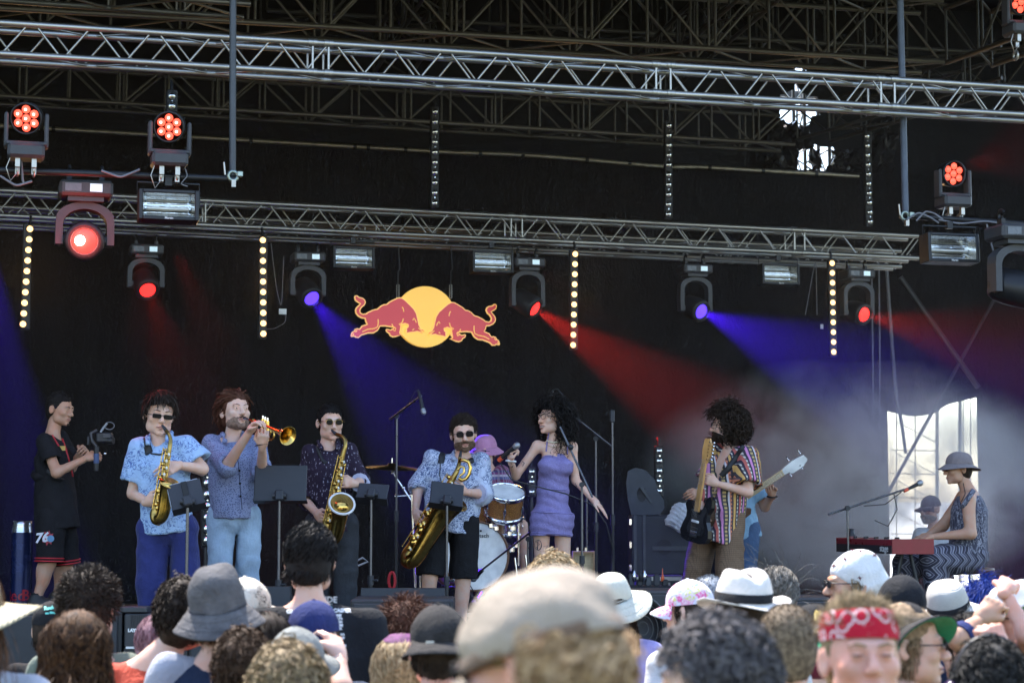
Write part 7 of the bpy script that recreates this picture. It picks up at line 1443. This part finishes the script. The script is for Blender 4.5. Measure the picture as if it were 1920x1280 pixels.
def straw(name, col, sc=420):
    if name in MATS: return MATS[name]
    q = NT(name); x, y, z = q.sep(); r = q.math('SQRT', q.math('ADD', q.math('MULTIPLY', x, x), q.math('MULTIPLY', y, y))); w_ = q.math('SINE', q.math('MULTIPLY', q.math('ADD', z, q.math('MULTIPLY', r, .6)), sc * 3)); n_ = q.noise(300, 2)
    c = q.mix(q.step(w_, -.6, .6), tuple(a * .6 for a in col), col); q.bump(w_, .6, .004); MATS[name] = q.done(q.mix(q.math('MULTIPLY', n_, .4), c, tuple(a * .75 for a in col)), .75); return MATS[name]
def canvas(name, col, var=.2):
    q = NT(name); f_ = q.noise(26, 4); q.bump(q.math('ADD', q.noise(38, 3, dist=1.2), q.math('MULTIPLY', q.noise(700, 1), .15)), .7, .012); MATS[name] = q.done(q.mix(q.step(f_, .3, .7), tuple(a * (1 - var) for a in col), tuple(min(1, a * (1 + var)) for a in col)), .9, 0, .2); return MATS[name]
WHT = cloth('white cotton', (.60, .60, .60), .08); CREAM = cloth('cream canvas', (.60, .54, .45), .08); OFFW = cloth('off white felt', (.62, .58, .54), .05); LIL = cloth('lilac cotton', (.34, .32, .62), .1); LGREY = cloth('light grey cotton', (.34, .35, .40), .1); NAVY = cloth('navy cotton', (.014, .024, .055), .15); SAGE = cloth('sage green cotton', (.115, .135, .105), .12)
ORANGE = cloth('orange red cotton', (.50, .065, .032), .1); GREYC = canvas('grey washed canvas', (.095, .090, .092), .25); GREYG = canvas('grey green canvas', (.20, .205, .19), .2); BLKCAP = canvas('faded black canvas', (.030, .027, .026), .3); BEIGE = canvas('beige canvas', (.33, .268, .21), .12); NAVYC = canvas('navy blue canvas', (.018, .026, .10), .15); GREENU = cloth('bright green lining', (.035, .27, .12), .15); PALEB = cloth('pale blue cotton shirt', (.42, .46, .62), .1); MARO = cloth('maroon print', (.12, .012, .035), .4)
STRAW = straw('straw', (.62, .52, .33)); WSTRAW = straw('white paper straw', (.62, .59, .54)); BAND = cloth('black hat band', (.012, .012, .014))
def brimhat(f, m, rx=.088, ry=.106, rz=.105, bw=.06, bf=None, tilt=0, band=None, flat=.7, yc=.012, wr=.002, seed=0, rollh=0, pinch=0, name='hat', spin=0, bandh=.028, under=None, zc=.028):
    T = f.hm @ Matrix.Rotation(R(spin), 4, 'Z') @ Matrix.Rotation(R(tilt), 4, 'X') @ Matrix.Rotation(R(rollh), 4, 'Y'); d = dome(rx, ry, rz, zc, zc - .002, seam=0, wr=wr, flat=flat, seed=seed, m=14)
    if pinch:
        for i, V in enumerate(d.V):
            top_ = np.clip((V[:, 2] - zc - rz * .45) / (rz * .5), 0, 1); g_ = np.exp(-(V[:, 0] / .030) ** 2); V[:, 2] -= pinch * top_ * g_; fr_ = np.exp(-((V[:, 1] + .09) / .05) ** 2) * np.clip((V[:, 2] - zc - .03) / .06, 0, 1); V[:, 0] *= 1 - .35 * fr_
    bf = bf or (lambda a, k: -.035 * k); d.join(brim(rx, ry, bw, zc, bf)); o = put_head(d, name, m, T, f.root)
    if band: put_head(MB().lathe([(1, zc + .004), (1.012, zc + .006), (1.006, zc + bandh), (.99, zc + bandh)], (0, .012, 0), (0, 0, 1), 40, sx=rx * 1.0, sy=ry * 1.0, u=(1, 0, 0)), 'hat_band', band, T, o)
    if not band and 'straw' not in m.name:
        for k_ in (.35, .7, .98): a_ = np.linspace(0, 6.2832, 41)[:-1]; put_head(MB().tube([((rx + bw * k_) * math.cos(q), (ry + bw * k_) * math.sin(q) + .012, zc + bf(q, k_) + .0006) for q in a_], .0011, 4, closed=True), 'stitching', m, T, o)
        put_head(MB().tube([(rx * 1.004 * math.cos(q), ry * 1.004 * math.sin(q) + .012, zc + .003) for q in a_], .0022, 4, closed=True), 'seam', m, T, o)
    if under: put_head(brim(rx - .002, ry - .002, bw - .004, zc - .0045, bf, th=.0012), 'brim_lining', under, T, o)
    return o, T
def collar_ring(f, m=None):
    pass
# --- left group
f = crowd('person in wide straw hat and light grey shirt at the left edge', -58, 1152, 5.5, 178, skin=SKIN, top=LGREY, fem=True, shift=.02); hair_long(f, hair_mat('hair chestnut', (.13, .06, .03), (.22, .11, .06)), .32, seed=1, wave=.002); brimhat(f, STRAW, bw=.105, bf=lambda a, k: -.035 * k + .03 * math.cos(2 * a) * k, tilt=-6)
f = crowd('person in black cap with small turquoise lettering on it, before the stage', 98, 1180, 9.2, 176, top=C_BLACK, skin=SKIN); hair_back(f, H_DARK, .006); cp, T = ball_cap(f.hm, f.root, C_BLACK, back=False, seed=2); TURQ = mat('turquoise print', (.12, .5, .42), .6); sf = Surf(cp); print_text(f, 'Rock', 9, 92, 1139, sf, TURQ, tilt=.1, bold=.15); print_text(f, 'am Ring', 5.5, 94, 1148, sf, TURQ, tilt=.1)
f = crowd('man with tousled dark hair in sage green t-shirt', 168, 1140, 7.5, 172, sc=1.14, top=SAGE); hair_back(f, H_DARK, .016, 3200, 6, .0055, .2, .12, seed=3, jit=.3, w=.0016, amp=.008, flow=(.1, -.3, .1), coll=.014)
f = crowd('woman with very long wavy dark brown hair seen from behind', 143, 1232, 6.2, 182, sc=1.06, top=C_BLACK, fem=True); hair_long(f, hair_mat('hair dark chestnut', (.028, .014, .010), (.16, .075, .03)), .50, .024, 1900, .010, 2.5, seed=4, wd=1.2)
f = crowd('person with faded pink hair between green and orange shirts', 298, 1213, 8.2, 180, top=C_BLACK, fem=True); hair_long(f, H_PINK, .20, seed=5, wave=.003); c = f.hm @ Vector((-.01, .03, .135)); MB().box(c, (.06, .03, .03), ch=.008).build('hair_clip', mat('blue plastic', (.05, .16, .5), .3), f.root)
f = crowd('person with dark curly hair in orange red t-shirt', 342, 1156, 7.2, 176, top=ORANGE, sc=1.06, shift=-.09, wide=.185); hair_curl(f, H_DARK, .014, 1000, 11, .006, seed=6, curl=.007)
f = crowd('man in large grey bucket hat and navy shirt with grey sleeves', 410, 1150, 6.7, 184, sc=1.10, top=NAVY, topk=dict(e=.022)); hair_back(f, H_BROWN, .006, 1000); 
brimhat(f, GREYC, .088, .108, .125, .055, lambda a, k: -.062 * k + .006 * math.sin(3 * a) * k, tilt=-10, rollh=6, flat=.55, wr=.006, seed=4, name='bucket_hat')
for k in 'lr':
    S, E = f.J['s' + k], f.J['e' + k]; shell(f, [rcone(S + (E - S) * -.1, E, .066, .068, end=.62), rcone(S + nrm(f.nk - S) * .09 - f.U * .01, S, .046, .062, k=.03)], 'raglan_sleeve', LGREY, h=.012)
f = crowd('person in cream cap covered in dark handwriting', 462, 1150, 7.6, 150, top=C_BLACK); hair_back(f, H_DARK, .006, 900); SCRIB = pattern('cream canvas with scribbles', linework((.66, .60, .5), (.03, .03, .03), 60, 2.5, .06, 22, .5)); ball_cap(f.hm, f.root, SCRIB, seed=4, big=1.06)
f = crowd('person with straight dark brown hair next to the black tour shirt', 498, 1223, 6.9, 186, sc=1.03, top=C_BLACK, fem=True); hair_long(f, H_DARK, .17, .02, 1600, .003, seed=7)
f = crowd('second brown haired head half hidden beside the navy shirt', 456, 1258, 6.4, 180, top=C_BLACK, fem=True); hair_curl(f, H_BROWN, .012, 900, 11, .006, .007, seed=8)
f = crowd('tall man in black tour t-shirt with white lettering on the back', 582, 1049, 7.5, 180, sc=1.10, top=cloth('black jersey', (.010, .011, .014), .2), wide=.205, topk=dict(e=.03, sr=.035, loose=.05), bulk=1.05); hair_back(f, H_BLACK, .012, 3200, 7, .007, .1, .12, seed=9, jit=.18, w=.0014, flow=(.5, .2, -.2)); TXT = mat('white print', (.62, .62, .62), .7)
TOUR = f
for txt, sz, x, y, al in (('SOUTHSIDE', 15.5, 591, 1124, 'CENTER'), ('GREEN DAY', 9.5, 537, 1146, 'LEFT'), ('CASPER', 9.5, 625, 1144, 'LEFT'), ('IMAGINE DRAGONS', 6, 640, 1153, 'RIGHT'), ('BABY LASAGNA · ALB · ALTA', 5.6, 642, 1159, 'RIGHT'), ('THE SMILE · REAL BLOOD', 5.6, 642, 1165.5, 'RIGHT'), ('EDITORS · SBI', 5.6, 643, 1171.5, 'RIGHT'), ('DENSTOCK', 5.6, 641, 1177.5, 'RIGHT'), ('KALEO', 5.6, 646, 1189, 'RIGHT'), ('ENSI', 5.6, 646, 1195, 'RIGHT'), ('JULE', 5.6, 649, 1210, 'RIGHT'), ('SOFI TUKKER', 5.6, 649, 1216, 'RIGHT'), ('CRO', 5.6, 650, 1224, 'RIGHT')): print_text(f, txt, sz, x, y, f.top, TXT, 'shirt_lettering', al)
project(f, MB().prism([(0, 0), (60 * f.D / FPX, 0), (56 * f.D / FPX, -3.5 * f.D / FPX), (60 * f.D / FPX, -7 * f.D / FPX), (0, -7 * f.D / FPX)], P(564, 1131, f.D) - f.root.location, (1, 0, 0), (0, 0, 1), 0), f.top).build('ribbon_print', mat('turquoise ribbon', (.15, .48, .55), .6), f.root)
f = crowd('man in backwards navy cap raising a hand to his ear', 590, 1196, 7.0, 182, hy=165, hh=.006, sc=1.04, top=NAVY, skin=SKIN, arms=dict(r=dict(e=(640, 1290, 6.7), w=(636, 1228, 6.8), f=(622, 1190, 6.85), n=(-.6, .6, 0), t=(-.3, -.9, 0), c=(.5, .5, .55, .6)))); hair_back(f, hair_mat('hair cropped brown', (.12, .075, .045), (.2, .13, .09)), .005, 1500, 2, .004, .6, 0, seed=10); ball_cap(f.hm, f.root, NAVYC, back=True, seed=5); glasses(f.hm, f.root)
f = crowd('person in grey green cap in front of the navy cap', 558, 1254, 6.4, 190, hy=160, sc=1.05, top=C_BLACK); hair_back(f, H_DARK, .008, 900); ball_cap(f.hm, f.root, GREYG, seed=6, wr=.006, tilt=-8, peak=True)
f = crowd('person with sunlit blond brown curls at the bottom edge', 540, 1305, 5.5, 180, sc=1.08, top=C_BLACK); hair_curl(f, H_DBLOND, .02, 1600, 13, .007, .009, 2.2, .0022, seed=11, low=.08)
f = crowd('person with short dark reddish hair in pale blue shirt', 762, 1190, 8.0, 178, top=PALEB); hair_back(f, H_AUB, .018, 2000, 7, .008, .4, .12, seed=12, jit=.3)
f = crowd('woman with long blond hair with purple roots', 752, 1268, 6.6, 186, top=WHT, fem=True); hair_long(f, H_BLOND, .42, .018, 1900, .007, 2.2, seed=14); put_head(MB().lathe([(0, .012), (.04, .006), (.06, -.01)], (0, .03, .128), (0, .1, 1), 20), 'purple_roots', hair_mat('hair purple', (.13, .03, .11)), f.hm, f.root)
f = crowd('man in faded black cap with small tag and white t-shirt', 822, 1214, 6.2, 180, sc=1.06, top=WHT, skin=SKINR); hair_back(f, H_DARK, .012, 2000, 6, .007, .1, .3, seed=15); cp, T = ball_cap(f.hm, f.root, BLKCAP, back=True, tilt=4, seed=7, wr=.004); put_head(MB().box((.02, .121, .018), (.024, .004, .02)), 'cap_tag', CREAM, f.hm, cp)
# --- centre
f = crowd('person with frizzy blond hair hidden behind the big beige cap', 1038, 1108, 8.4, 180, top=WHT, fem=True); hair_curl(f, H_BLOND, .03, 1300, 14, .010, .014, 3, .002, seed=16)
f = crowd('man in large beige cap and black jacket, nearest to the camera', 1010, 1243, 2.7, 205, hy=232, pitch=-8, roll=0, sc=1.02, skin=SKINR, top=C_BLACK, hh=.0046, topk=dict(e=.03, crew=.075)); BIG = f
HATZ[0] = .055; mb = cap_hair(.008, .02, seed=17); Pp, N = scalp(2600, .03, 17, .006); k_ = Pp[:, 1] > .045; mb.join(strands(Pp[k_], N[k_], 14, .0042, .5, (0, .2, 0), .25, grav=f.gv, jit=.25, w=.0017, seed=17, curl=.012, turns=2.2, coll=.012)); put_head(mb, 'curly_hair', hair_mat('hair light brown curls', (.50, .29, .14), (.75, .52, .30)), f.hm, f.root); d = dome(.098, .122, .090, .028, .012, wr=.0085, seed=8, m=16, flat=.85, seam=.003, n=60)
T = f.hm @ Matrix.Rotation(R(10), 4, 'X'); cp = put_head(d, 'cap', BEIGE, T, f.root); put_head(MB().lathe([(1.005, .010), (1.012, .016), (1.006, .026), (.99, .027)], (0, .012, 0), (0, 0, 1), 48, sx=.099, sy=.123, u=(1, 0, 0)), 'cap_band', cloth('brown cap band', (.16, .10, .065)), T, cp); put_head(brim(.10, .126, .06, .016, lambda a, k: -.03 * k - .02 * (a + math.pi / 2) ** 2, n=20, m=5, a0=-2.5, a1=-.64, taper=lambda a: np.sqrt(np.clip(1 - (np.abs(a + math.pi / 2) / .94) ** 2.4, 0, 1))), 'peak', BEIGE, T, cp); glasses(f.hm, f.root)
solid([rcone(f.nk + f.R * math.cos(a) * .085 + f.F * math.sin(a) * .08 + f.U * .01, f.nk + f.R * math.cos(a + .42) * .085 + f.F * math.sin(a + .42) * .08 + f.U * .01, .024, .024, k=.01) for a in np.arange(0, 6.28, .4)], .009).build('collar', C_BLACK, f.root)
f = crowd('person in pale cotton sun hat and lilac t-shirt', 1150, 1128, 9.3, 180, sc=1.06, top=LIL, fem=True); hair_long(f, H_DARK, .14, seed=18, wave=.002, n=800); brimhat(f, cloth('pale linen', (.50, .50, .42), .06), .088, .106, .105, .085, lambda a, k: -.05 * k + .022 * math.sin(2 * a + .7) * k, tilt=-14, rollh=10, flat=.6, wr=.004, name='sun_hat')
def flower(q):
    v = q.voro(21, out='Color'); d = q.voro(21); s_ = q.n('ShaderNodeSeparateColor'); q.put(s_.inputs[0], v); c = q.ramp(s_.outputs[0], [(0, (.70, .12, .30)), (.4, (.12, .42, .30)), (.62, (.72, .30, .45)), (.8, (.60, .60, .20))]); r_ = q.math('ADD', d, q.math('MULTIPLY', q.noise(70, 2), .35)); return q.mix(q.step(r_, .82, .74), (.62, .60, .70), q.mix(q.step(q.noise(90, 2), .4, .6), c, (.72, .55, .62)))
f = crowd('person in white cap printed with pink flowers and green leaves', 1290, 1145, 8.6, 215, hy=238, sc=1.04, top=WHT, fem=True); hair_back(f, H_DARK, .012, 1200, low=.08); ball_cap(f.hm, f.root, pattern('flower print', flower), seed=9, tilt=6, big=1.02)
f = crowd('person with short silver hair between flowered cap and white fedora', 1330, 1134, 9.6, 180, top=C_CHAR); hair_back(f, H_SILV, .016, 1800, 4, .006, .8, 0, seed=19)
f = crowd('person in white fedora with dark band', 1390, 1143, 6.9, 185, sc=1.06, top=WHT, bulk=1.03); hair_back(f, H_DARK, .008, 900); brimhat(f, OFFW, .090, .110, .115, .060, lambda a, k: -.012 * k + .030 * abs(math.cos(a)) * k - .035 * max(0, math.sin(-a)) * k, tilt=-4, band=BAND, flat=.42, pinch=.03, name='fedora', spin=20, bandh=.034)
f = crowd('woman with greying blond hair tied in a knot', 1458, 1118, 9.2, 170, sc=1.03, top=C_BLACK, fem=True); hair_back(f, H_GREY, .014, 2600, 9, .010, .1, .0, seed=20, low=.05, flow=(0, .6, -.5)); put_head(MB().ball((0, .125, -.05), (.03, .035, .03), 12), 'hair_knot', H_GREY, f.hm, f.root); put_head(MB().tube([(.022 * math.cos(a), .098, -.045 + .022 * math.sin(a)) for a in np.linspace(0, 6.283, 13)[:-1]], .006, 6, closed=True), 'hair_tie', C_BLACK, f.hm, f.root)
Pp, N = scalp(60, .05, 33, .014); put_head(strands(Pp, N, 12, .013, .9, (.9, .3, .6), .03, grav=f.gv, w=.0007, seed=33, jit=.3), 'loose_hair', H_GREY, f.hm, f.root)
f = crowd('woman with dark grey curls turned to the left, blurred in front', 1338, 1284, 4.1, 230, hy=258, sc=1.08, hh=.0055, top=C_BLACK, fem=True); hair_curl(f, hair_mat('hair grey black', (.06, .05, .052), (.20, .18, .18)), .016, 2000, 13, .006, .008, 2.4, .0022, seed=21, low=.05); brows(f.hm, f.root, H_DARK)
f = crowd('man with cropped hair and neck tattoos', 1474, 1216, 5.9, 178, hy=186, sc=1.08, top=pattern('black white print', linework((.02, .02, .022), (.4, .4, .4), 30, 2, .05))); hair_back(f, hair_mat('hair cropped sandy', (.15, .105, .07), (.26, .19, .12)), .005, 3600, 2, .0042, .7, 0, seed=22, w=.0011, amp=.001)
sb = f.body
tattoo(f, [[(1462, 1232), (1470, 1240), (1464, 1250), (1474, 1256)], [(1484, 1228), (1488, 1242), (1482, 1256)], [(1496, 1224), (1500, 1238), (1494, 1250)], [(1452, 1240), (1456, 1252), (1452, 1262)], [(1470, 1262), (1480, 1258), (1490, 1264)]], sb, .003)
# --- right group
f = crowd('person in black cap with a golden harp badge above white letters', 1524, 1203, 7.2, 182, top=C_BLACK); hair_back(f, H_DARK, .008, 700); cp, T = ball_cap(f.hm, f.root, C_BLACK, under=None, seed=10, back=False, big=1.05); sf = Surf(cp); k = f.D / FPX
hp = [[(-6, -12), (-7, 2), (-4, 12), (-1, 10)], [(-4, 12), (1, 8), (6, 11), (8, 7)], [(8, 7), (4, -2), (-2, -10), (-6, -12)], [(-4, 6), (-4, -8)], [(-1, 8), (-2, -7)], [(2, 8), (1, -4)], [(5, 9), (4, 0)]]
for l_ in hp:
    mb = MB().tube([P(1533 + x * .8, 1153 - y * .8, f.D) - f.root.location for x, y in l_], 1.0 * k, 4); project(f, mb, sf, .004).build('harp_badge', GOLD, f.root)
print_text(f, 'GUINNESS', 8.5, 1534, 1175, sf, TXT, bold=.18)
put_head(brim(.088, .106, .05, .022, lambda a, k_: -.03 * k_, n=20, m=5, a0=math.pi / 2 - .8, a1=math.pi / 2 + .8), 'green_peak', GREENU, f.hm, f.root); put_head(solid([ell((0, .055, -.075), (.078, .066, .05))], .01, lambda X, Y, Z: .004 * wob(X, Y, Z, 70)), 'neck_scarf', MARO, f.hm, f.root)
def paisley(q):
    v = q.voro(26); w_ = q.voro(60); l = q.math('MAXIMUM', q.step(q.math('ABSOLUTE', q.math('SUBTRACT', v, .42)), .09, .03), q.step(w_, .22, .12)); m = q.step(q.noise(9, 2), .40, .5); return q.mix(q.math('MULTIPLY', l, m), (.42, .012, .03), (.62, .5, .5))
f = crowd('man in red paisley headband facing the camera with screwed up eyes', 1615, 1232, 4.45, 8, hy=4, pitch=8, sc=1.05, skin=SKINR, top=WHT, hh=.0046); BM = f
put_head(cap_hair(.006, seed=23), 'short_hair', H_DBLOND, f.hm, f.root); Pp, N = scalp(2600, 0, 23, .006, .062); put_head(strands(Pp, N, 6, .006, .3, (.2, .6, .2), .04, grav=f.gv, jit=.25, w=.0012, seed=23), 'hair', H_DBLOND, f.hm, f.root); put_head(MB().lathe([(1, .036), (1.015, .05), (1.0, .075), (.955, .094), (.90, .098)], (0, .012, 0), (0, 0, 1), 48, sx=.083, sy=.104, u=(1, 0, 0)), 'headband', pattern('red paisley', paisley), f.hm, f.root)
brows(f.hm, f.root, H_DBLOND, .0, .0042); lips(f.hm, f.root)
for s in (-1, 1): put_head(MB().tube([(s * .018, -.0945, -.001), (s * .031, -.0985, -.0035), (s * .045, -.091, -.001)], [.001, .0022, .001], 5), 'eyelid_line', mat('lash shadow', (.10, .05, .04), .6), f.hm, f.root)
f = crowd('woman in sunglasses and black cap with green peak lining, seen in profile', 1704, 1208, 6.3, 110, hy=82, pitch=0, hh=.0055, sc=1.08, skin=SKIN, top=C_BLACK, fem=True); hair_back(f, hair_mat('hair light brown', (.24, .15, .08), (.4, .27, .16)), .012, 2000, 8, .009, .1, .3, seed=24, low=.08); ball_cap(Matrix(f.hm) @ Matrix.Rotation(R(-48), 4, 'Z') @ Matrix.Rotation(R(-30), 4, 'X'), f.root, BLKCAP, under=GREENU, seed=11, big=1.04); glasses(f.hm, f.root); lips(f.hm, f.root); brows(f.hm, f.root, H_BROWN)
f = crowd('person in white headscarf with dark swallows and sunglasses, facing left', 1600, 1094, 8.3, 225, hy=-84, sc=1.08, hh=.006, skin=SKIN2, top=C_BLACK); glasses(f.hm, f.root); lips(f.hm, f.root); hair_back(f, H_DBLOND, .012, 1400, 9, .009, .2, .25, seed=25, low=.08)
sc_mb = solid([ell(SK_C + V3(0, .008, .004), SK_R + .014), ell((0, .07, -.01), (.082, .055, .07), k=.03), rcone((0, .09, .01), (0, .135, -.07), .05, .035, k=.03), rcone((.05, .02, .0), (.06, .04, -.055), .035, .02, k=.03), rcone((-.05, .02, .0), (-.06, .04, -.055), .035, .02, k=.03), ('i', lambda X, Y, Z: -(Z - .040 + .9 * (Y + .085)) * .8 + 0 * X, None, None, 0)], .008, lambda X, Y, Z: .006 * wob(X, Y, Z, 45, 2) + .010 * (np.abs(wob(X, Y, Z, 34, 4, (.6, 1, 1.2))) - .3)); scf = put_head(sc_mb, 'headscarf', WHT, f.hm, f.root); sf = Surf(scf); SWAL = mat('dark red print', (.13, .015, .03), .7); k = f.D / FPX
for x, y, a in ((1584, 1047, .3), (1613, 1032, .8), (1563, 1060, 1.6), (1612, 1083, .2), (1640, 1040, 1.), (1598, 1030, .0)):
    pl = [(-6, 3), (-2, 1), (0, 5), (1.5, 1), (6, 0), (2, -1.5), (0, -6), (-1, -1.5)]; c, s = math.cos(a), math.sin(a); project(f, MB().prism([((u * c - v * s) * k * .9, (u * s + v * c) * k * .9) for u, v in pl], P(x, y, f.D) - f.root.location, (1, 0, 0), (0, 0, 1), 0), sf, .004).build('swallow_print', SWAL, f.root)
f = crowd('person in plain black cap below the keyboard', 1690, 1147, 7.6, 178, sc=1.06, top=NAVY); hair_back(f, H_DARK, .008, 900); ball_cap(f.hm, f.root, cloth('deep black canvas', (.010, .011, .014), .2), seed=12, big=1.06)
f = crowd('person in white straw trilby with black band', 1780, 1149, 8.7, 180, sc=1.06, top=C_BLACK); hair_back(f, H_DARK, .010, 900); brimhat(f, WSTRAW, .088, .108, .112, .052, lambda a, k: -.028 * k + .02 * math.sin(a) * k, tilt=-16, rollh=14, band=BAND, flat=.38, name='trilby', bandh=.03, pinch=.004)
f = crowd('person with dyed blue hair behind the white hats', 1850, 1146, 9.4, 190, top=C_BLACK, fem=True); hair_back(f, H_BLUE, .024, 2200, 9, .010, .3, .2, seed=26, low=.1, jit=.25)
f = crowd('person in white hat with green brim lining at the right edge', 1906, 1156, 7.6, 262, hy=-72, pitch=2, roll=6, sc=1.06, skin=SKINR, top=C_BLACK, arms=dict(l=dict(e=(1925, 1190, 7.3), w=(1884, 1108, 7.35), f=(1900, 1078, 7.45), n=(.3, .9, 0), t=(-1, 0, 0), c=.45))); hair_back(f, H_BROWN, .008, 900); brimhat(f, WHT, .090, .110, .10, .085, lambda a, k: .02 * k + .02 * math.sin(a) * k, tilt=16, rollh=-14, under=GREENU, flat=.6, name='sun_hat'); glasses(f.hm, f.root)
f = crowd('person in dark t-shirt raising one arm with a navy wristband', 1815, 1216, 7.2, 200, hy=215, skin=SKIN2, top=C_BLACK, arms=dict(l=dict(e=(1796, 1196, 6.8), w=(1838, 1160, 6.9), f=(1856, 1140, 6.9), n=(0, .6, -.6), t=(0, -1, 0), c=(1., 1., 1., 1.), th=.8))); hair_back(f, H_BLACK, .012, 1500, seed=27); E, W_ = f.J['el'], f.J['wl']; MB().tube([E + (W_ - E) * .08, E + (W_ - E) * .32], [.047, .045], 12).build('wristband', NAVYC, f.root)
f = crowd('person with black curly hair and headphones raising a fist', 1856, 1296, 5.6, 182, sc=1.10, skin=SKINR, top=C_BLACK, arms=dict(r=dict(e=(1915, 1290, 5.9), w=(1880, 1222, 6.1), f=(1866, 1190, 6.1), n=(-.5, .8, .1), t=(-.8, .3, .3), c=(1.1, 1.1, 1.1, 1.1), th=.9))); hair_curl(f, hair_mat('hair black shiny', (.012, .011, .011), (.06, .055, .05)), .016, 1900, 12, .006, .007, 2.4, .0018, seed=28, low=.08)
for s in (-1, 1): put_head(MB().lathe([(0, .03), (.032, .03), (.042, .015), (.042, -.01), (0, -.01)], (s * .093, .012, -.01), (s, 0, 0), 18), 'headphone_cup', mat('purple black gloss', (.03, .012, .05), .15), f.hm, f.root)
put_head(MB().tube([(.098 * math.cos(a), .012, .02 + .125 * math.sin(a)) for a in np.linspace(.15, 2.99, 17)], .009, 6, flat=.5), 'headphone_band', BLACK, f.hm, f.root)
